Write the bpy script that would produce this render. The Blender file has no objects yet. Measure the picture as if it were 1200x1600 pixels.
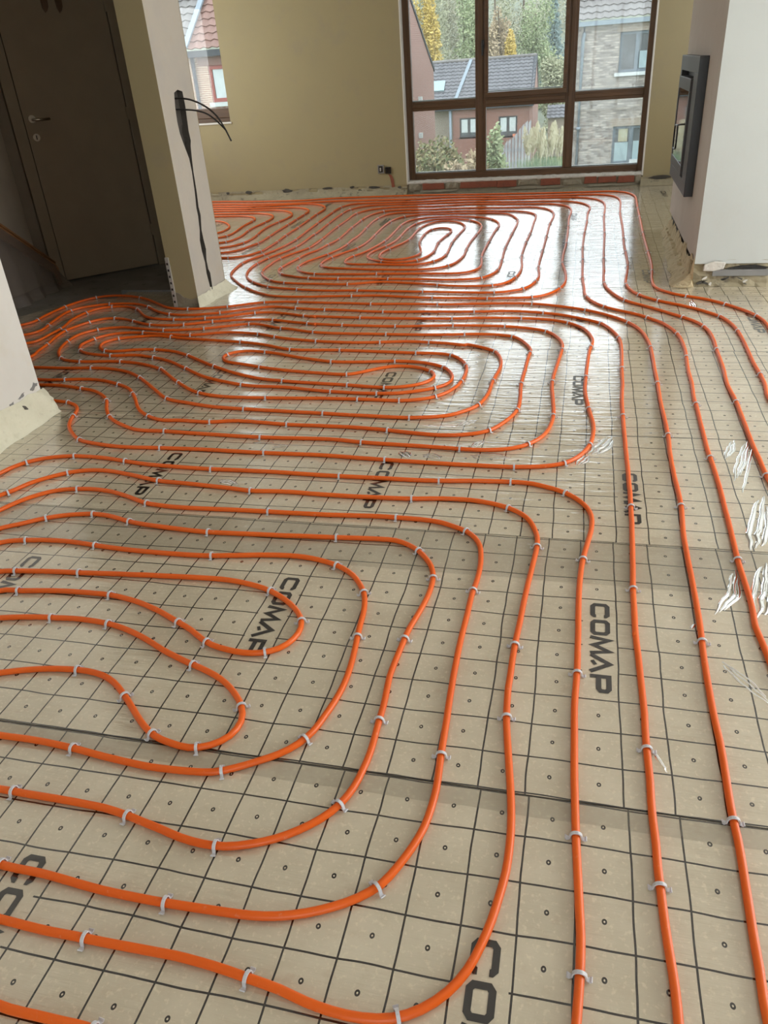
import bpy, bmesh, math, random
from mathutils import Vector, Matrix, noise, geometry

# ------------------------------------------------------------------ camera, sky, exposure
scn = bpy.context.scene
COL = scn.collection
random.seed(7)
PITCH, ROLL, YAW, CAM_H = 0.526125, -0.0768998, -0.2690455, 1.341154
def camera_axes():
    cy, sy = math.cos(YAW), math.sin(YAW)
    f = Vector((sy*math.cos(PITCH), cy*math.cos(PITCH), -math.sin(PITCH)))
    r0 = Vector((cy, -sy, 0.0)); u0 = r0.cross(f)
    c, s = math.cos(ROLL), math.sin(ROLL)
    return r0*c + u0*s, u0*c - r0*s, f
R_, U_, F_ = camera_axes()
cam_data = bpy.data.cameras.new('camera')
cam = bpy.data.objects.new('camera', cam_data); COL.objects.link(cam)
cam_data.sensor_fit = 'VERTICAL'; cam_data.sensor_height = 36.0; cam_data.lens = 27.0
cam_data.clip_start = 0.02; cam_data.clip_end = 600
m3 = Matrix((R_, U_, -F_)).transposed()
cam.matrix_world = Matrix.Translation((0, 0, CAM_H)) @ m3.to_4x4()
scn.camera = cam

world = bpy.data.worlds.new('overcast_sky'); scn.world = world
world.use_nodes = True
wn = world.node_tree.nodes
wn['Background'].inputs['Color'].default_value = (0.90, 0.96, 1.0, 1)
wn['Background'].inputs['Strength'].default_value = 3.6
scn.view_settings.view_transform = 'Standard'
scn.view_settings.look = 'None'
scn.view_settings.exposure = 0.0
scn.view_settings.gamma = 1.0
scn.view_settings.use_curve_mapping = False
scn.cycles.use_denoising = True
scn.cycles.max_bounces = 10
scn.cycles.diffuse_bounces = 5
scn.cycles.transparent_max_bounces = 12
scn.cycles.sample_clamp_indirect = 8.0

def daylight(name, loc, size, rot, power, color):
    d = bpy.data.lights.new(name, 'AREA'); d.shape = 'RECTANGLE'
    d.size, d.size_y = size; d.energy = power; d.color = color
    o = bpy.data.objects.new(name, d); COL.objects.link(o)
    o.location = loc; o.rotation_euler = rot
    return o
# daylight entering through the patio doors behind the camera and the window on the right
daylight('daylight_patio_doors', (0.6, -2.36, 1.25), (2.4, 2.0), (math.radians(90), 0, 0), 17, (1.0, 0.97, 0.92))
daylight('daylight_side_window', (3.86, 3.3, 1.4), (3.0, 1.7), (math.radians(90), 0, math.radians(90)), 150, (1.0, 0.98, 0.95))
# added lamps at unseen, made-up side windows, to brighten the far room
daylight('added_fill_far_left', (-5.5, 8.1, 1.55), (1.8, 1.3), (math.radians(90), 0, math.radians(-90)), 54, (0.97, 0.99, 1.0))
daylight('added_fill_far_right', (1.86, 8.4, 1.55), (1.5, 1.3), (math.radians(90), 0, math.radians(90)), 26, (0.97, 0.99, 1.0))

# ------------------------------------------------------------------ helpers
def tag(o, label=None, cat=None, group=None, kind=None):
    if label: o['label'] = label
    if cat: o['category'] = cat
    if group: o['group'] = group
    if kind: o['kind'] = kind
    return o
def link(name, mesh, parent=None):
    o = bpy.data.objects.new(name, mesh); COL.objects.link(o)
    if parent is not None:
        o.parent = parent
    return o
def empty(name, loc=(0, 0, 0)):
    o = bpy.data.objects.new(name, None); COL.objects.link(o)
    o.location = loc; o.empty_display_size = 0.05
    return o
def wavy(x, y):
    """height of the loose printed film above the boards"""
    h = 0.0016*noise.noise((x*2.1, y*2.1, 3.0)) + 0.0008*noise.noise((x*6.0, y*6.0, 9.0))
    if x < -1.2 and 1.9 < y < 4.6:
        k = min(1.0, (-1.2-x)/0.5)*min(1.0, (y-1.9)/0.4)
        h += k*0.0028*noise.noise((x*5.0, y*5.0, 1.0))
    return h + 0.001

class MB:
    def __init__(s): s.v = []; s.f = []; s.m = []; s.sm = []
    def quad(s, *p, mat=0, smooth=False):
        i = len(s.v); s.v += [tuple(q) for q in p]
        s.f.append(tuple(range(i, i+len(p)))); s.m.append(mat); s.sm.append(smooth); return s
    def box(s, x0, y0, z0, x1, y1, z1, mat=0, mats=None):
        i = len(s.v)
        s.v += [(x0,y0,z0),(x1,y0,z0),(x1,y1,z0),(x0,y1,z0),(x0,y0,z1),(x1,y0,z1),(x1,y1,z1),(x0,y1,z1)]
        F = [(0,3,2,1),(4,5,6,7),(0,1,5,4),(1,2,6,5),(2,3,7,6),(3,0,4,7)]   # bottom top front right back left
        for k, f in enumerate(F):
            s.f.append(tuple(i+a for a in f)); s.m.append(mats[k] if mats else mat); s.sm.append(False)
        return s
    def obox(s, o, ex, ey, ez, mat=0):
        o, ex, ey, ez = Vector(o), Vector(ex), Vector(ey), Vector(ez)
        i = len(s.v)
        s.v += [tuple(q) for q in (o, o+ex, o+ex+ey, o+ey, o+ez, o+ex+ez, o+ex+ey+ez, o+ey+ez)]
        for f in [(0,3,2,1),(4,5,6,7),(0,1,5,4),(1,2,6,5),(2,3,7,6),(3,0,4,7)]:
            s.f.append(tuple(i+a for a in f)); s.m.append(mat); s.sm.append(False)
        return s
    def tube(s, pts, r, n=8, mat=0, up=(0,0,1), cap=True):
        pts = [Vector(p) for p in pts]; i0 = len(s.v); upv = Vector(up)
        rr = r if isinstance(r, (list, tuple)) else [r]*len(pts)
        for k, p in enumerate(pts):
            t = (pts[min(k+1, len(pts)-1)] - pts[max(k-1, 0)])
            t.normalize()
            a = upv.cross(t)
            if a.length < 1e-4: a = Vector((1, 0, 0)).cross(t)
            a.normalize(); b = t.cross(a)
            for j in range(n):
                w = 2*math.pi*j/n
                s.v.append(tuple(p + (a*math.cos(w) + b*math.sin(w))*rr[k]))
        for k in range(len(pts)-1):
            for j in range(n):
                s.f.append((i0+k*n+j, i0+k*n+(j+1) % n, i0+(k+1)*n+(j+1) % n, i0+(k+1)*n+j)); s.m.append(mat); s.sm.append(True)
        if cap:
            s.f.append(tuple(i0+j for j in range(n))[::-1]); s.m.append(mat); s.sm.append(False)
            e = i0+(len(pts)-1)*n
            s.f.append(tuple(e+j for j in range(n))); s.m.append(mat); s.sm.append(False)
        return s
    def grid(s, P, mat=0, smooth=True):
        """P: rows of points"""
        i = len(s.v); n = len(P[0])
        for row in P: s.v += [tuple(q) for q in row]
        for a in range(len(P)-1):
            for b in range(n-1):
                s.f.append((i+a*n+b, i+a*n+b+1, i+(a+1)*n+b+1, i+(a+1)*n+b)); s.m.append(mat); s.sm.append(smooth)
        return s
    def prism(s, poly, ez, mat=0):
        """poly: list of 3D points of a flat polygon, extruded by ez"""
        ez = Vector(ez); i = len(s.v); n = len(poly)
        s.v += [tuple(Vector(p)) for p in poly] + [tuple(Vector(p)+ez) for p in poly]
        s.f.append(tuple(range(i, i+n))[::-1]); s.f.append(tuple(range(i+n, i+2*n)))
        s.m += [mat, mat]; s.sm += [False, False]
        for k in range(n):
            s.f.append((i+k, i+(k+1) % n, i+n+(k+1) % n, i+n+k)); s.m.append(mat); s.sm.append(False)
        return s
    def mesh(s, name, mats):
        me = bpy.data.meshes.new(name); me.from_pydata(s.v, [], s.f)
        for m in (mats if isinstance(mats, (list, tuple)) else [mats]): me.materials.append(m)
        me.polygons.foreach_set('material_index', s.m)
        me.polygons.foreach_set('use_smooth', s.sm)
        me.update(); return me
    def fix(s, me):
        bm = bmesh.new(); bm.from_mesh(me); bmesh.ops.recalc_face_normals(bm, faces=bm.faces); bm.to_mesh(me); bm.free()
    def build(s, name, mats, parent=None, bevel=0, fix=False):
        me = s.mesh(name, mats)
        if fix: s.fix(me)
        o = link(name, me, parent)
        if bevel:
            md = o.modifiers.new('bevel', 'BEVEL'); md.width = bevel; md.segments = 2; md.limit_method = 'ANGLE'
        return o

def set_in(n, **kw):
    for k, v in kw.items():
        k = k.replace('_', ' ')
        if k in n.inputs: n.inputs[k].default_value = v
class NT:
    """small wrapper for node materials"""
    def __init__(s, name):
        s.mat = bpy.data.materials.new(name); s.mat.use_nodes = True
        s.t = s.mat.node_tree; s.bsdf = s.t.nodes['Principled BSDF']; s.out = s.t.nodes['Material Output']
    def n(s, kind, **kw):
        x = s.t.nodes.new(kind)
        for k, v in kw.items(): setattr(x, k, v)
        return x
    def l(s, a, b): s.t.links.new(a, b)
    def math(s, op, a, b=None, clamp=False):
        x = s.n('ShaderNodeMath', operation=op); x.use_clamp = clamp
        for i, q in enumerate((a, b)):
            if q is None: continue
            if isinstance(q, (int, float)): x.inputs[i].default_value = q
            else: s.l(q, x.inputs[i])
        return x.outputs[0]
    def vmath(s, op, a, b=None):
        x = s.n('ShaderNodeVectorMath', operation=op)
        for i, q in enumerate((a, b)):
            if q is None: continue
            if isinstance(q, tuple): x.inputs[i].default_value = q
            else: s.l(q, x.inputs[i])
        return x.outputs['Value'] if op in ('LENGTH', 'DOT_PRODUCT') else x.outputs[0]
    def pos(s): return s.n('ShaderNodeTexCoord').outputs['Object']
    def noise(s, vec, scale, detail=4, rough=0.55, dim='3D'):
        x = s.n('ShaderNodeTexNoise'); x.noise_dimensions = dim
        set_in(x, Scale=scale, Detail=detail, Roughness=rough); s.l(vec, x.inputs['Vector']); return x
    def ramp(s, fac, stops):
        x = s.n('ShaderNodeValToRGB'); e = x.color_ramp.elements
        while len(e) < len(stops): e.new(0.5)
        for i, (p, c) in enumerate(stops): e[i].position = p; e[i].color = (*c, 1) if len(c) == 3 else c
        s.l(fac, x.inputs['Fac']); return x.outputs['Color']
    def mix(s, fac, a, b):
        x = s.n('ShaderNodeMix', data_type='RGBA')
        for key, q in (('Factor', fac), ('A', a), ('B', b)):
            sock = [i for i in x.inputs if i.name == key and i.enabled and (key == 'Factor' or i.type == 'RGBA')]
            sock = sock[0] if sock else None
            if isinstance(q, (int, float)): sock.default_value = q
            elif isinstance(q, tuple): sock.default_value = (*q, 1) if len(q) == 3 else q
            else: s.l(q, sock)
        return [o for o in x.outputs if o.type == 'RGBA'][0]
    def bump(s, height, strength, dist, normal=None):
        x = s.n('ShaderNodeBump'); set_in(x, Strength=strength, Distance=dist)
        s.l(height, x.inputs['Height'])
        if normal is not None: s.l(normal, x.inputs['Normal'])
        return x.outputs['Normal']

def plain(name, color, rough=0.6, metal=0.0, vary=0.12, scale=6.0, bump=0.0, bscale=40.0, spec=0.5):
    k = NT(name); p = k.pos()
    nz = k.noise(p, scale, 5)
    lo = tuple(c*(1-vary) for c in color); hi = tuple(min(1, c*(1+vary)) for c in color)
    k.l(k.ramp(nz.outputs['Fac'], [(0.3, lo), (0.7, hi)]), k.bsdf.inputs['Base Color'])
    set_in(k.bsdf, Roughness=rough, Metallic=metal, Specular_IOR_Level=spec)
    if bump:
        b = k.noise(p, bscale, 4)
        k.l(k.bump(b.outputs['Fac'], bump, 0.01), k.bsdf.inputs['Normal'])
    return k.mat
def blotchy(name, base, stain, dark, rough=0.85, scale=2.5, amount=0.5, chips=None, bump=0.25, bscale=30):
    """old plaster: large soft stains and small marks that belong to the surface"""
    k = NT(name); p = k.pos()
    a = k.noise(p, scale, 5, 0.6); c = k.mix(k.ramp(a.outputs['Fac'], [(0.45, (0, 0, 0)), (0.75, (1, 1, 1))]), base, stain)
    b = k.noise(p, scale*4.5, 6, 0.65)
    c = k.mix(k.math('MULTIPLY', k.ramp(b.outputs['Fac'], [(0.56, (0, 0, 0)), (0.72, (1, 1, 1))]), amount), c, dark)
    if chips:
        d = k.noise(p, chips[1], 3, 0.5)
        c = k.mix(k.ramp(d.outputs['Fac'], [(chips[2], (0, 0, 0)), (chips[2]+0.02, (1, 1, 1))]), c, chips[0])
    k.l(c, k.bsdf.inputs['Base Color']); set_in(k.bsdf, Roughness=rough, Specular_IOR_Level=0.3)
    h = k.noise(p, bscale, 5)
    k.l(k.bump(h.outputs['Fac'], bump, 0.01), k.bsdf.inputs['Normal'])
    return k.mat
def brick_mat(name, c1, c2, mortar, scale=1.0, rough=0.85, wall_axis='x', msize=0.012):
    k = NT(name); p = k.pos()
    sx = k.n('ShaderNodeSeparateXYZ'); k.l(p, sx.inputs[0])
    cb = k.n('ShaderNodeCombineXYZ'); k.l(sx.outputs[0 if wall_axis == 'x' else 1], cb.inputs[0]); k.l(sx.outputs[2], cb.inputs[1])
    b = k.n('ShaderNodeTexBrick'); k.l(cb.outputs[0], b.inputs['Vector'])
    set_in(b, Color1=(*c1, 1), Color2=(*c2, 1), Mortar=(*mortar, 1), Scale=1.0, Mortar_Size=msize, Mortar_Smooth=0.2, Bias=0.0, Brick_Width=0.215*scale, Row_Height=0.068*scale)
    nz = k.noise(cb.outputs[0], 3.0, 4)
    c = k.mix(k.math('MULTIPLY', nz.outputs['Fac'], 0.35), b.outputs['Color'], tuple(x*0.6 for x in c1))
    k.l(c, k.bsdf.inputs['Base Color']); set_in(k.bsdf, Roughness=rough, Specular_IOR_Level=0.2)
    k.l(k.bump(b.outputs['Fac'], 0.4, -0.01), k.bsdf.inputs['Normal'])
    return k.mat

# ------------------------------------------------------------------ materials
def film_material():
    """printed, glossy laminate film: 10 cm grid, small ring in each cell, flecked foam showing through"""
    k = NT('printed_film'); p = k.pos()
    at = k.n('ShaderNodeAttribute', attribute_type='OBJECT', attribute_name='grid_offset')
    w = k.noise(p, 4.0, 2); w2 = k.vmath('SUBTRACT', w.outputs['Color'], (0.5, 0.5, 0.5))
    sc = k.n('ShaderNodeVectorMath', operation='SCALE'); k.l(w2, sc.inputs[0]); sc.inputs['Scale'].default_value = 0.015
    q = k.vmath('ADD', k.vmath('SUBTRACT', p, at.outputs['Vector']), sc.outputs[0])
    fr = k.vmath('SUBTRACT', k.vmath('FRACTION', k.vmath('MULTIPLY', q, (10, 10, 0))), (0.5, 0.5, 0))
    ab = k.vmath('ABSOLUTE', fr); sx = k.n('ShaderNodeSeparateXYZ'); k.l(ab, sx.inputs[0])
    # the cross lines and rings break off where a word is printed
    wb = k.n('ShaderNodeAttribute', attribute_type='OBJECT', attribute_name='word_band')
    ws = k.n('ShaderNodeSeparateXYZ'); k.l(wb.outputs['Vector'], ws.inputs[0]); ps = k.n('ShaderNodeSeparateXYZ'); k.l(p, ps.inputs[0])
    ph = k.math('ADD', k.math('DIVIDE', k.math('SUBTRACT', ps.outputs[0], ws.outputs[0]), ws.outputs[1]), 50.5)
    dxw = k.math('MULTIPLY', k.math('ABSOLUTE', k.math('SUBTRACT', k.math('FRACT', ph), 0.5)), ws.outputs[1])
    dy = k.math('SUBTRACT', ws.outputs[2], ps.outputs[1])
    inword = k.math('MULTIPLY', k.math('LESS_THAN', dxw, 0.045), k.math('MULTIPLY', k.math('GREATER_THAN', dy, -0.006), k.math('LESS_THAN', dy, 0.37)))
    clear = k.math('SUBTRACT', 1.0, inword)
    line = k.math('MAXIMUM', k.math('GREATER_THAN', sx.outputs[0], 0.4805), k.math('MULTIPLY', k.math('GREATER_THAN', sx.outputs[1], 0.4805), clear))
    rd = k.vmath('LENGTH', k.vmath('MULTIPLY', fr, (1.12, 0.92, 0)))
    ring = k.math('MULTIPLY', clear, k.math('MULTIPLY', k.math('LESS_THAN', rd, 0.052), k.math('GREATER_THAN', rd, 0.018)))
    ink = k.math('MAXIMUM', line, ring)
    a = k.noise(p, 5.0, 5, 0.6); b = k.noise(p, 95.0, 3, 0.6)
    c = k.ramp(a.outputs['Fac'], [(0.3, (0.475, 0.42, 0.31)), (0.7, (0.585, 0.525, 0.40))])
    c = k.mix(k.math('MULTIPLY', k.ramp(b.outputs['Fac'], [(0.56, (0, 0, 0)), (0.68, (1, 1, 1))]), 0.42), c, (0.74, 0.66, 0.48))
    b2 = k.noise(p, 30.0, 4, 0.6)
    c = k.mix(k.math('MULTIPLY', k.ramp(b2.outputs['Fac'], [(0.55, (0, 0, 0)), (0.72, (1, 1, 1))]), 0.22), c, (0.40, 0.29, 0.20))
    c = k.mix(ink, c, (0.012, 0.011, 0.010))
    k.l(c, k.bsdf.inputs['Base Color'])
    set_in(k.bsdf, Roughness=0.16, Specular_IOR_Level=0.5, Coat_Weight=1.0, Coat_Roughness=0.04, Coat_IOR=1.6)
    # creases of the loose film: long across the room, short along it
    m1 = k.n('ShaderNodeMapping'); k.l(p, m1.inputs['Vector']); m1.inputs['Scale'].default_value = (1.4, 11.0, 1); m1.inputs['Rotation'].default_value = (0, 0, 0.25)
    n1 = k.noise(m1.outputs[0], 2.2, 5, 0.6)
    n2 = k.noise(p, 14.0, 4, 0.55)
    bn = k.bump(n1.outputs['Fac'], 0.22, 0.012)
    m3_ = k.n('ShaderNodeMapping'); k.l(p, m3_.inputs['Vector']); m3_.inputs['Scale'].default_value = (3.0, 24.0, 1); m3_.inputs['Rotation'].default_value = (0, 0, -0.18)
    n3 = k.noise(m3_.outputs[0], 2.0, 3, 0.5)
    bn = k.bump(n3.outputs['Fac'], 0.30, 0.007, bn)
    bn = k.bump(n2.outputs['Fac'], 0.07, 0.006, bn)
    k.l(bn, k.bsdf.inputs['Coat Normal'])
    k.l(bn, k.bsdf.inputs['Normal'])
    return k.mat
def ink_material():
    mt = plain('black_print', (0.012, 0.011, 0.010), 0.3, vary=0.2)
    set_in(mt.node_tree.nodes['Principled BSDF'], Coat_Weight=1.0, Coat_Roughness=0.05, Coat_IOR=1.6)
    return mt
def clear_film(name, fac, color, rough):
    k = NT(name); tr = k.n('ShaderNodeBsdfTransparent'); mx = k.n('ShaderNodeMixShader')
    set_in(k.bsdf, Base_Color=(*color, 1), Roughness=rough, Coat_Weight=1.0, Coat_Roughness=0.06)
    p = k.pos(); n1 = k.noise(p, 12.0, 4); k.l(k.bump(n1.outputs['Fac'], 0.4, 0.01), k.bsdf.inputs['Normal'])
    mx.inputs[0].default_value = fac
    k.l(tr.outputs[0], mx.inputs[1]); k.l(k.bsdf.outputs[0], mx.inputs[2]); k.l(mx.outputs[0], k.out.inputs['Surface'])
    return k.mat
def foil_material():
    """loose clear polythene: transparent, with a mirror-like sheen"""
    k = NT('clear_polythene'); tr = k.n('ShaderNodeBsdfTransparent'); gl = k.n('ShaderNodeBsdfGlossy'); mx = k.n('ShaderNodeMixShader')
    gl.inputs['Roughness'].default_value = 0.08; tr.inputs[0].default_value = (0.97, 0.97, 0.96, 1)
    fz = k.n('ShaderNodeFresnel'); fz.inputs[0].default_value = 1.6
    k.l(fz.outputs[0], mx.inputs[0]); k.l(tr.outputs[0], mx.inputs[1]); k.l(gl.outputs[0], mx.inputs[2]); k.l(mx.outputs[0], k.out.inputs['Surface'])
    return k.mat
def glass_material(name, dust=0.05):
    k = NT(name); tr = k.n('ShaderNodeBsdfTransparent'); gl = k.n('ShaderNodeBsdfGlossy'); mx = k.n('ShaderNodeMixShader')
    fz = k.n('ShaderNodeFresnel'); fz.inputs[0].default_value = 1.35
    gl.inputs['Roughness'].default_value = 0.02; tr.inputs[0].default_value = (0.95, 0.97, 0.97, 1)
    k.l(fz.outputs[0], mx.inputs[0]); k.l(tr.outputs[0], mx.inputs[1]); k.l(gl.outputs[0], mx.inputs[2])
    ts = k.n('ShaderNodeBsdfTranslucent'); ts.inputs[0].default_value = (0.85, 0.86, 0.85, 1)
    m2 = k.n('ShaderNodeMixShader'); p = k.pos(); nz = k.noise(p, 3.0, 4)
    k.l(k.math('MULTIPLY', k.ramp(nz.outputs['Fac'], [(0.3, (0.6, 0.6, 0.6)), (0.75, (1.3, 1.3, 1.3))]), dust), m2.inputs[0])
    k.l(mx.outputs[0], m2.inputs[1]); k.l(ts.outputs[0], m2.inputs[2]); k.l(m2.outputs[0], k.out.inputs['Surface'])
    return k.mat
def pipe_material():
    k = NT('orange_pipe'); p = k.pos()
    nz = k.noise(p, 1.6, 3); nb = k.noise(p, 60.0, 4)
    c = k.ramp(nz.outputs['Fac'], [(0.3, (0.68, 0.100, 0.006)), (0.7, (0.78, 0.130, 0.009))])
    c = k.mix(k.math('MULTIPLY', k.ramp(nb.outputs['Fac'], [(0.66, (0, 0, 0)), (0.74, (1, 1, 1))]), 0.25), c, (0.75, 0.42, 0.30))
    k.l(c, k.bsdf.inputs['Base Color']); set_in(k.bsdf, Roughness=0.38, Specular_IOR_Level=0.38)
    return k.mat
def wood_material(name, c1, c2, axis=2, rough=0.45):
    k = NT(name); p = k.pos(); m = k.n('ShaderNodeMapping'); k.l(p, m.inputs['Vector'])
    s = [30, 30, 30]; s[axis] = 2.0; m.inputs['Scale'].default_value = s
    nz = k.noise(m.outputs[0], 1.0, 5, 0.6)
    k.l(k.ramp(nz.outputs['Fac'], [(0.3, c1), (0.7, c2)]), k.bsdf.inputs['Base Color']); set_in(k.bsdf, Roughness=rough)
    k.l(k.bump(nz.outputs['Fac'], 0.15, 0.004), k.bsdf.inputs['Normal'])
    return k.mat
def leaf_material(name, c1, c2):
    k = NT(name); oi = k.n('ShaderNodeNewGeometry')
    k.l(k.ramp(oi.outputs['Random Per Island'], [(0.0, c1), (1.0, c2)]), k.bsdf.inputs['Base Color'])
    set_in(k.bsdf, Roughness=0.7, Specular_IOR_Level=0.2)
    return k.mat

M = dict(
    film=film_material(), flap=clear_film('overlap_film', 0.20, (0.26, 0.235, 0.18), 0.4), foil=foil_material(),
    ink=ink_material(), pipe=pipe_material(),
    clip=plain('grey_clip_plastic', (0.56, 0.57, 0.60), 0.45, vary=0.08),
    concrete=blotchy('bare_concrete', (0.20, 0.19, 0.165), (0.30, 0.285, 0.255), (0.06, 0.055, 0.05), scale=2.0, amount=0.7),
    olive=blotchy('olive_yellow_paint', (0.355, 0.297, 0.165), (0.325, 0.275, 0.165), (0.310, 0.262, 0.178), scale=0.9, amount=0.45, bump=0.12),
    white=blotchy('white_plaster', (0.70, 0.68, 0.63), (0.62, 0.595, 0.54), (0.62, 0.54, 0.40), scale=1.2, amount=0.25, bump=0.15),
    skim=blotchy('pink_grey_skim', (0.45, 0.395, 0.34), (0.51, 0.465, 0.41), (0.38, 0.31, 0.26), scale=1.6, amount=0.35, bump=0.15),
    greywhite=blotchy('grey_white_paint', (0.50, 0.53, 0.515), (0.455, 0.48, 0.465), (0.45, 0.44, 0.40), scale=0.8, amount=0.2, bump=0.08),
    pillar=blotchy('pillar_plaster', (0.50, 0.455, 0.385), (0.44, 0.41, 0.37), (0.50, 0.42, 0.30), scale=2.2, amount=0.4, bump=0.2),
    rough=blotchy('broken_render', (0.34, 0.30, 0.20), (0.24, 0.205, 0.14), (0.07, 0.06, 0.05), scale=3.0, amount=0.8, bump=0.7, bscale=25),
    render_dark=blotchy('dark_old_render', (0.075, 0.068, 0.058), (0.12, 0.11, 0.095), (0.02, 0.018, 0.015), scale=5, amount=0.6, bump=0.8),
    foam=blotchy('pu_foam', (0.70, 0.675, 0.53), (0.62, 0.595, 0.46), (0.48, 0.44, 0.32), scale=5.0, amount=0.5, bump=1.0, bscale=26),
    foam_old=blotchy('old_cut_foam', (0.50, 0.42, 0.27), (0.40, 0.32, 0.19), (0.15, 0.115, 0.07), scale=7.0, amount=0.8, bump=0.9, bscale=40),
    mortar=blotchy('white_mortar', (0.62, 0.60, 0.55), (0.50, 0.48, 0.43), (0.10, 0.09, 0.08), scale=6.0, amount=0.5, bump=0.6),
    mortar_grey=blotchy('grey_mortar', (0.30, 0.27, 0.20), (0.22, 0.19, 0.14), (0.10, 0.09, 0.07), scale=6.0, amount=0.6, bump=0.7),
    redbrick=blotchy('red_brick', (0.26, 0.085, 0.05), (0.20, 0.07, 0.045), (0.12, 0.05, 0.035), scale=9.0, amount=0.6, bump=0.5),
    frame=wood_material('dark_brown_frame', (0.070, 0.035, 0.014), (0.125, 0.064, 0.027), 2), frame_h=wood_material('dark_brown_frame_rail', (0.070, 0.035, 0.014), (0.125, 0.064, 0.027), 0),
    glass=glass_material('dusty_window_glass', 0.03), houseglass=plain('dark_house_glass', (0.09, 0.10, 0.11), 0.05, vary=0.3, scale=2),
    black=plain('black_iron', (0.012, 0.012, 0.012), 0.35), steel=plain('anthracite_steel', (0.055, 0.055, 0.058), 0.45, metal=0.0),
    chrome=plain('brushed_chrome', (0.46, 0.41, 0.34), 0.32, metal=1.0), fireglass=plain('fire_glass', (0.015, 0.015, 0.016), 0.03, vary=0.05),
    door=plain('taupe_door', (0.27, 0.205, 0.13), 0.5, vary=0.05), jamb=plain('taupe_jamb', (0.245, 0.19, 0.12), 0.5, vary=0.06),
    door2=plain('pale_grey_door', (0.36, 0.31, 0.25), 0.5, vary=0.05), hallwall=plain('hall_wall_paint', (0.24, 0.20, 0.15), 0.8, vary=0.08),
    oak=wood_material('oak_stair', (0.20, 0.085, 0.03), (0.28, 0.13, 0.05), 1), ceiling=plain('ceiling_white', (0.72, 0.71, 0.69), 0.9, vary=0.04),
    cover=clear_film('cloudy_plastic', 0.6, (0.20, 0.165, 0.14), 0.35),
    brick_grey=brick_mat('pale_grey_brick', (0.42, 0.375, 0.33), (0.12, 0.105, 0.095), (0.22, 0.205, 0.19)),
    brick_pink=brick_mat('pink_brick', (0.27, 0.145, 0.12), (0.21, 0.11, 0.09), (0.34, 0.24, 0.21), wall_axis='y'),
    brick_red=brick_mat('red_house_brick', (0.25, 0.11, 0.085), (0.20, 0.085, 0.065), (0.25, 0.18, 0.15)),
    brick_orange=brick_mat('orange_brick', (0.30, 0.10, 0.055), (0.22, 0.075, 0.045), (0.55, 0.46, 0.36), msize=0.022),
    brick_light=brick_mat('light_brick', (0.30, 0.25, 0.20), (0.22, 0.18, 0.145), (0.30, 0.27, 0.23)),
    tile_grey=plain('grey_roof_tile', (0.15, 0.14, 0.135), 0.65, vary=0.2, scale=2), tile_dark=plain('slate_roof_tile', (0.105, 0.105, 0.115), 0.6, vary=0.2, scale=2),
    tile_red=plain('red_roof_tile', (0.20, 0.11, 0.088), 0.7, vary=0.15, scale=2), zinc=plain('zinc', (0.19, 0.235, 0.275), 0.5),
    zinc_dark=plain('dark_zinc', (0.06, 0.065, 0.075), 0.8, spec=0.2), pvc=plain('blue_grey_window_frame', (0.10, 0.13, 0.155), 0.5),
    pvc_white=plain('white_frame', (0.45, 0.48, 0.48), 0.5), pvc_red=plain('red_frame', (0.28, 0.075, 0.06), 0.5), dark_frame=plain('dark_frame', (0.05, 0.05, 0.055), 0.5),
    curtain=plain('white_curtain', (0.48, 0.52, 0.53), 0.8), frosted=plain('frosted_glass', (0.25, 0.33, 0.35), 0.4),
    fence=plain('weathered_fence', (0.30, 0.305, 0.32), 0.85, vary=0.25, scale=3), grass=plain('rough_grass', (0.10, 0.13, 0.05), 0.9, vary=0.35, scale=1.5),
    bark=plain('bark', (0.10, 0.075, 0.05), 0.9), terracotta=plain('terracotta', (0.45, 0.16, 0.09), 0.8),
    leaf_yellow=leaf_material('yellow_leaves', (0.36, 0.26, 0.06), (0.55, 0.42, 0.14)), leaf_green=leaf_material('green_leaves', (0.15, 0.20, 0.10), (0.34, 0.38, 0.22)),
    leaf_olive=leaf_material('olive_leaves', (0.20, 0.215, 0.13), (0.37, 0.37, 0.25)), leaf_pale=leaf_material('haze_pale_leaves', (0.24, 0.25, 0.17), (0.38, 0.36, 0.26)),  # outdoor haze is painted into the far trees' leaves as paler, greyer tones
    leaf_rust=leaf_material('rust_leaves', (0.26, 0.20, 0.13), (0.42, 0.34, 0.22)), needle=leaf_material('conifer_needles', (0.13, 0.18, 0.175), (0.22, 0.29, 0.28)),
    hedge=leaf_material('hedge_leaves', (0.09, 0.12, 0.05), (0.27, 0.22, 0.12)), plume=leaf_material('pampas_plumes', (0.46, 0.42, 0.29), (0.62, 0.58, 0.43)),
    blade=leaf_material('grass_blades', (0.10, 0.17, 0.11), (0.21, 0.28, 0.16)), socket=plain('grey_socket_box', (0.22, 0.21, 0.20), 0.5),
    cable=plain('black_cable', (0.018, 0.017, 0.016), 0.45), bead=plain('galvanised_bead', (0.45, 0.43, 0.40), 0.5, metal=0.3),
    board=plain('grey_backing_board', (0.20, 0.20, 0.195), 0.7),
)

# ------------------------------------------------------------------ the setting
CEIL = 2.55
YW = 9.55                     # inner face of the window wall
sl = MB().box(-6.2, -2.6, -0.20, 4.1, 9.9, -0.031).build('floor', M['concrete'])
tag(sl, kind='structure')
cl = MB().box(-6.2, -2.6, CEIL, 4.1, 9.9, CEIL+0.2).build('ceiling', M['ceiling']); tag(cl, kind='structure')

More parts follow.
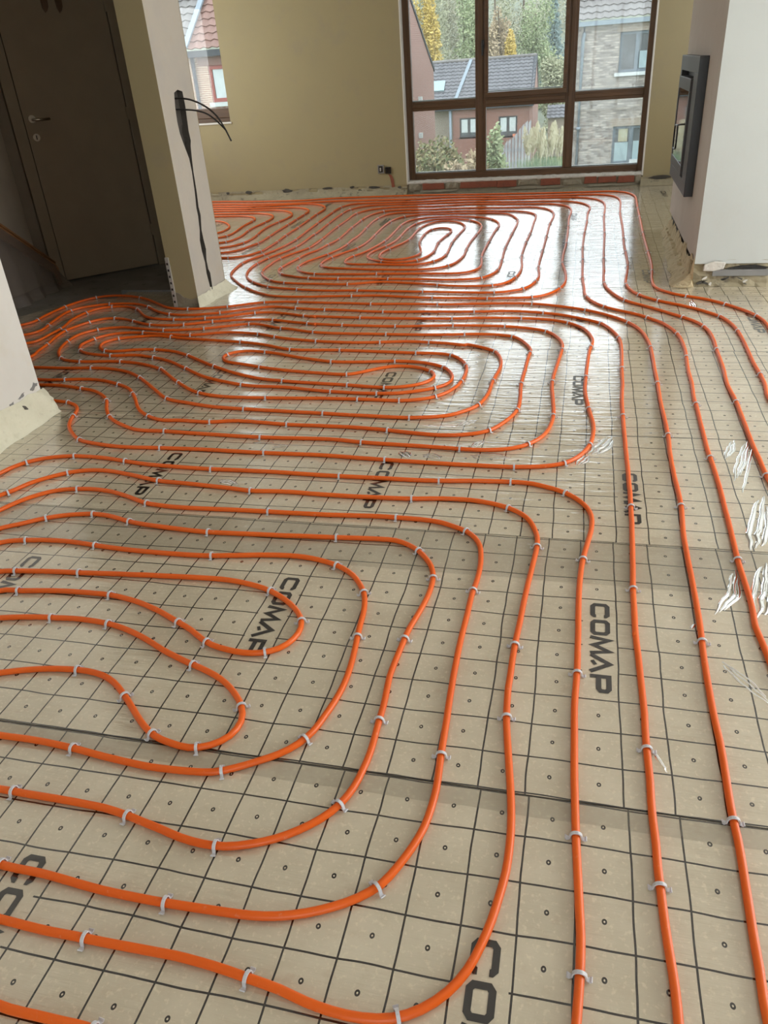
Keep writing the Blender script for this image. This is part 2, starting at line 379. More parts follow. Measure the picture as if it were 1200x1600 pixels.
# window wall with its two openings
WX0, WX1, WZ0, WZ1 = -2.045, 0.605, 0.135, 2.32
SX0, SX1, SZ0, SZ1 = -5.25, -4.155, 0.87, 2.25
w = MB()
YB = YW+0.32
for x0, x1, z0, z1 in ((-6.2, SX0, -.03, CEIL), (SX0, SX1, -.03, SZ0), (SX0, SX1, SZ1, CEIL), (SX1, WX0, -.03, CEIL), (WX0, WX1, -.03, 0.0), (WX0, WX1, WZ1, CEIL), (WX1, 4.1, -.03, CEIL)):
    w.box(x0, YW, z0, x1, YB, z1)
wb = w.build('wall_back', M['olive']); tag(wb, kind='structure')
# brick plinth left bare below the big window
w = MB().box(WX0, YW+0.012, 0.0, WX1, YB, 0.118).build('plinth_mortar', M['mortar_grey'], wb)
x = WX0+0.03; k = 0
lens = [0.34, 0.26, 0.42, 0.30, 0.20, 0.44, 0.30, 0.36]
proud = [0.3, 1, 1, .2, 1, .6, 1, 1]
BR = [(-1.86, -1.60), (-1.42, -0.99), (-0.99, -0.77), (-0.50, -0.28), (-0.02, 0.12), (0.13, 0.33), (0.335, 0.52)]
for i, (a, b) in enumerate(BR):
    z0 = 0.035 + 0.008*random.random(); z1 = 0.105 + 0.008*random.random()
    m = MB(); m.prism([(a, YW-0.006, z0), (b, YW-0.006, z0+0.004), (b-0.012*random.random(), YW-0.006, z1), (a+0.02*random.random(), YW-0.006, z1)], (0, 0.09, 0))
    m.build('brick', M['redbrick'], wb, bevel=0.004, fix=True)
# lumpy remains of mortar between and under the bricks
for a, b, z0, z1 in [(-2.04, -1.88, .03, .11), (-1.60, -1.43, .04, .11), (-0.77, -0.52, .05, .11), (-0.28, -0.03, .03, .085), (0.52, 0.60, .02, .12), (-1.9, -1.4, 0, .035), (-.9, -.2, 0, .035), (-.1, .6, 0, .03)]:
    m = MB(); P = []
    for j in range(7):
        row = []
        for i in range(15):
            xx = a+(b-a)*i/14; zz = z0+(z1-z0)*j/6
            e = min(1, 6*min(i/14, 1-i/14, j/6+.1, 1-j/6+.1))
            row.append((xx, YW+0.014-0.016*e-0.012*noise.noise((xx*25, zz*40, 2)), zz))
        P.append(row)
    m.grid(P).build('mortar_remains', M['mortar_grey'], wb)['kind'] = 'stuff'
# sill: white, uneven, chipped front edge
P = []
for j in range(6):
    row = []
    for i in range(70):
        xx = WX0+(WX1-WX0)*i/69; t = j/5
        rag = 0.012*noise.noise((xx*14, 0, 5)) + 0.006*noise.noise((xx*40, 0, 8))
        yy = [YW+0.012, YW-0.004, YW+0.004, YW+0.05, YW+0.09, YW+0.16][j] + (rag if j < 3 else 0)
        zz = [0.100, 0.112, 0.134, 0.137, 0.139, 0.140][j] + 0.006*noise.noise((xx*18, j, 1))
        row.append((xx, yy, zz))
    P.append(row)
MB().grid(P).build('window_sill', M['mortar'], wb)
# reveals
rv = MB().box(WX0-0.001, YW-0.003, WZ0-0.03, WX0+0.012, YW+0.2, WZ1).box(WX1-0.012, YW-0.003, WZ0-.03, WX1+.001, YW+0.2, WZ1)
rv.build('window_reveal', M['white'], wb)
MB().box(SX0, YW-0.012, SZ0-0.012, SX1+0.015, YW+0.2, SZ0+0.004).build('window_sill', M['white'], wb)

# big window: six panes, opening middle light
win = empty('window_1', (-0.72, YW+0.12, WZ0)); tag(win, kind='structure')
def wpart(name, mb, mat, bevel=0.006):
    o = mb.build(name, mat, None, bevel); o.parent = win; o.matrix_parent_inverse = Matrix.Translation(win.location).inverted(); return o
FY0, FY1 = YW+0.10, YW+0.17          # depth of the frame
s = 1.0105                            # the frame stands 10 cm behind the wall face
fx = lambda v: v*s
fz = lambda v: CAM_H+(v-CAM_H)*s
X_ = [fx(v) for v in (-2.03, -1.94, -1.233, -1.118, -0.268, -0.165, 0.535, 0.603)]
Z_ = [fz(v) for v in (0.138, 0.218, 0.862, 0.957)] + [2.24, 2.32]
fb = MB().box(X_[0], FY0, Z_[0], X_[1], FY1, Z_[5]).box(X_[6], FY0, Z_[0], X_[7], FY1, Z_[5])
wpart('jamb', MB().box(X_[0], FY0, Z_[0], X_[1], FY1, Z_[5]), M['frame']); wpart('jamb', MB().box(X_[6], FY0, Z_[0], X_[7], FY1, Z_[5]), M['frame'])
wpart('bottom_rail', MB().box(X_[1], FY0, Z_[0], X_[6], FY1, Z_[1]).box(X_[1], FY0-0.012, Z_[0], X_[6], FY0+.002, Z_[0]+0.035), M['frame_h'])
wpart('top_rail', MB().box(X_[1], FY0, Z_[4], X_[6], FY1, Z_[5]), M['frame_h'])
for a, b in ((2, 3), (4, 5)): wpart('mullion', MB().box(X_[a], FY0, Z_[1], X_[b], FY1, Z_[4]).box(X_[a]+.03, FY0-.008, Z_[1], X_[b]-.03, FY0+.002, Z_[4]), M['frame'])
for a, b in ((1, 2), (3, 4), (5, 6)): wpart('transom', MB().box(X_[a], FY0+.001, Z_[2], X_[b], FY1, Z_[3]).box(X_[a], FY0-.010, Z_[2]+.03, X_[b], FY0+.002, Z_[3]-.025), M['frame_h'])
# opening sash in the middle light
sa = (X_[3]-.012, X_[4]+.012, Z_[3]-.004, Z_[4]); t = 0.052
wpart('sash', MB().box(sa[0], FY0-.028, sa[2], sa[1], FY0, sa[2]+t).box(sa[0], FY0-.028, sa[3]-t, sa[1], FY0, sa[3]).box(sa[0], FY0-.028, sa[2]+t, sa[0]+t*.8, FY0, sa[3]-t).box(sa[1]-t*.8, FY0-.028, sa[2]+t, sa[1], FY0, sa[3]-t), M['frame_h'])
hz = fz(1.454); hx = fx(-1.146)
wpart('window_handle', MB().box(hx-.014, FY0-.038, hz-.035, hx+.014, FY0-.026, hz+.045).box(hx-.010, FY0-.065, hz+.0, hx+.010, FY0-.036, hz+.03).box(hx-.010, FY0-.075, hz-.10, hx+.010, FY0-.058, hz+.03), M['black'], 0.004)
for a, b in ((1, 2), (3, 4), (5, 6)):
    for c, d in ((1, 2), (3, 4)):
        z0 = Z_[c] + (0.05 if (a == 3 and c == 3) else 0)
        wpart('pane', MB().box(X_[a], FY0+.03, z0, X_[b], FY0+.036, Z_[d]), M['glass'], 0)
        # pale strip stands in for light caught on the bottom frame edge
        wpart('lit_edge_strip', MB().box(X_[a], FY0+.038, z0, X_[b], FY0+.055, z0+.012), M['pvc_white'], 0)
win2 = empty('window_2', (-4.7, YW+0.12, SZ0)); tag(win2, kind='structure')
def w2part(name, mb, mat, bevel=0.006):
    o = mb.build(name, mat, None, bevel); o.parent = win2; o.matrix_parent_inverse = Matrix.Translation(win2.location).inverted(); return o
w2part('bottom_rail', MB().box(SX0, FY0, SZ0+.004, SX1, FY1, SZ0+.155).box(SX0, FY0-.02, SZ0+.05, SX1, FY0+.002, SZ0+.15), M['frame_h'])
w2part('top_rail', MB().box(SX0, FY0, SZ1-.08, SX1, FY1, SZ1), M['frame_h'])
w2part('jamb', MB().box(SX0, FY0, SZ0+.1, SX0+.07, FY1, SZ1-.08), M['frame']); w2part('jamb', MB().box(SX1-.035, FY0-.02, SZ0+.155, SX1, FY1, SZ1-.08), M['frame'])
w2part('pane', MB().box(SX0+.06, FY0+.03, SZ0+.15, SX1-.03, FY0+.036, SZ1-.07), M['glass'], 0)

# strip of old render with chips along the foot of the window wall
def base_strip(x0, x1, name, mat, h=0.115, out=0.03, seed=0):
    P = []; n = int((x1-x0)/0.025)
    for j in range(9):
        row = []
        for i in range(n+1):
            xx = x0+(x1-x0)*i/n; t = j/8
            top = h + 0.012*noise.noise((xx*6, seed, 0))
            ch = noise.noise((xx*7, t*4+seed, 4))
            dep = -0.020 if ch > 0.28 and 0.1 < t < 0.6 else 0.0
            yy = YW - (0.004 + out*t*t) - dep + 0.006*noise.noise((xx*20, t*6, seed))
            row.append((xx, yy, top*(1-t) + 0.002))
        P.append(row)
    return MB().grid(P).build(name, mat)
bs = base_strip(-5.6, WX0, 'foam_strip', M['rough'], 0.10, 0.05, 1)
tag(bs, 'long strip of broken beige render and foam along the olive wall left of window', 'foam strip')
# dark chips knocked out of the render, shallow and ragged
for i, (cx, cz, ww, hh) in enumerate([(-4.33, .085, .05, .03), (-4.05, .088, .10, .035), (-3.55, .09, .14, .045), (-3.02, .10, .13, .025), (-2.72, .098, .06, .03), (-2.45, .09, .16, .028), (-2.62, .06, .06, .02), (-2.13, .08, .05, .03)]):
    pol = []
    for a in range(11):
        an = 2*math.pi*a/11; rr = 0.65+0.5*random.random()
        pol.append((cx+ww*.5*rr*math.cos(an), YW-0.012, cz+hh*.5*rr*math.sin(an)))
    MB().prism(pol, (0, 0.011, 0)).build('render_chip', M['render_dark'], bs, fix=True)
bs2 = base_strip(WX1-.02, 1.9, 'foam_strip', M['rough'], 0.09, 0.06, 7)
tag(bs2, 'short foam and render strip at the wall foot right of the window', 'foam strip')
pol = []
for a in range(14):
    an = 2*math.pi*a/14; rr = 0.75+0.35*random.random()
    pol.append((0.78+.12*rr*math.cos(an), YW-0.016, 0.078+.022*rr*math.sin(an)))
MB().prism(pol, (0, .013, 0)).build('render_chip', M['render_dark'], bs2, fix=True)

# other walls
tag(MB().box(-2.66, -2.6, -.031, -2.46, 2.965, CEIL).build('wall_left', M['white']), kind='structure')
wr = MB(); RY0, RY1, RZ0, RZ1 = 1.7, 4.9, 0.5, 2.3
for y0, y1, z0, z1 in ((-2.6, RY0, -.031, CEIL), (RY0, RY1, -.031, RZ0), (RY0, RY1, RZ1, CEIL), (RY1, 9.55, -.031, CEIL)): wr.box(3.9, y0, z0, 4.1, y1, z1)
tag(wr.build('wall_right', M['white']), kind='structure')
wf = MB(); DX0, DX1, DZ1 = -0.6, 1.8, 2.25
for x0, x1, z0, z1 in ((-2.66, DX0, -.031, CEIL), (DX0, DX1, DZ1, CEIL), (DX1, 4.1, -.031, CEIL)): wf.box(x0, -2.6, z0, x1, -2.4, z1)
tag(wf.build('wall_front', M['white']), kind='structure')
def simple_window(name, x, y, z, ex, w_, h_, n):
    """plain glazed frame for the openings that stand behind and beside the camera"""
    e = empty(name, (x, y, z)); tag(e, kind='structure'); ex = Vector(ex); nn = Vector((-ex.y, ex.x, 0))
    up = Vector((0, 0, 1)); o = Vector((0, 0, 0)); t = .06
    f = MB().obox(o, ex*w_, nn*t, up*t).obox(o+up*(h_-t), ex*w_, nn*t, up*t)
    for i in range(n+1): f.obox(o+ex*((w_-t)*i/n)+up*t, ex*t, nn*t, up*(h_-2*t))
    f.build('frame', M['frame'], e)
    for i in range(n):
        MB().obox(o+ex*((w_-t)*i/n+t)+up*t+nn*.03, ex*((w_-t)/n-t), nn*.006, up*(h_-2*t)).build('pane', M['glass'], e)
simple_window('window_3', DX0, -2.46, 0, (1, 0, 0), DX1-DX0, DZ1, 4)
simple_window('window_4', 3.96, RY0, RZ0, (0, 1, 0), RY1-RY0, RZ1-RZ0, 3)
# far room's left wall, the partition behind the pillar, and the hall's walls
def side_wall(name, x0, x1, y0, y1, oy0, oy1, oz0, oz1):
    m = MB()
    for a, b, c, d in ((y0, oy0, -.031, CEIL), (oy0, oy1, -.031, oz0), (oy0, oy1, oz1, CEIL), (oy1, y1, -.031, CEIL)): m.box(x0, a, c, x1, b, d)
    tag(m.build(name, M['olive']), kind='structure')
side_wall('wall_far_left', -5.75, -5.55, 6.2, 9.55, 7.2, 9.0, .9, 2.2)
side_wall('wall_far_right', 1.9, 2.1, 7.1, 9.55, 7.65, 9.15, .9, 2.2)
simple_window('added_window_left', -5.6, 7.2, .9, (0, 1, 0), 1.8, 1.3, 2)  # unseen window, added to go with the left fill lamp
simple_window('added_window_right', 1.98, 7.65, .9, (0, 1, 0), 1.5, 1.3, 2)  # likewise added out of view, for the right fill lamp
dd = Vector((0.6872, 0.7265, 0)); dn = Vector((0.7265, -0.6872, 0))      # along the hall door / out of it, into the hall
D0 = Vector((-4.112, 5.630, -.03))
pr = MB()
pr.obox(Vector((-3.50, 6.335, -.03)), Vector((0.88, -1.06, 0)), Vector((0.07, .06, 0)), Vector((0, 0, CEIL+.03)))
pr.box(-5.75, 6.335, -.03, -3.44, 6.40, CEIL)
tag(pr.build('wall_partition', M['olive']), kind='structure')
hw = MB()
hw.obox(D0 + dd*(-.40) - dn*.16, dd*.32, dn*.13, Vector((0, 0, CEIL+.03)))      # left of the hall door
hw.obox(D0 + dd*0.88 - dn*.16, dd*.12, dn*.13, Vector((0, 0, CEIL+.03)))
hw.obox(D0 + dd*(-.09) - dn*.16 + Vector((0, 0, 2.12)), dd*.98, dn*.13, Vector((0, 0, CEIL+.03-2.12)))
hw.obox(D0 + dd*(-.42) - dn*.22, dd*1.46, dn*.05, Vector((0, 0, CEIL+.03)))  # added panel close behind the door, blocks sky light leaking under it
hw.box(-4.45, 2.4, -.031, -4.26, 5.45, CEIL)
hw.box(-4.45, 2.2, -.031, -2.66, 2.4, CEIL)
tag(hw.build('wall_hall', M['hallwall']), kind='structure')

# pillar between hall and far room; its room side has the chased cable slot
def chased_pillar():
    X0, X1, Y0, Y1 = -2.69, -2.51, 4.785, 5.245
    out = [(4.976,1.278),(5.03,1.292),(5.092,1.28),(5.098,1.20),(5.088,1.10),(5.083,1.055),(5.09,1.0),(5.075,.97),(5.062,.90),(5.050,.82),(5.046,.70),(5.034,.60),(5.044,.55),(5.018,.46),(5.022,.40),(5.034,.33),(5.012,.26),(5.016,.20),(5.034,.17),(5.030,.10),(5.022,.012),
           (5.000,.014),(4.992,.10),(4.978,.18),(4.984,.25),(4.968,.33),(4.966,.40),(4.99,.46),(5.004,.55),(5.0,.60),(5.018,.70),(5.028,.82),(5.022,.90),(4.985,.98),(4.956,1.05),(4.948,1.12),(4.956,1.20)]
    outer = [(Y0, 0.001), (Y1, 0.001), (Y1, CEIL), (Y0, CEIL)]
    m = MB()
    tri = geometry.tessellate_polygon([[Vector((a, b, 0)) for a, b in outer], [Vector((a, b, 0)) for a, b in out]])
    allp = outer+out; base = len(m.v)
    m.v += [(X1, a, b) for a, b in allp]
    for t in tri: m.f.append(tuple(base+i for i in t)); m.m.append(1); m.sm.append(False)
    n = len(out); b2 = len(m.v); DEP = 0.045
    m.v += [(X1-DEP*(0.8+.3*random.random()), a, b) for a, b in out]
    for i in range(n):
        j = (i+1) % n
        m.f.append((base+4+i, base+4+j, b2+j, b2+i)); m.m.append(2); m.sm.append(False)
    tri = geometry.tessellate_polygon([[Vector((a, b, 0)) for a, b in out]])
    for t in tri: m.f.append(tuple(b2+i for i in t)); m.m.append(2); m.sm.append(False)
    for q in ([(X0,Y0,.001),(X1,Y0,.001),(X1,Y0,CEIL),(X0,Y0,CEIL)], [(X1,Y1,.001),(X0,Y1,.001),(X0,Y1,CEIL),(X1,Y1,CEIL)], [(X0,Y1,.001),(X0,Y0,.001),(X0,Y0,CEIL),(X0,Y1,CEIL)]): m.quad(*q, mat=0)
    m.quad((X0,Y0,CEIL),(X1,Y0,CEIL),(X1,Y1,CEIL),(X0,Y1,CEIL)).quad((X0,Y0,.001),(X0,Y1,.001),(X1,Y1,.001),(X1,Y0,.001))
    return m.build('wall_pillar', [M['olive'], M['pillar'], M['render_dark']], fix=True)
pil = chased_pillar(); tag(pil, kind='structure')
# galvanised corner bead and bare patch at the pillar's foot
cb = MB().box(-2.694, 4.776, .002, -2.668, 4.786, .33)
cb.build('corner_bead', M['bead'], pil)
hb = MB()
for i in range(7): hb.box(-2.687, 4.7735, .03+.042*i, -2.676, 4.777, .045+.042*i)
hb.build('bead_hole', M['black'], pil)
MB().prism([(-2.666, 4.779, .002), (-2.515, 4.779, .002), (-2.513, 4.779, .062), (-2.56, 4.779, .052), (-2.61, 4.779, .066), (-2.64, 4.779, .092), (-2.664, 4.779, .10)], (0, .008, 0)).build('bare_patch', M['mortar_grey'], pil, fix=True)
cab = empty('loose_cable', (-2.53, 5.03, 1.2))
tag(cab, 'two black cables curling out of the chased hole in the pillar', 'cable')
def strand_cable(pts, r):
    P = []
    for i in range(len(pts)-1):
        for t in (0, .25, .5, .75):
            a, b = Vector(pts[i]), Vector(pts[i+1]); P.append(a.lerp(b, t))
    P.append(Vector(pts[-1]))
    for _ in range(3): P = [P[0]]+[(P[i-1]+P[i]*2+P[i+1])/4 for i in range(1, len(P)-1)]+[P[-1]]
    o = MB().tube(P, r, 8).build('cable_strand', M['cable']); o.parent = cab; o.matrix_parent_inverse = Matrix.Translation(cab.location).inverted()
strand_cable([(-2.56, 5.04, 1.245), (-2.50, 5.05, 1.243), (-2.44, 5.05, 1.233), (-2.36, 5.06, 1.195), (-2.29, 5.06, 1.14), (-2.245, 5.06, 1.06), (-2.215, 5.06, 0.985)], .0055)
strand_cable([(-2.56, 5.04, 1.185), (-2.50, 5.05, 1.180), (-2.42, 5.05, 1.172), (-2.35, 5.06, 1.150), (-2.29, 5.065, 1.10), (-2.24, 5.065, 1.045)], .005)
strand_cable([(-2.548, 5.02, 1.20), (-2.542, 5.0, 1.08), (-2.538, 5.03, .93), (-2.535, 5.03, .80), (-2.535, 5.015, .60), (-2.535, 4.995, .40), (-2.535, 5.0, .2), (-2.535, 5.01, .03)], .006)

# chimney breast with the built-in fire
CX0, CX1, CY0, CY1 = 0.69, 2.3, 5.215, 7.10
ch = MB().box(CX0, CY0, .14, CX1, CY1, CEIL, mats=[1, 1, 0, 0, 0, 1]).box(CX0+.02, CY0+.03, -.03, CX1, CY1, .14, mats=[2]*6)
ch = ch.build('chimney_breast', [M['greywhite'], M['skim'], M['render_dark']])
tag(ch, kind='structure')
tag(MB().box(2.3, 5.25, -.031, 3.9, 5.45, CEIL).build('wall_chimney_side', M['greywhite']), kind='structure')
# ragged plaster edge and cut foam along the chimney's foot
def chimney_foot():
    P = []
    for i in range(60):
        y = CY0-.02+(7.02-CY0)*i/59; t = i/59
        wob = 0.02*noise.noise((y*6, 0, 0)); hgt = (0.10 + .04*noise.noise((y*12, 3, 0)) + (.05 if random.random() > .75 else 0))*(1-.45*t)
        wid = (0.105 + .03*noise.noise((y*5, 7, 0)))*(1-.62*t)
        row = [(CX0-.002, y, hgt+.03), (CX0-.014, y, hgt), (CX0-.024+wob*.2, y, hgt*.55), (CX0-.03-wid*.25, y, .045+wob*.3), (CX0-.02-wid*.7, y, .026), (CX0-.02-wid, y, .003)]
        row = [(a+.008*noise.noise((a*40, b*22, c*30)), b, c+.010*noise.noise((a*30, b*25, 4)) if c > .01 else c) for a, b, c in row]
        P.append(row)
    P.insert(0, [(min(a, CX0+.004)+.5*(CX0-.004-min(a, CX0)), CY0-.045-.02*noise.noise((j*1.3, 0, 0)), max(.001, c*.30)) for j, (a, b, c) in enumerate(P[0])])
    P.insert(0, [(CX0+.01, CY0-.02, .001) for _ in P[0]])
    return MB().grid(P, smooth=False).build('cut_foam', M['foam_old'])
tag(chimney_foot(), 'ragged brown cut foam along the left foot of the chimney', 'foam strip')
P = []
for i in range(50):
    x = CX0-.03+(CX1-CX0)*i/49
    row = []
    for j in range(8):
        t = j/7; z = .155*(1-t)+.002
        y = CY0+.012-.03*t**2-.02*noise.noise((x*14, t*5, 1))*(0.3 if j == 0 else 1) - (.012 if j == 0 else 0)
        row.append((x, y, z+(.018*noise.noise((x*16, 9, 0)) if j < 2 else 0)))
    P.append(row)
cf = MB().grid(P, smooth=False).build('broken_plaster_base', M['rough'])
tag(cf, 'band of broken beige plaster along the front foot of the chimney', 'broken plaster')
MB().prism([(0.88, CY0-.012, .112), (0.96, CY0-.012, .128), (1.04, CY0-.012, .130), (1.12, CY0-.012, .118), (1.10, CY0-.012, .108)], (0, .02, 0)).build('open_gap', M['black'], cf, fix=True)
MB().box(0.80, CY0-.016, .068, 1.12, CY0+.0, .106).build('backing_board', M['board'], cf)
MB().prism([(0.74, CY0-.022, .10), (0.80, CY0-.022, .098), (0.86, CY0-.022, .112), (0.87, CY0-.022, .15), (0.80, CY0-.022, .158), (0.745, CY0-.022, .14)], (0, .02, 0)).build('plaster_lump', M['mortar'], cf, bevel=.006, fix=True)
for i in range(26):
    cx = .74+.95*random.random(); cz = .018+.04*random.random(); pol = []; w_ = .010+.022*random.random(); h_ = .004+.008*random.random(); an0 = random.uniform(-.5, .5)
    for a in range(7):
        an = 2*math.pi*a/7; rr = .45+.8*random.random(); u, v = w_*rr*math.cos(an), h_*rr*math.sin(an)
        pol.append((cx+u*math.cos(an0)-v*math.sin(an0), CY0-.030-.004*random.random()*0, cz+u*math.sin(an0)+v*math.cos(an0)))
    MB().prism(pol, (0, .010, 0)).build('plaster_chip', M['mortar'] if i % 3 == 0 else M['render_dark'], cf, fix=True)
fi = empty('fireplace_insert', (CX0, 6.32, .46))
tag(fi, 'black steel built-in fireplace with glass door set in the chimney side', 'fireplace')
def fpart(name, mb, mat, bevel=.003, parent=fi, fix=False):
    o = mb.build(name, mat, None, bevel, fix); o.parent = parent
    o.matrix_parent_inverse = Matrix.Translation(fi.location).inverted(); return o
fa, fb_, fc, fd = 5.752, 6.880, 0.452, 1.258       # surround
ga, gb, gc, gd = 5.985, 6.80, 0.535, 1.165         # door opening
xo = CX0-.055
sur = MB()
sur.box(xo, fa, gd, CX0, fb_, fd).box(xo, fa, fc, CX0, fb_, gc).box(xo, fa, gc, CX0, ga, gd).box(xo, gb, gc, CX0, fb_, gd)
sur.box(CX0-.006, ga, gc, CX0-.001, gb, gd)
fpart('surround', sur, M['steel'])
fpart('surround_edge', MB().box(xo-.001, fa-.004, fc, CX0, fa+.001, fd), M['black'])
da, db, dc, de = ga+.03, gb-.012, gc+.015, gd-.035
dr = MB(); t = .045
dr.box(xo-.012, da, de-.075, CX0-.008, db, de).box(xo-.012, da, dc, CX0-.008, db, dc+.06).box(xo-.012, da, dc+.06, CX0-.008, da+.05, de-.075).box(xo-.012, db-.05, dc+.06, CX0-.008, db, de-.075)
door = fpart('fire_door', dr, M['steel'])
def fsub(name, mb, mat, bevel=0):
    o = mb.build(name, mat, None, bevel); o.parent = door; return o
fsub('fire_glass', MB().box(xo-.008, da+.05, dc+.06, xo+.012, db-.05, de-.075), M['fireglass'])
hy = da+.07
loop = [(xo-.016, da+.02, .865), (xo-.045, da+.05, .862), (xo-.055, da+.10, .855), (xo-.055, da+.20, .85), (xo-.055, da+.235, .84), (xo-.055, da+.245, .80), (xo-.055, da+.245, .745), (xo-.055, da+.235, .715), (xo-.055, da+.20, .705), (xo-.055, da+.10, .708), (xo-.055, da+.065, .72), (xo-.055, da+.055, .75), (xo-.055, da+.055, .81), (xo-.055, da+.065, .845), (xo-.055, da+.10, .855)]
fsub('fire_handle', MB().tube(loop, .0055, 8, up=(.2, 1, .1)), M['black'])

# two wall boxes and the chased slot in red brick below them
sk = empty('socket_box', (-2.35, YW, .28)); tag(sk, 'grey electrical box with open front left of the chased slot', 'socket')
def local(o, par): o.parent = par; o.matrix_parent_inverse = Matrix.Translation(par.location).inverted(); return o
def box_frame(x0, x1, z0, z1, par, mat):
    t = .012; y0, y1 = YW-.014, YW+.0
    local(MB().box(x0, y0, z0, x1, y1, z0+t).box(x0, y0, z1-t, x1, y1, z1).box(x0, y0, z0+t, x0+t, y1, z1-t).box(x1-t, y0, z0+t, x1, y1, z1-t).build('box_rim', mat), par)
    local(MB().box(x0+t, YW-.004, z0+t, x1-t, YW, z1-t).build('box_back', M['black']), par)
box_frame(-2.385, -2.312, .238, .330, sk, M['socket'])
local(MB().box(-2.362, YW-.012, .262, -2.345, YW-.003, .300).build('loose_terminal', M['bead']), sk)
sk2 = empty('socket_box', (-2.26, YW, .27)); tag(sk2, 'dark empty electrical box directly above the chased brick slot', 'socket')
box_frame(-2.295, -2.228, .233, .305, sk2, M['black'])
ch2 = MB().prism([(-2.262, YW-.006, .228), (-2.225, YW-.006, .215), (-2.203, YW-.006, .17), (-2.196, YW-.006, .10), (-2.175, YW-.006, .035), (-2.165, YW-.006, .004), (-2.235, YW-.006, .004), (-2.225, YW-.006, .05), (-2.232, YW-.006, .12), (-2.245, YW-.006, .19)], (0, .006, 0)).build('wall_slot', M['redbrick'], wb, fix=True)

# ------------------------------------------------------------------ hall: door, second door, stair string
d1 = empty('door_1', D0); tag(d1, kind='structure')
def dpart(name, a0, a1, z0, z1, o0, o1, mat, bevel=.003):
    m = MB().obox(dd*a0 + dn*o0 + Vector((0, 0, z0)), dd*(a1-a0), dn*(o1-o0), Vector((0, 0, z1-z0)))
    return m.build(name, mat, d1, bevel, fix=True)
dpart('door_leaf', .012, .792, .012, 2.03, -.04, .0, M['door'])
dpart('door_frame', -.078, .006, 0, 2.12, -.07, .012, M['jamb'])
dpart('door_frame', .798, .885, 0, 2.12, -.07, .012, M['jamb'])
dpart('door_frame', .006, .798, 2.036, 2.12, -.07, .012, M['jamb'])
for z in (.25, 1.13, 1.85): dpart('hinge', .786, .802, z, z+.09, -.002, .012, M['jamb'], .002)
def disc(c, r, th, n=20):
    m = MB(); m.tube([Vector(c), Vector(c)+dn*th], r, n); return m
disc(dd*.072 + dn*.0 + Vector((0, 0, 1.195)), .026, .008).build('handle_rose', M['chrome'], d1)
lev = MB().tube([dd*.072+dn*.006+Vector((0, 0, 1.19)), dd*.072+dn*.05+Vector((0, 0, 1.19)), dd*.085+dn*.056+Vector((0, 0, 1.19)), dd*.19+dn*.056+Vector((0, 0, 1.187))], [.009, .009, .010, .008], 10)
lev.build('lever_handle', M['chrome'], d1)
kr = disc(dd*.07 + Vector((0, 0, 1.07)), .026, .007).build('key_rose', M['chrome'], d1)
MB().obox(dd*.066+dn*.006+Vector((0, 0, 1.055)), dd*.008, dn*.003, Vector((0, 0, .03))).build('keyhole', M['black'], kr)
for a, z0 in ((.36, 1.855), (.46, 1.852)):  # two thin dark marks near the top of the leaf
    m = MB().prism([dd*(a-.025)+dn*.002+Vector((0, 0, z0+.13)), dd*(a+.03)+dn*.002+Vector((0, 0, z0+.13)), dd*(a+.025)+dn*.002+Vector((0, 0, z0+.04)), dd*(a+.012)+dn*.002+Vector((0, 0, z0+.015)), dd*(a-.006)+dn*.002+Vector((0, 0, z0)), dd*(a-.02)+dn*.002+Vector((0, 0, z0+.03))], dn*.006)
    m.build('dark_door_mark', M['frame'], d1, fix=True)
d2 = empty('door_2', (-4.24, 4.9, -.03)); tag(d2, kind='structure')
MB().box(-.02, -.42, .015, .02, .60, 2.06).build('door_leaf', M['door2'], d2)
MB().tube([(.02, .30, 1.09), (.06, .30, 1.09), (.065, .33, 1.09), (.065, .43, 1.09)], .009, 10).build('lever_handle', M['chrome'], d2)
st = empty('stair_string', (-4.1, 5.3, 0)); tag(st, 'dark oak stair string sloping down to the hall floor left of the door', 'stair')
def st_part(name, mb, mat, **kw): return local(mb.build(name, mat, **kw), st)
st_part('string_board', MB().prism([(-4.12, 4.60, .86), (-4.12, 5.06, .505), (-4.12, 5.53, .145), (-4.12, 5.56, .10), (-4.12, 5.56, -.03), (-4.12, 5.53, -.03), (-4.12, 5.52, .06), (-4.12, 5.06, .40), (-4.12, 4.60, .75)], (.03, 0, 0)), M['oak'], bevel=.004, fix=True)
st_part('string_nosing', MB().prism([(-4.125, 4.60, .875), (-4.125, 5.06, .52), (-4.125, 5.53, .16), (-4.125, 5.535, .145), (-4.125, 5.06, .50), (-4.125, 4.60, .855)], (.045, 0, 0)), M['oak'], bevel=.003, fix=True)
P = []
for j in range(14):
    row = []
    for i in range(26):
        y = 4.55+.97*i/25; t = j/13
        ztop = .80-.70*(y-4.6)/.92; z = max(-.028, (ztop+.03)*(1-t)-.028*t)
        x = -4.085+.10*t*(.5+.5*t)+.025*noise.noise((y*7, z*6, 0))*(t+.1)+.015*math.sin(y*34+3*t)*t
        row.append((x, y, z))
    P.append(row)
pc = MB().grid(P).build('plastic_cover', M['cover'])
tag(pc, 'cloudy plastic dust sheet hanging below the oak stair string', 'plastic sheet')

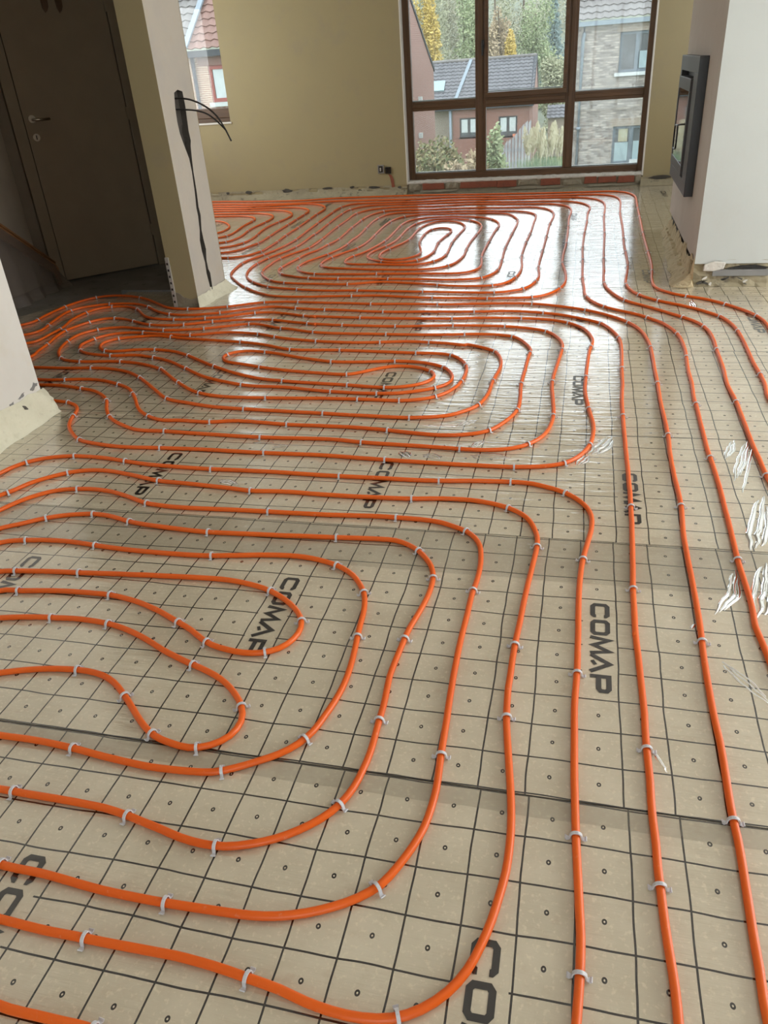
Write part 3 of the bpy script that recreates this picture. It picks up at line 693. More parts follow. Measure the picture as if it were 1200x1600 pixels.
# ------------------------------------------------------------------ yellow foam along the left wall and round the pillar
def foam_wall():
    P = []
    n = 90
    for i in range(n+1):
        y = -2.3 + (2.985+2.3)*i/n
        row = []
        for j in range(12):
            t = j/11; z = .125*(1-t)**1.0+.001
            x = -2.458 + .010 + .012*math.sin(t*3.1) + .052*t**2.2 + .012*noise.noise((y*9, t*5, 2)) + .016*noise.noise((y*3.5, t*2, 8))*t + .006*noise.noise((y*28, t*14, 5))*min(1, t*4)
            if j == 0: x = -2.459
            row.append((x, y, z + (.022*noise.noise((y*7, 0, 4))+.010*noise.noise((y*26, 0, 2)) if j < 3 else 0)))
        P.append(row)
    # return round the wall's end
    P.append([(-2.50-.02*t/11, 2.99+.05*(t/11)**2, p[2]) for t, p in enumerate(P[-1])])
    P.append([(-2.62, 2.985+.045*(t/11)**2, p[2]) for t, p in enumerate(P[-1])])
    return MB().grid(P).build('foam_seal', M['foam'])
fs = foam_wall(); tag(fs, 'pale yellow foam seal along the foot of the white left wall', 'foam strip')
hole = MB().tube([(-2.452, 2.79, .105), (-2.438, 2.80, .092), (-2.432, 2.812, .078)], [.006, .011, .005], 10)
hole.build('foam_cavity', M['render_dark'], fs)
# grey chipped patches in the white wall just above the foam
for (y0, z0, ww, hh) in [(2.925, .150, .05, .022), (2.83, .140, .05, .014), (2.745, .126, .05, .014), (2.64, .118, .035, .010), (2.58, .115, .03, .01), (2.60, .07, .012, .02)]:
    pol = []
    for a in range(18):
        an = 2*math.pi*a/18; rr = .55+.75*random.random(); pol.append((-2.4605, y0+ww*.5*rr*math.cos(an), z0+.30*ww*math.cos(an)*.35+hh*.6*rr*math.sin(an)))
    MB().prism(pol, (.002, 0, 0)).build('plaster_chip', M['board'], bpy.data.objects['wall_left'], fix=True)
def foam_pillar():
    path = [(-2.66, 4.783, 0, -1), (-2.60, 4.782, 0, -1), (-2.54, 4.781, 0, -1), (-2.512, 4.78, .3, -1), (-2.506, 4.79, 1, -.4)]
    path = [(-2.507, 4.778, .5, -.9)] + [(-2.508, 4.80+.44*i/16, 1, 0) for i in range(17)] + [(-2.51, 5.255, .7, .7)]
    P = []
    for k, (x, y, nx, ny) in enumerate(path):
        row = []; w_ = .035+.05*(k/18)**2; h = .07+.012*noise.noise((y*14, 0, 0))
        gap = 4.985 < y < 5.035
        for j in range(9):
            t = j/8; off = .004+.012*math.sin(t*3)+w_*t**2.4*(1+.5*noise.noise((y*11, 2, 6)))+.009*noise.noise((y*20, t*6, 3)) - (.02 if gap and t < .6 else 0)
            row.append((x+nx*off, y+ny*off, h*(1-t)+.001))
        P.append(row)
    return MB().grid(P).build('foam_seal', M['foam'])
tag(foam_pillar(), 'pale yellow foam seal round the foot of the chased pillar', 'foam strip')

# ------------------------------------------------------------------ printed insulation sheets
LETTERS = {}
def rounded(path_pts): return path_pts
LETTERS['C'] = [([(1.12,.30),(1.12,.22),(1.02,.125),(.30,.125),(.16,.24),(.16,.76),(.30,.875),(1.02,.875),(1.12,.78),(1.12,.70)], False)]
LETTERS['O'] = [([(.30,.125),(1.0,.125),(1.14,.24),(1.14,.76),(1.0,.875),(.30,.875),(.16,.76),(.16,.24)], True)]
LETTERS['M'] = [([(.06,.0),(.24,.93),(.66,.16),(1.08,.93),(1.26,.0)], False)]
LETTERS['A'] = [([(.0,.04),(.62,.93),(1.22,.0)], False), ([(.42,.10),(.72,.26)], False)]
LETTERS['P'] = [([(.14,.0),(.14,.875),(.98,.875),(1.12,.77),(1.12,.50),(.98,.40),(.14,.40)], False)]
def word_mesh(x, y, H=0.0515, adv=0.0735):
    """COMAP, tops of the letters towards +x, reading towards the camera"""
    m = MB()
    for li, c in enumerate('COMAP'):
        for path, closed in LETTERS[c]:
            t = .125*H if not (c == 'A' and len(path) == 2) else .09*H
            pts = [Vector((a*H*1.03, b*H, 0)) for a, b in path]; n = len(pts)
            L, Rr = [], []
            for i in range(n):
                pv = pts[i-1] if (i > 0 or closed) else None; nx = pts[(i+1) % n] if (i < n-1 or closed) else None
                d1_ = (pts[i]-pv).normalized() if pv is not None else None; d2_ = (nx-pts[i]).normalized() if nx is not None else None
                d_ = ((d1_ or d2_)+(d2_ or d1_)).normalized(); nrm = Vector((-d_.y, d_.x, 0))
                ref = d1_ or d2_; cosv = max(.45, abs(nrm.dot(Vector((-ref.y, ref.x, 0)))))
                L.append(pts[i]+nrm*t/cosv); Rr.append(pts[i]-nrm*t/cosv)
            for i in range(n if closed else n-1):
                j = (i+1) % n; q = []
                for p in (L[i], L[j], Rr[j], Rr[i]):
                    wx = x + (p.y - H/2); wy = y - li*adv - p.x
                    q.append((wx, wy, wavy(wx, wy)+.0009))
                m.quad(*q)
    return m
SEAMS = [(-2.38, .112, 'behind'), (.112, 1.112, 'A'), (1.112, 2.125, 'B'), (2.125, 2.925, 'C'), (2.925, 3.967, 'D'), (3.967, 5.0, 'E'), (5.0, 6.03, 'F'), (6.03, 7.08, 'G'), (7.08, 8.27, 'H'), (8.27, 9.53, 'I')]
OFF = {'behind': (.0592, .012), 'A': (.0592, .0088), 'B': (.0511, .0158), 'C': (.060, .02), 'D': (.062, .008), 'E': (.067, -.03), 'F': (.06, .0), 'G': (.055, .03), 'H': (.06, .08), 'I': (.062, .07)}
WORD = {'A': (-.09, .792, .91), 'B': (.108, 1.802, .908), 'C': (.216, 2.602, .90), 'D': (.022, 3.592, .912), 'E': (.937, 4.63, .92), 'F': (.435, 5.67, .91), 'G': (-1.95, 6.76, .91), 'H': (-2.817, 7.938, .91), 'I': (-2.848, 9.09, .91)}
LAB = {'A': 'nearest printed beige insulation sheet, at the lower edge of the photo', 'B': 'second printed insulation sheet from the front, under the bean-shaped inner pipe loops',
       'C': 'narrow printed insulation sheet level with the foot of the left wall', 'D': 'printed insulation sheet under the front part of the middle pipe coil',
       'E': 'printed insulation sheet running from the hall past the pillar foot', 'F': 'shiny printed insulation sheet between pillar and chimney',
       'G': 'shiny printed insulation sheet under the near half of the far coil', 'H': 'shiny printed insulation sheet under the far half of the far coil',
       'I': 'farthest printed insulation sheet, along the foot of the window wall', 'behind': 'printed insulation sheet behind the camera position'}
def xl(y, key):
    if key == 'D' and y < 2.97: return -2.455
    if key == 'D': return -4.05
    if key == 'E': return -4.05+max(0, (y-4.1))*.62
    if y < 5.0: return -2.455
    if y < 5.27: return -2.50
    if y < 5.335: return -2.50
    if y < 6.405: return -2.53-(y-5.335)*.83
    return -5.54
def xr(y): return 3.89 if y < 5.2 else (.70 if y < 7.105 else 1.89)
for y0, y1, key in SEAMS:
    if key == 'behind': ny = 40
    else: ny = max(4, int((y1-y0)/.028))
    ys = [y0+.0015+(y1-y0-.003)*j/ny for j in range(ny+1)]
    extra = {2.925: [2.969, 2.975], 5.0: [5.20, 5.205, 5.33, 5.34], 6.03: [6.40, 6.41], 7.08: [7.10, 7.11]}.get(y0, [])
    ys = sorted(ys+extra)
    nx = 60 if key == 'behind' else 190
    m = MB(); P = []
    for y in ys:
        a, b = xl(y, key), xr(y)
        P.append([(a+(b-a)*i/nx, y, wavy(a+(b-a)*i/nx, y)) for i in range(nx+1)])
    m.grid(P)
    # board below the film, visible only as an edge
    o = m.build('insulation_sheet', M['film'])
    ox, oy = OFF[key]; o['grid_offset'] = [ox, oy, 0.0]; o['word_band'] = list((WORD[key][0], WORD[key][2], WORD[key][1])) if key in WORD else [0.0, 1.0, -99.0]
    tag(o, LAB[key], 'floor panel', 'printed insulation sheets on the floor')
    if key == 'behind': continue
    wx, wy, per = WORD[key]
    for k in range(-6, 5):
        x = wx+per*k
        if xl(wy, key)+.06 < x < xr(wy)-.06 and xl(wy-.36, key)+.05 < x < xr(wy-.36)-.05 and x < 1.6:
            word_mesh(x, wy).build('printed_word', M['ink'], o)
    # clear flap of the neighbouring sheet lapping over this sheet's far edge
    fw = {'A': .052, 'B': .235}.get(key, .03); fx1 = 2.0
    P = []
    for j in range(6):
        y = y1-fw+fw*j/5
        P.append([(xl(y, key)+.01+(fx1-xl(y, key))*i/90, y + (.004*noise.noise((i*.4, 1, 0)) if j == 0 else 0), wavy(xl(y, key)+.01+(fx1-xl(y, key))*i/90, y)+.0006) for i in range(91) if xl(y, key)+.01+(fx1-xl(y, key))*i/90 < xr(y)+2])
    if key in 'AB': MB().grid(P).build('film_flap', M['flap'], o)
# small offcut in the hall, behind the pillar's front, with its pale edge strip
P = [[(-3.28+.60*i/20, 5.003+.185*j/6, wavy(-3.28+.60*i/20, 5.003+.185*j/6)) for i in range(20)] for j in range(7)]
o = MB().grid(P).build('insulation_sheet', M['film']); o['grid_offset'] = [.067, .0, 0.0]; o['word_band'] = [0.0, 1.0, -99.0]
tag(o, 'small printed insulation offcut in the hall beside the pillar', 'floor panel', 'printed insulation sheets on the floor')
es = MB().box(-3.34, 5.192, -.03, -2.70, 5.20, .012).build('edge_strip', M['board'])
tag(es, 'thin pale edge strip where the sheets end in the hall', 'edge strip')

# loose creases of clear polythene that catch the light
def crease(pts, wid, hgt, label):
    """one to three sharp parallel ridges pinched up in the film"""
    m = MB(); n = len(pts); rid = [0.0] if wid < .015 else [-.75, .05, .8]
    for ri, off in enumerate(rid):
        rw = wid*(.42 if len(rid) == 1 else .26); P = []
        k0, k1 = (0, 14) if len(rid) == 1 else ((1, 14), (0, 13), (2, 12))[ri]
        for k in range(k0, k1+1):
            t = k/14*(n-1); i = min(int(t), n-2); f = t-i
            p = Vector((*pts[i], 0)).lerp(Vector((*pts[i+1], 0)), f); d = (Vector((*pts[i+1], 0))-Vector((*pts[i], 0))).normalized(); nn = Vector((-d.y, d.x, 0))
            e = abs(math.sin(math.pi*(k-k0)/(k1-k0)))**.7
            p = p+nn*(off*wid*(.5+.5*e)+wid*.25*noise.noise((k*.5, off*3, wid*90)))
            P.append([(q.x, q.y, wavy(q.x, q.y)+.0004+rw*.62*e*(1+.35*noise.noise((k*.8, off, 3)))*max(0, 1-abs(u+.25)**1.5)) for u in (-1.2, -.8, -.5, -.25, 0, .35, .75, 1.2) for q in (p+nn*(u*rw*(.3+.7*e)),)])
        m.grid(P)
    o = m.build('film_crease', M['foil']); return tag(o, label, 'film crease')
CREASES = [
 ([(0.616, 2.921), (0.565, 2.75)], 0.016, 0.007, 'short bright crease in the clear film near the right edge, below the sheet seam'),
 ([(0.663, 2.914), (0.615, 2.744), (0.574, 2.58)], 0.018, 0.008, 'long curved crease in the clear film beside the second run from the right'),
 ([(0.672, 2.858), (0.625, 2.668), (0.582, 2.497)], 0.012, 0.006, 'thin crease running beside the long curved one at the right edge'),
 ([(0.644, 2.481), (0.588, 2.247), (0.564, 2.127)], 0.03, 0.012, 'broad shiny fold in the film at the right edge, above the overlap band'),
 ([(0.491, 2.015), (0.468, 1.892), (0.412, 1.791)], 0.018, 0.008, 'bent crease left of the run crossing the overlap band at right'),
 ([(0.581, 2.067), (0.543, 1.902), (0.512, 1.778)], 0.028, 0.012, 'broad shiny fold in the film at the right edge, below the overlap band'),
 ([(0.337, 1.722), (0.353, 1.746)], 0.01, 0.006, 'tiny bright crease beside the second run from the front bend'),
 ([(0.401, 1.602), (0.445, 1.531), (0.49, 1.469)], 0.016, 0.008, 'straight diagonal crease at the right edge, halfway down the photo'),
 ([(0.217, 1.281), (0.242, 1.221)], 0.01, 0.006, 'small crease right of the clip on the first straight run'),
 ([(0.161, 2.911), (0.121, 2.807), (0.078, 2.736)], 0.03, 0.01, 'bright patch of folded film at the corner of the outermost middle loop'),
 ([(0.073, 2.735), (0.032, 2.645)], 0.02, 0.008, 'small fold just below the corner of the outermost middle loop'),
 ([(0.316, 4.662), (0.381, 4.547), (0.479, 4.462)], 0.014, 0.01, 'thin bright crease crossing between runs near the chimney'),
 ([(0.655, 4.889), (0.657, 4.7)], 0.018, 0.009, 'bright fleck of raised film left of the chimney-side word'),
 ([(-0.375, 2.692), (-0.312, 2.682), (-0.22, 2.702)], 0.026, 0.009, 'crumpled shiny film between the two lowest loops of the middle coil'),
 ([(-0.564, 2.68), (-0.484, 2.659)], 0.022, 0.008, 'short shiny fold right of the upper printed word, between two pipes'),
 ([(-0.659, 2.7), (-0.604, 2.648)], 0.022, 0.008, 'small shiny fold above the upper printed word'),
 ([(-1.2, 2.686), (-1.137, 2.722)], 0.016, 0.008, 'short diagonal glint in the film left of centre'),
 ([(-1.302, 2.726), (-1.21, 2.735)], 0.014, 0.007, 'short level glint in the film left of centre'),
 ([(-1.455, 2.956), (-1.341, 2.958)], 0.014, 0.007, 'long level glint above the third loop left of centre'),
 ([(-1.314, 2.39), (-1.213, 2.364)], 0.016, 0.007, 'glint in the film beside the second printed word from the left'),
 ([(-0.473, 2.959), (-0.394, 3.039)], 0.018, 0.008, 'diagonal glint inside the second loop of the middle coil'),
 ([(-0.384, 2.761), (-0.34, 2.837)], 0.016, 0.008, 'diagonal glint below the third loop of the middle coil'),
]
for pts_, w_, h_, lab_ in CREASES: crease(pts_, w_, h_, lab_)


# ------------------------------------------------------------------ heating pipes
PIPES = {
 'near': [-150,-1000,-151,-950,-151,-900,-151,-850,-151,-800,-152,-750,-152,-700,-152,-650,-152,-600,-153,-550,-153,-500,-154,-450,-156,-400,-158,-350,-160,-300,-162,-250,-164,-200,-165,-150,-167,-100,-171,-50,-176,0,-185,49,-199,97,-217,143,-239,188,-263,232,-290,274,-320,314,-352,352,-388,387,-429,416,-474,439,-520,458,-566,476,-614,493,-662,506,-711,514,-761,514,-811,514,-861,514,-911,519,-960,527,-1009,535,-1059,543,-1108,551,-1158,558,-1207,564,-1257,570,-1307,576,-1356,582,-1406,588,-1455,595,-1505,603,-1554,611,-1603,621,-1652,630,-1701,639,-1751,648,-1800,658,-1849,669,-1897,682,-1944,698,-1989,719,-2030,749,-2063,786,-2089,828,-2108,875,-2123,922,-2135,971,-2142,1020,-2146,1070,-2147,1120,-2147,1170,-2146,1220,-2144,1270,-2142,1320,-2141,1370,-2140,1420,-2140,1470,-2140,1520,-2140,1570,-2139,1620,-2138,1670,-2135,1720,-2132,1770,-2125,1820,-2116,1869,-2101,1916,-2083,1963,-2062,2009,-2042,2054,-2021,2100,-1996,2143,-1965,2182,-1928,2215,-1883,2236,-1834,2245,-1784,2251,-1734,2250,-1685,2242,-1637,2227,-1591,2209,-1545,2189,-1498,2172,-1448,2164,-1399,2159,-1349,2157,-1299,2157,-1249,2159,-1199,2161,-1149,2163,-1099,2164,-1049,2165,-999,2166,-949,2166,-899,2167,-849,2168,-799,2169,-749,2172,-699,2175,-649,2178,-599,2179,-549,2178,-499,2178,-449,2175,-400,2165,-355,2144,-312,2120,-278,2083,-257,2038,-248,1989,-243,1939,-242,1889,-244,1839,-248,1789,-249,1739,-249,1689,-250,1639,-251,1589,-251,1539,-250,1489,-249,1439,-247,1389,-245,1339,-242,1289,-240,1239,-238,1189,-235,1139,-232,1089,-234,1039,-240,990,-254,942,-273,896,-297,852,-333,818,-375,792,-421,771,-469,756,-518,748,-568,745,-618,743,-668,741,-718,740,-768,740,-818,741,-868,744,-917,748,-967,751,-1017,751,-1067,753,-1117,758,-1167,763,-1217,769,-1266,775,-1316,782,-1365,787,-1415,792,-1465,796,-1515,801,-1565,807,-1614,814,-1663,823,-1712,836,-1758,854,-1802,877,-1844,904,-1882,937,-1914,975,-1939,1019,-1954,1066,-1962,1115,-1966,1165,-1968,1215,-1969,1265,-1970,1315,-1971,1365,-1971,1415,-1969,1465,-1966,1515,-1962,1565,-1956,1615,-1947,1664,-1938,1713,-1927,1762,-1912,1809,-1886,1851,-1841,1870,-1792,1879,-1742,1886,-1692,1890,-1642,1890,-1593,1886,-1543,1880,-1493,1875,-1443,1871,-1393,1868,-1343,1866,-1293,1865,-1243,1865,-1193,1866,-1143,1868,-1094,1873,-1044,1881,-995,1889,-945,1897,-896,1903,-846,1906,-796,1904,-747,1895,-699,1880,-655,1858,-616,1827,-585,1787,-561,1744,-546,1696,-538,1647,-534,1597,-528,1547,-522,1498,-517,1448,-514,1398,-515,1348,-521,1298,-531,1249,-543,1201,-566,1157,-600,1121,-641,1093,-684,1067,-729,1047,-779,1040,-829,1037,-879,1036,-929,1039,-979,1043,-1028,1048,-1078,1054,-1128,1058,-1178,1061,-1228,1062,-1278,1061,-1328,1062,-1378,1064,-1427,1072,-1475,1085,-1521,1105,-1552,1142,-1564,1190,-1545,1231,-1498,1246,-1449,1257,-1402,1273,-1354,1287,-1305,1297,-1255,1303,-1205,1304,-1156,1296,-1110,1276,-1070,1247,-1031,1215,-994,1182,-955,1150,-913,1124,-865,1110,-815,1104,-769,1119,-734,1154,-725,1202,-743,1248,-775,1286,-813,1318,-856,1343,-903,1362,-950,1378,-997,1396,-1043,1415,-1088,1438,-1133,1459,-1180,1477,-1228,1491,-1277,1499,-1327,1503,-1377,1504,-1426,1500,-1476,1496,-1526,1489,-1575,1480,-1624,1469,-1673,1459,-1721,1469,-1758,1499,-1751,1544,-1719,1582,-1676,1604,-1626,1607,-1576,1614,-1527,1620,-1477,1624,-1427,1626,-1377,1627,-1327,1626,-1277,1618,-1229,1607,-1181,1591,-1135,1573,-1090,1551,-1045,1529,-1001,1506,-959,1478,-915,1455,-866,1443,-817,1438,-768,1445,-725,1470,-700,1512,-695,1561,-712,1608,-743,1646,-781,1678,-824,1705,-869,1725,-917,1738,-967,1747,-1017,1751,-1067,1750,-1117,1748,-1166,1745,-1216,1742,-1266,1739,-1316,1735,-1366,1732,-1416,1728,-1466,1724,-1516,1721,-1566,1718,-1615,1714,-1665,1708,-1715,1702,-1764,1693,-1804,1664,-1835,1626,-1857,1581,-1869,1533,-1875,1483,-1879,1433,-1881,1383,-1883,1333,-1884,1283,-1884,1233,-1880,1183,-1871,1134,-1854,1087,-1828,1045,-1796,1006,-1758,974,-1715,948,-1669,931,-1620,921,-1570,916,-1520,913,-1470,911,-1420,909,-1370,910,-1320,912,-1270,915,-1220,918,-1170,919,-1120,918,-1070,918,-1020,918,-970,917,-920,915,-871,908,-822,898,-773,888,-724,877,-674,872,-624,875,-577,889,-531,910,-490,938,-453,972,-425,1012,-407,1059,-399,1108,-395,1158,-396,1208,-398,1258,-399,1308,-403,1358,-407,1408,-406,1458,-403,1508,-400,1558,-396,1607,-387,1657,-379,1706,-373,1755,-371,1805,-375,1855,-388,1903,-413,1946,-444,1985,-483,2016,-529,2036,-578,2038,-628,2036,-678,2033,-728,2030,-778,2027,-828,2025,-878,2022,-928,2019,-978,2017,-1028,2014,-1078,2011,-1128,2009,-1178,2008,-1228,2010,-1278,2014,-1327,2018,-1377,2023,-1427,2029,-1476,2037,-1525,2049,-1572,2064,-1622,2073,-1671,2074,-1721,2065,-1768,2051,-1814,2030,-1856,2003,-1896,1973,-1938,1947,-1974,1912,-2004,1872,-2029,1829,-2045,1781,-2054,1732,-2059,1683,-2061,1633,-2061,1583,-2061,1533,-2060,1483,-2060,1432,-2060,1382,-2062,1333,-2064,1283,-2066,1233,-2067,1183,-2067,1133,-2064,1083,-2058,1033,-2045,985,-2028,938,-2007,892,-1980,851,-1946,814,-1906,784,-1861,762,-1814,746,-1765,733,-1717,723,-1668,713,-1618,704,-1569,694,-1520,686,-1470,679,-1421,674,-1371,669,-1321,665,-1271,662,-1221,658,-1171,656,-1121,654,-1071,654,-1021,653,-971,651,-921,649,-871,648,-821,649,-771,649,-721,650,-671,651,-621,652,-571,650,-522,646,-472,640,-422,634,-373,624,-324,618,-274,618,-225,627,-181,650,-144,684,-117,725,-99,772,-86,820,-77,870,-70,919,-68,969,-69,1019,-73,1069,-79,1119,-86,1168,-93,1218,-100,1267,-106,1317,-109,1367,-111,1417,-110,1467,-110,1517,-109,1567,-107,1617,-104,1667,-102,1716,-100,1766,-97,1816,-94,1866,-90,1916,-87,1966,-83,2016,-81,2066,-84,2116,-96,2164,-114,2211,-142,2251,-182,2282,-227,2304,-274,2318,-324,2327,-374,2329,-424,2327,-473,2321,-523,2314,-573,2310,-622,2308,-672,2307,-722,2306,-772,2306,-823,2307,-873,2308,-922,2310,-972,2313,-1022,2312,-1072,2309,-1122,2305,-1172,2307,-1222,2314,-1271,2319,-1321,2324,-1371,2329,-1421,2333,-1471,2336,-1521,2340,-1570,2349,-1618,2363,-1666,2377,-1714,2389,-1763,2399,-1813,2402,-1863,2398,-1911,2387,-1957,2367,-1997,2338,-2033,2303,-2063,2263,-2083,2217,-2108,2175,-2138,2135,-2163,2092,-2184,2047,-2200,1999,-2210,1950,-2215,1901,-2218,1851,-2219,1801,-2219,1751,-2219,1701,-2219,1651,-2220,1601,-2221,1551,-2222,1501,-2222,1451,-2223,1401,-2223,1351,-2223,1301,-2223,1251,-2223,1201,-2222,1151,-2222,1101,-2222,1051,-2222,1001,-2221,951,-2221,901,-2221,850,-2221,800,-2220,750,-2220,700,-2220,650,-2220,600,-2220,550,-2220,500,-2220,450,-2220,400,-2220,350,-2220,300,-2220,250,-2220,200,-2220,150,-2220,100,-2220,50,-2220,0,-2220,-50,-2220,-100,-2220,-150,-2220,-200,-2220,-250,-2220,-300,-2220,-350,-2220,-400,-2220,-450,-2220,-500,-2220,-550,-2220,-600,-2220,-650,-2220,-700,-2220,-750,-2220,-800,-2220,-850,-2220,-900,-2220,-950,-2220,-1000,-2220,-1000],
 'run_front': [-2290,-1000,-2290,-950,-2291,-900,-2291,-850,-2291,-800,-2292,-750,-2292,-700,-2292,-650,-2293,-600,-2293,-550,-2293,-500,-2294,-449,-2294,-399,-2295,-349,-2295,-299,-2295,-249,-2296,-199,-2296,-149,-2296,-99,-2297,-49,-2297,1,-2297,51,-2298,101,-2298,151,-2298,201,-2298,251,-2299,301,-2299,351,-2299,401,-2299,451,-2300,502,-2300,552,-2300,602,-2300,652,-2301,702,-2301,752,-2301,802,-2302,852,-2302,902,-2303,952,-2304,1002,-2304,1052,-2305,1102,-2306,1152,-2306,1202,-2307,1252,-2307,1302,-2308,1352,-2308,1402,-2308,1452,-2308,1502,-2308,1553,-2308,1603,-2307,1653,-2307,1703,-2306,1753,-2304,1803,-2302,1853,-2300,1903,-2297,1953,-2294,2003,-2291,2053,-2287,2103,-2282,2152,-2277,2202,-2270,2252,-2261,2301,-2247,2349,-2228,2395,-2198,2435,-2159,2466,-2114,2488,-2066,2502,-2017,2511,-1967,2514,-1917,2513,-1867,2509,-1818,2501,-1769,2492,-1719,2485,-1670,2478,-1620,2473,-1570,2468,-1520,2465,-1470,2462,-1420,2460,-1370,2459,-1320,2459,-1270,2460,-1220,2460,-1170,2460,-1120,2460,-1070,2459,-1020,2457,-970,2456,-920,2454,-870,2453,-820,2452,-770,2452,-720,2452,-669,2452,-619,2452,-569,2452,-519,2453,-469,2455,-419,2459,-370,2465,-320,2470,-270,2473,-220,2475,-170,2475,-121,2469,-74,2451,-29,2429,11,2399,44,2362,69,2318,82,2270,85,2221,82,2171,75,2121,68,2071,61,2022,56,1972,53,1922,51,1872,50,1822,50,1772,50,1722,51,1672,51,1622,51,1572,51,1522,50,1472,48,1422,47,1372,48,1322,49,1272,50,1222,51,1172,53,1122,55,1072,57,1022,60,972,63,922,66,872,69,822,69,772,67,722,64,672,62,622,62,572,61,522,61,471,61,421,60,371,60,321,60,271,60,221,60,171,60,121,60,71,60,21,60,-29,60,-79,60,-129,60,-179,60,-229,60,-279,60,-329,60,-379,60,-429,60,-479,60,-530,60,-580,60,-630,60,-680,60,-730,60,-780,60,-830,60,-880,60,-930,60,-980,60,-1000],
 'run_b': [-4000,4100,-3957,4126,-3914,4151,-3871,4177,-3828,4203,-3785,4228,-3741,4251,-3696,4273,-3651,4295,-3608,4321,-3571,4353,-3547,4394,-3542,4442,-3547,4491,-3551,4541,-3551,4591,-3550,4641,-3548,4691,-3544,4741,-3536,4790,-3524,4839,-3509,4886,-3488,4932,-3462,4974,-3428,5008,-3385,5032,-3337,5046,-3288,5053,-3238,5052,-3190,5042,-3142,5026,-3096,5007,-3051,4985,-3008,4960,-2967,4932,-2927,4901,-2888,4870,-2849,4838,-2811,4806,-2772,4774,-2733,4744,-2689,4722,-2641,4709,-2591,4702,-2541,4701,-2492,4704,-2442,4711,-2393,4722,-2345,4735,-2297,4750,-2251,4769,-2206,4791,-2162,4815,-2117,4837,-2071,4853,-2022,4863,-1972,4867,-1922,4868,-1872,4866,-1822,4863,-1772,4858,-1723,4852,-1673,4847,-1623,4842,-1573,4839,-1523,4835,-1473,4831,-1424,4825,-1374,4818,-1325,4812,-1275,4809,-1225,4809,-1175,4809,-1125,4808,-1075,4806,-1025,4804,-975,4801,-925,4798,-875,4795,-825,4794,-775,4796,-725,4800,-675,4804,-625,4808,-575,4810,-525,4811,-475,4811,-425,4810,-375,4808,-325,4804,-276,4797,-227,4786,-179,4772,-132,4754,-86,4735,-41,4713,3,4689,45,4663,86,4634,125,4602,161,4568,195,4531,227,4493,256,4452,282,4409,305,4365,323,4319,337,4271,348,4222,355,4172,361,4123,366,4073,369,4023,370,3973,371,3923,371,3873,371,3823,371,3773,370,3723,370,3673,370,3623,371,3573,371,3523,371,3473,370,3422,370,3372,369,3322,369,3272,369,3222,370,3172,371,3122,372,3072,373,3022,373,2972,373,2922,372,2872,370,2822,368,2772,368,2722,367,2672,368,2622,368,2572,370,2522,371,2472,372,2422,372,2372,370,2322,367,2272,364,2222,362,2172,362,2122,362,2072,362,2022,363,1972,363,1922,363,1872,363,1822,363,1772,362,1722,360,1672,358,1622,357,1571,356,1521,356,1471,356,1421,357,1371,359,1321,359,1271,358,1221,357,1171,357,1121,359,1071,359,1021,358,971,357,921,356,871,356,821,354,771,355,721,357,671,359,621,362,571,365,521,367,471,369,421,371,371,372,321,373,271,374,221,375,171,376,121,377,71,378,21,378,-29,379,-79,379,-129,380,-179,380,-229,381,-279,381,-329,381,-379,381,-430,381,-480,381,-530,381,-580,381,-630,381,-680,380,-730,380,-780,380,-830,380,-880,380,-930,380,-980,380,-1000],
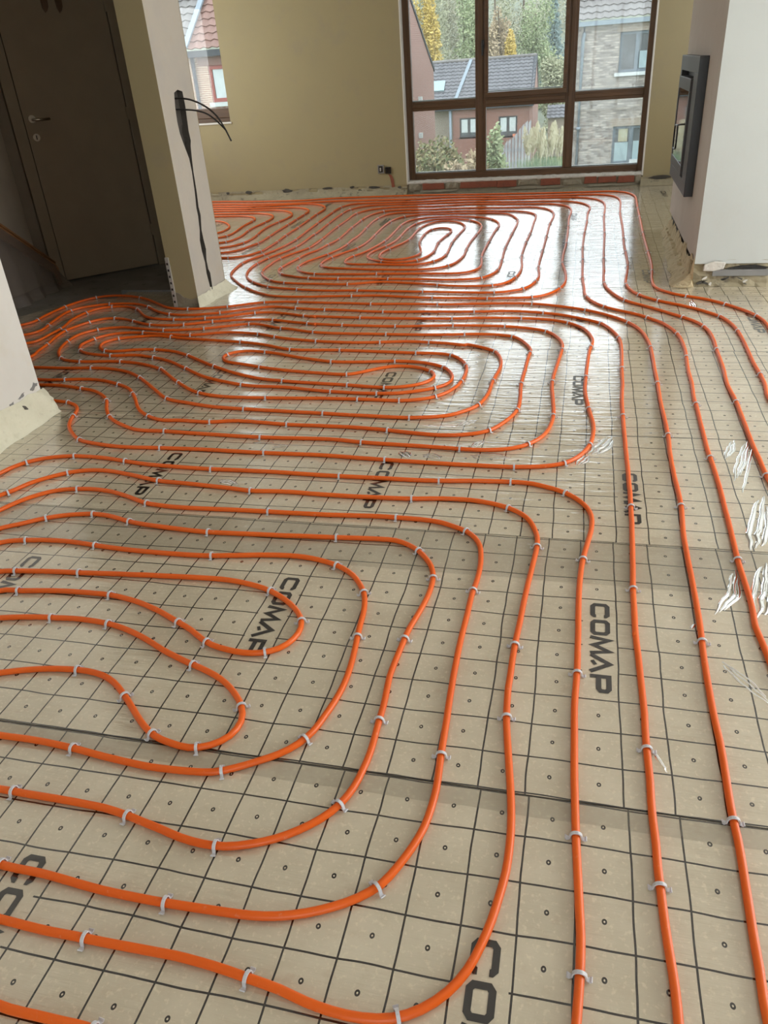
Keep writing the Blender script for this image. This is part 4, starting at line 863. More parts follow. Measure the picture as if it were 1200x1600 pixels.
 'run_a': [-4000,3930,-3952,3946,-3905,3961,-3857,3976,-3810,3992,-3762,4008,-3715,4024,-3668,4040,-3620,4054,-3571,4067,-3523,4080,-3476,4096,-3430,4116,-3391,4145,-3367,4185,-3362,4233,-3370,4282,-3383,4330,-3395,4379,-3405,4428,-3415,4477,-3425,4526,-3434,4575,-3436,4624,-3427,4672,-3404,4715,-3370,4751,-3331,4782,-3288,4807,-3242,4825,-3193,4835,-3144,4840,-3094,4840,-3044,4836,-2996,4825,-2951,4804,-2909,4776,-2870,4746,-2831,4714,-2794,4680,-2755,4650,-2713,4622,-2670,4598,-2623,4580,-2575,4570,-2525,4567,-2475,4570,-2425,4575,-2376,4585,-2328,4597,-2280,4613,-2234,4632,-2189,4654,-2145,4677,-2101,4700,-2056,4722,-2010,4741,-1962,4750,-1913,4746,-1864,4734,-1816,4722,-1767,4711,-1718,4701,-1669,4692,-1619,4686,-1569,4682,-1520,4677,-1470,4670,-1421,4663,-1371,4655,-1322,4648,-1272,4642,-1222,4636,-1172,4632,-1122,4630,-1072,4630,-1022,4631,-972,4632,-922,4634,-872,4634,-822,4634,-772,4634,-722,4634,-672,4633,-622,4634,-572,4636,-522,4639,-472,4643,-422,4644,-373,4641,-323,4633,-274,4623,-226,4611,-178,4598,-130,4583,-84,4563,-42,4537,-1,4508,40,4479,79,4449,116,4415,145,4375,166,4330,183,4283,198,4235,210,4187,219,4138,224,4088,227,4038,227,3988,227,3938,226,3888,225,3838,223,3788,222,3738,220,3688,219,3638,219,3588,218,3538,218,3488,216,3438,213,3388,211,3338,209,3288,208,3238,208,3188,208,3138,208,3088,208,3038,208,2988,208,2938,209,2888,209,2838,209,2788,210,2738,210,2688,211,2638,211,2588,211,2538,211,2488,212,2438,211,2388,211,2338,210,2288,210,2238,208,2188,207,2138,206,2088,204,2038,203,1988,201,1938,199,1888,198,1838,198,1788,197,1738,197,1688,197,1657,197,1703,198,1753,198,1803,198,1851,198,1831,198,1781,197,1731,197,1681,198,1631,200,1581,201,1531,202,1481,203,1431,204,1381,203,1331,203,1281,204,1231,205,1181,204,1131,205,1081,207,1031,207,981,209,931,211,881,214,831,218,781,220,731,220,681,220,631,220,581,220,531,220,481,220,431,220,381,220,331,220,281,220,231,220,181,220,131,220,81,220,31,220,-19,220,-69,220,-120,220,-170,220,-220,220,-270,220,-320,220,-370,220,-420,220,-470,220,-520,220,-570,220,-620,220,-670,220,-720,220,-770,220,-820,220,-870,220,-920,220,-970,220,-1000],
 'run_s7': [-4000,3700,-3953,3718,-3906,3735,-3859,3752,-3812,3770,-3765,3787,-3719,3805,-3672,3822,-3625,3840,-3578,3858,-3531,3874,-3483,3889,-3435,3903,-3387,3918,-3340,3935,-3295,3956,-3254,3984,-3236,4027,-3233,4076,-3235,4125,-3235,4175,-3235,4225,-3240,4275,-3251,4324,-3263,4372,-3274,4421,-3281,4470,-3282,4520,-3280,4570,-3276,4620,-3266,4668,-3244,4710,-3207,4741,-3161,4760,-3113,4767,-3063,4765,-3016,4751,-2973,4728,-2934,4696,-2899,4661,-2866,4623,-2834,4585,-2800,4548,-2764,4514,-2722,4489,-2675,4474,-2625,4466,-2575,4463,-2525,4463,-2475,4465,-2426,4470,-2376,4477,-2327,4487,-2279,4500,-2232,4516,-2185,4534,-2140,4555,-2095,4578,-2050,4599,-2003,4614,-1954,4621,-1904,4617,-1855,4606,-1807,4593,-1760,4577,-1713,4559,-1666,4544,-1619,4532,-1591,4526,-1610,4529,-1644,4536,-1638,4538,-1595,4534,-1545,4528,-1495,4523,-1446,4517,-1396,4512,-1346,4507,-1296,4502,-1246,4499,-1196,4497,-1146,4495,-1096,4494,-1046,4493,-996,4492,-946,4491,-896,4490,-846,4490,-796,4490,-746,4490,-696,4493,-646,4496,-596,4500,-546,4501,-496,4502,-446,4502,-396,4500,-346,4498,-297,4493,-247,4487,-198,4479,-150,4465,-104,4445,-63,4418,-26,4384,7,4347,33,4305,53,4259,67,4211,76,4162,83,4113,84,4063,79,4013,72,3964,67,3914,65,3864,63,3814,61,3764,59,3714,57,3664,56,3614,54,3564,53,3514,52,3464,51,3414,53,3364,56,3314,61,3264,65,3214,70,3165,76,3115,83,3065,88,3015,90,2965,88,2915,84,2866,76,2816,62,2768,43,2722,17,2680,-17,2644,-61,2621,-109,2606,-158,2598,-208,2593,-258,2593,-308,2593,-358,2594,-408,2594,-458,2595,-508,2597,-558,2599,-608,2601,-658,2603,-708,2606,-758,2609,-808,2611,-858,2615,-908,2618,-958,2621,-1008,2622,-1058,2621,-1108,2620,-1158,2619,-1208,2619,-1258,2619,-1308,2621,-1358,2622,-1408,2624,-1458,2625,-1508,2625,-1558,2625,-1608,2624,-1658,2623,-1708,2622,-1758,2619,-1808,2617,-1858,2619,-1908,2624,-1957,2631,-2007,2639,-2055,2651,-2101,2671,-2140,2701,-2176,2736,-2211,2772,-2240,2812,-2263,2857,-2281,2903,-2295,2951,-2315,2997,-2347,3035,-2388,3062,-2435,3079,-2484,3086,-2533,3094,-2583,3103,-2632,3109,-2682,3114,-2732,3119,-2782,3123,-2832,3127,-2882,3131,-2931,3135,-2981,3139,-3031,3142,-3081,3146,-3131,3150,-3181,3153,-3231,3156,-3281,3160,-3331,3163,-3381,3166,-3431,3170,-3481,3173,-3530,3176,-3580,3179,-3630,3182,-3680,3186,-3730,3189,-3780,3192,-3830,3195,-3880,3199,-3900,3200],
 'run_s8': [-3900,3550,-3850,3555,-3800,3560,-3751,3564,-3701,3568,-3651,3573,-3601,3578,-3551,3584,-3502,3591,-3453,3600,-3403,3609,-3354,3618,-3305,3626,-3256,3636,-3207,3648,-3159,3662,-3115,3684,-3087,3721,-3091,3769,-3107,3816,-3117,3865,-3124,3914,-3133,3964,-3144,4012,-3156,4061,-3166,4110,-3175,4159,-3178,4209,-3173,4258,-3160,4306,-3142,4353,-3118,4396,-3089,4437,-3052,4467,-3006,4481,-2957,4481,-2909,4470,-2863,4451,-2819,4427,-2775,4403,-2731,4378,-2686,4357,-2639,4342,-2590,4336,-2540,4335,-2490,4338,-2440,4345,-2392,4356,-2345,4372,-2298,4392,-2252,4410,-2204,4425,-2156,4438,-2107,4448,-2058,4455,-2008,4459,-1958,4460,-1908,4458,-1858,4453,-1809,4444,-1760,4433,-1712,4419,-1664,4404,-1617,4389,-1570,4375,-1540,4366,-1553,4369,-1565,4376,-1534,4373,-1486,4366,-1437,4359,-1387,4353,-1337,4348,-1287,4344,-1238,4340,-1188,4337,-1138,4334,-1088,4333,-1038,4332,-988,4333,-938,4336,-888,4340,-838,4344,-788,4347,-738,4350,-688,4351,-638,4351,-588,4351,-538,4349,-488,4347,-438,4343,-389,4336,-340,4326,-292,4312,-245,4295,-200,4273,-161,4243,-130,4205,-107,4161,-89,4115,-76,4066,-69,4017,-68,3967,-71,3917,-74,3867,-78,3817,-82,3768,-85,3718,-89,3668,-92,3618,-95,3568,-97,3518,-98,3468,-96,3418,-93,3368,-89,3318,-85,3268,-82,3218,-78,3168,-76,3118,-76,3068,-79,3018,-85,2969,-95,2920,-111,2873,-136,2829,-168,2791,-208,2762,-253,2743,-302,2733,-352,2728,-402,2729,-452,2731,-502,2734,-552,2737,-602,2740,-652,2742,-702,2745,-752,2747,-802,2751,-851,2756,-901,2764,-950,2770,-1000,2772,-1050,2771,-1100,2770,-1151,2768,-1200,2766,-1251,2765,-1301,2765,-1351,2766,-1401,2767,-1451,2769,-1501,2772,-1551,2774,-1600,2777,-1650,2779,-1700,2782,-1750,2785,-1800,2786,-1850,2788,-1899,2798,-1945,2817,-1989,2841,-2031,2867,-2071,2898,-2106,2933,-2137,2972,-2166,3013,-2191,3056,-2216,3100,-2247,3139,-2283,3173,-2323,3204,-2366,3229,-2413,3245,-2461,3257,-2510,3270,-2558,3282,-2608,3288,-2658,3289,-2708,3289,-2758,3291,-2807,3300,-2855,3311,-2904,3324,-2953,3336,-3002,3346,-3051,3354,-3101,3360,-3150,3363,-3201,3364,-3251,3364,-3301,3363,-3351,3362,-3401,3359,-3451,3357,-3500,3354,-3550,3351,-3600,3347,-3650,3344,-3700,3341,-3750,3338,-3800,3335,-3850,3332,-3900,3330,-3900,3330],
 'mid': [-3900,3440,-3850,3439,-3800,3438,-3750,3437,-3700,3436,-3650,3435,-3600,3435,-3550,3434,-3500,3433,-3450,3432,-3400,3430,-3350,3429,-3300,3426,-3250,3424,-3200,3420,-3151,3415,-3101,3409,-3051,3402,-3002,3395,-2953,3387,-2903,3380,-2854,3372,-2804,3367,-2754,3364,-2704,3364,-2654,3367,-2605,3374,-2556,3383,-2506,3387,-2456,3384,-2407,3374,-2360,3358,-2314,3338,-2269,3317,-2225,3294,-2185,3264,-2151,3227,-2120,3188,-2089,3149,-2061,3108,-2033,3066,-2002,3026,-1968,2990,-1929,2959,-1887,2932,-1842,2910,-1794,2899,-1745,2904,-1695,2904,-1645,2901,-1596,2900,-1546,2906,-1497,2918,-1448,2924,-1398,2923,-1348,2918,-1299,2913,-1249,2907,-1199,2903,-1149,2901,-1099,2901,-1049,2901,-999,2900,-949,2899,-899,2897,-850,2892,-800,2886,-750,2879,-701,2871,-652,2862,-602,2856,-552,2851,-503,2851,-453,2857,-405,2871,-360,2891,-321,2922,-294,2964,-272,3009,-253,3055,-239,3103,-230,3152,-228,3202,-229,3252,-231,3302,-234,3352,-237,3402,-239,3451,-239,3501,-238,3551,-237,3601,-235,3651,-235,3701,-234,3751,-233,3801,-231,3851,-226,3901,-231,3950,-246,3998,-266,4044,-288,4088,-316,4129,-354,4159,-400,4176,-449,4186,-499,4191,-548,4192,-598,4188,-648,4183,-698,4179,-748,4177,-798,4176,-848,4176,-898,4176,-948,4177,-998,4178,-1048,4180,-1098,4181,-1148,4183,-1198,4184,-1248,4186,-1298,4188,-1347,4191,-1397,4195,-1447,4201,-1496,4209,-1545,4221,-1592,4238,-1638,4257,-1685,4273,-1733,4286,-1779,4304,-1823,4326,-1869,4346,-1917,4361,-1965,4367,-2013,4358,-2059,4339,-2104,4318,-2150,4297,-2196,4278,-2244,4263,-2292,4253,-2342,4245,-2391,4239,-2441,4235,-2491,4234,-2541,4238,-2590,4245,-2639,4254,-2688,4266,-2736,4278,-2785,4289,-2835,4292,-2883,4285,-2930,4268,-2970,4240,-3000,4202,-3020,4156,-3029,4108,-3030,4058,-3025,4009,-3016,3960,-3002,3912,-2985,3865,-2963,3820,-2937,3777,-2906,3738,-2871,3702,-2830,3675,-2782,3661,-2733,3655,-2683,3654,-2633,3659,-2583,3664,-2533,3666,-2483,3665,-2434,3660,-2385,3651,-2336,3638,-2290,3620,-2244,3600,-2199,3578,-2157,3552,-2120,3518,-2084,3483,-2049,3448,-2013,3413,-1976,3379,-1939,3346,-1900,3314,-1861,3283,-1820,3255,-1775,3232,-1728,3216,-1679,3206,-1630,3200,-1580,3195,-1530,3194,-1480,3194,-1430,3195,-1380,3197,-1330,3199,-1280,3202,-1230,3205,-1180,3208,-1130,3209,-1080,3210,-1030,3211,-980,3211,-930,3209,-880,3207,-830,3205,-780,3205,-731,3211,-683,3225,-638,3247,-601,3279,-571,3319,-549,3364,-533,3411,-524,3460,-519,3510,-518,3560,-520,3610,-525,3659,-538,3707,-559,3753,-586,3795,-621,3830,-664,3853,-713,3862,-762,3865,-812,3866,-862,3868,-912,3871,-962,3875,-1012,3879,-1062,3882,-1112,3886,-1162,3889,-1212,3892,-1262,3894,-1312,3894,-1362,3893,-1412,3891,-1462,3891,-1511,3895,-1560,3905,-1607,3922,-1652,3943,-1698,3963,-1745,3980,-1793,3996,-1841,4010,-1889,4021,-1938,4030,-1988,4037,-2037,4043,-2087,4050,-2136,4058,-2186,4066,-2235,4075,-2284,4084,-2333,4093,-2382,4102,-2431,4113,-2480,4122,-2529,4121,-2578,4111,-2626,4099,-2674,4085,-2717,4062,-2749,4027,-2764,3983,-2754,3934,-2731,3890,-2697,3855,-2653,3834,-2604,3832,-2555,3843,-2507,3857,-2458,3865,-2408,3871,-2358,3871,-2309,3866,-2260,3855,-2213,3838,-2169,3814,-2126,3788,-2084,3761,-2043,3733,-2003,3703,-1962,3674,-1922,3645,-1880,3617,-1838,3591,-1795,3565,-1752,3539,-1708,3515,-1664,3492,-1618,3472,-1571,3455,-1523,3441,-1474,3430,-1425,3421,-1376,3413,-1326,3408,-1276,3403,-1226,3399,-1176,3394,-1127,3390,-1077,3385,-1027,3379,-978,3372,-928,3366,-878,3363,-829,3368,-781,3381,-736,3402,-699,3435,-673,3477,-666,3525,-681,3572,-712,3610,-753,3638,-800,3654,-849,3659,-899,3654,-944,3635,-986,3608,-1026,3577,-1066,3548,-1112,3529,-1161,3528,-1211,3533,-1260,3540,-1310,3547,-1359,3554,-1409,3562,-1458,3571,-1506,3584,-1554,3597,-1603,3611,-1650,3626,-1698,3641,-1746,3655,-1794,3669,-1838,3691,-1870,3727,-1887,3773,-1874,3818,-1837,3849,-1790,3864,-1740,3864,-1691,3857,-1642,3845,-1595,3830,-1548,3812,-1502,3794,-1455,3776,-1408,3760,-1360,3743,-1313,3728,-1265,3713,-1216,3707,-1166,3707,-1116,3709,-1066,3713,-1016,3719,-967,3727,-917,3732,-867,3733,-817,3730,-768,3721,-721,3706,-677,3682,-638,3651,-609,3611,-587,3566,-575,3518,-574,3469,-589,3422,-621,3385,-661,3355,-704,3329,-749,3309,-797,3294,-846,3287,-896,3284,-946,3284,-996,3286,-1046,3289,-1096,3294,-1146,3299,-1195,3306,-1244,3315,-1294,3324,-1343,3332,-1393,3337,-1443,3340,-1492,3343,-1542,3347,-1592,3355,-1640,3367,-1688,3382,-1734,3400,-1780,3420,-1825,3442,-1869,3466,-1911,3494,-1952,3522,-1992,3552,-2033,3581,-2073,3610,-2113,3640,-2154,3669,-2197,3694,-2242,3716,-2289,3735,-2336,3751,-2384,3764,-2433,3772,-2483,3769,-2532,3762,-2582,3759,-2632,3763,-2681,3771,-2730,3783,-2776,3801,-2818,3828,-2852,3864,-2877,3907,-2889,3955,-2884,4004,-2871,4052,-2850,4097,-2820,4135,-2780,4162,-2733,4178,-2684,4184,-2634,4184,-2584,4179,-2535,4171,-2486,4161,-2437,4153,-2387,4148,-2337,4144,-2287,4144,-2238,4150,-2189,4161,-2141,4174,-2093,4187,-2044,4196,-1994,4198,-1944,4195,-1895,4188,-1847,4176,-1801,4157,-1756,4135,-1710,4115,-1663,4099,-1615,4086,-1566,4075,-1517,4065,-1468,4055,-1419,4047,-1369,4040,-1320,4034,-1270,4029,-1220,4027,-1170,4028,-1120,4031,-1070,4035,-1021,4042,-971,4049,-922,4055,-872,4054,-822,4049,-773,4042,-723,4035,-674,4025,-627,4012,-584,4000,-570,4008,-540,3997,-497,3972,-455,3945,-418,3912,-393,3870,-377,3822,-366,3774,-360,3724,-358,3674,-360,3624,-365,3574,-370,3525,-374,3475,-376,3425,-376,3375,-378,3325,-384,3275,-393,3226,-407,3179,-433,3136,-467,3100,-504,3067,-548,3044,-596,3030,-645,3021,-695,3016,-745,3016,-795,3018,-845,3021,-895,3024,-945,3026,-995,3029,-1045,3032,-1094,3035,-1144,3038,-1194,3041,-1244,3044,-1294,3047,-1344,3048,-1394,3050,-1444,3053,-1494,3056,-1544,3060,-1593,3065,-1643,3072,-1692,3082,-1740,3094,-1788,3109,-1836,3123,-1884,3139,-1928,3162,-1967,3192,-2003,3227,-2039,3261,-2076,3295,-2112,3330,-2149,3364,-2186,3398,-2224,3430,-2263,3461,-2304,3490,-2348,3514,-2394,3532,-2442,3546,-2491,3553,-2541,3555,-2591,3555,-2641,3553,-2691,3550,-2741,3548,-2791,3547,-2841,3547,-2891,3546,-2941,3544,-2991,3541,-3041,3537,-3091,3534,-3141,3530,-3190,3527,-3240,3523,-3290,3521,-3340,3518,-3390,3516,-3440,3514,-3490,3512,-3540,3511,-3590,3509,-3640,3508,-3690,3506,-3740,3505,-3790,3503,-3840,3502,-3890,3500,-3900,3500],
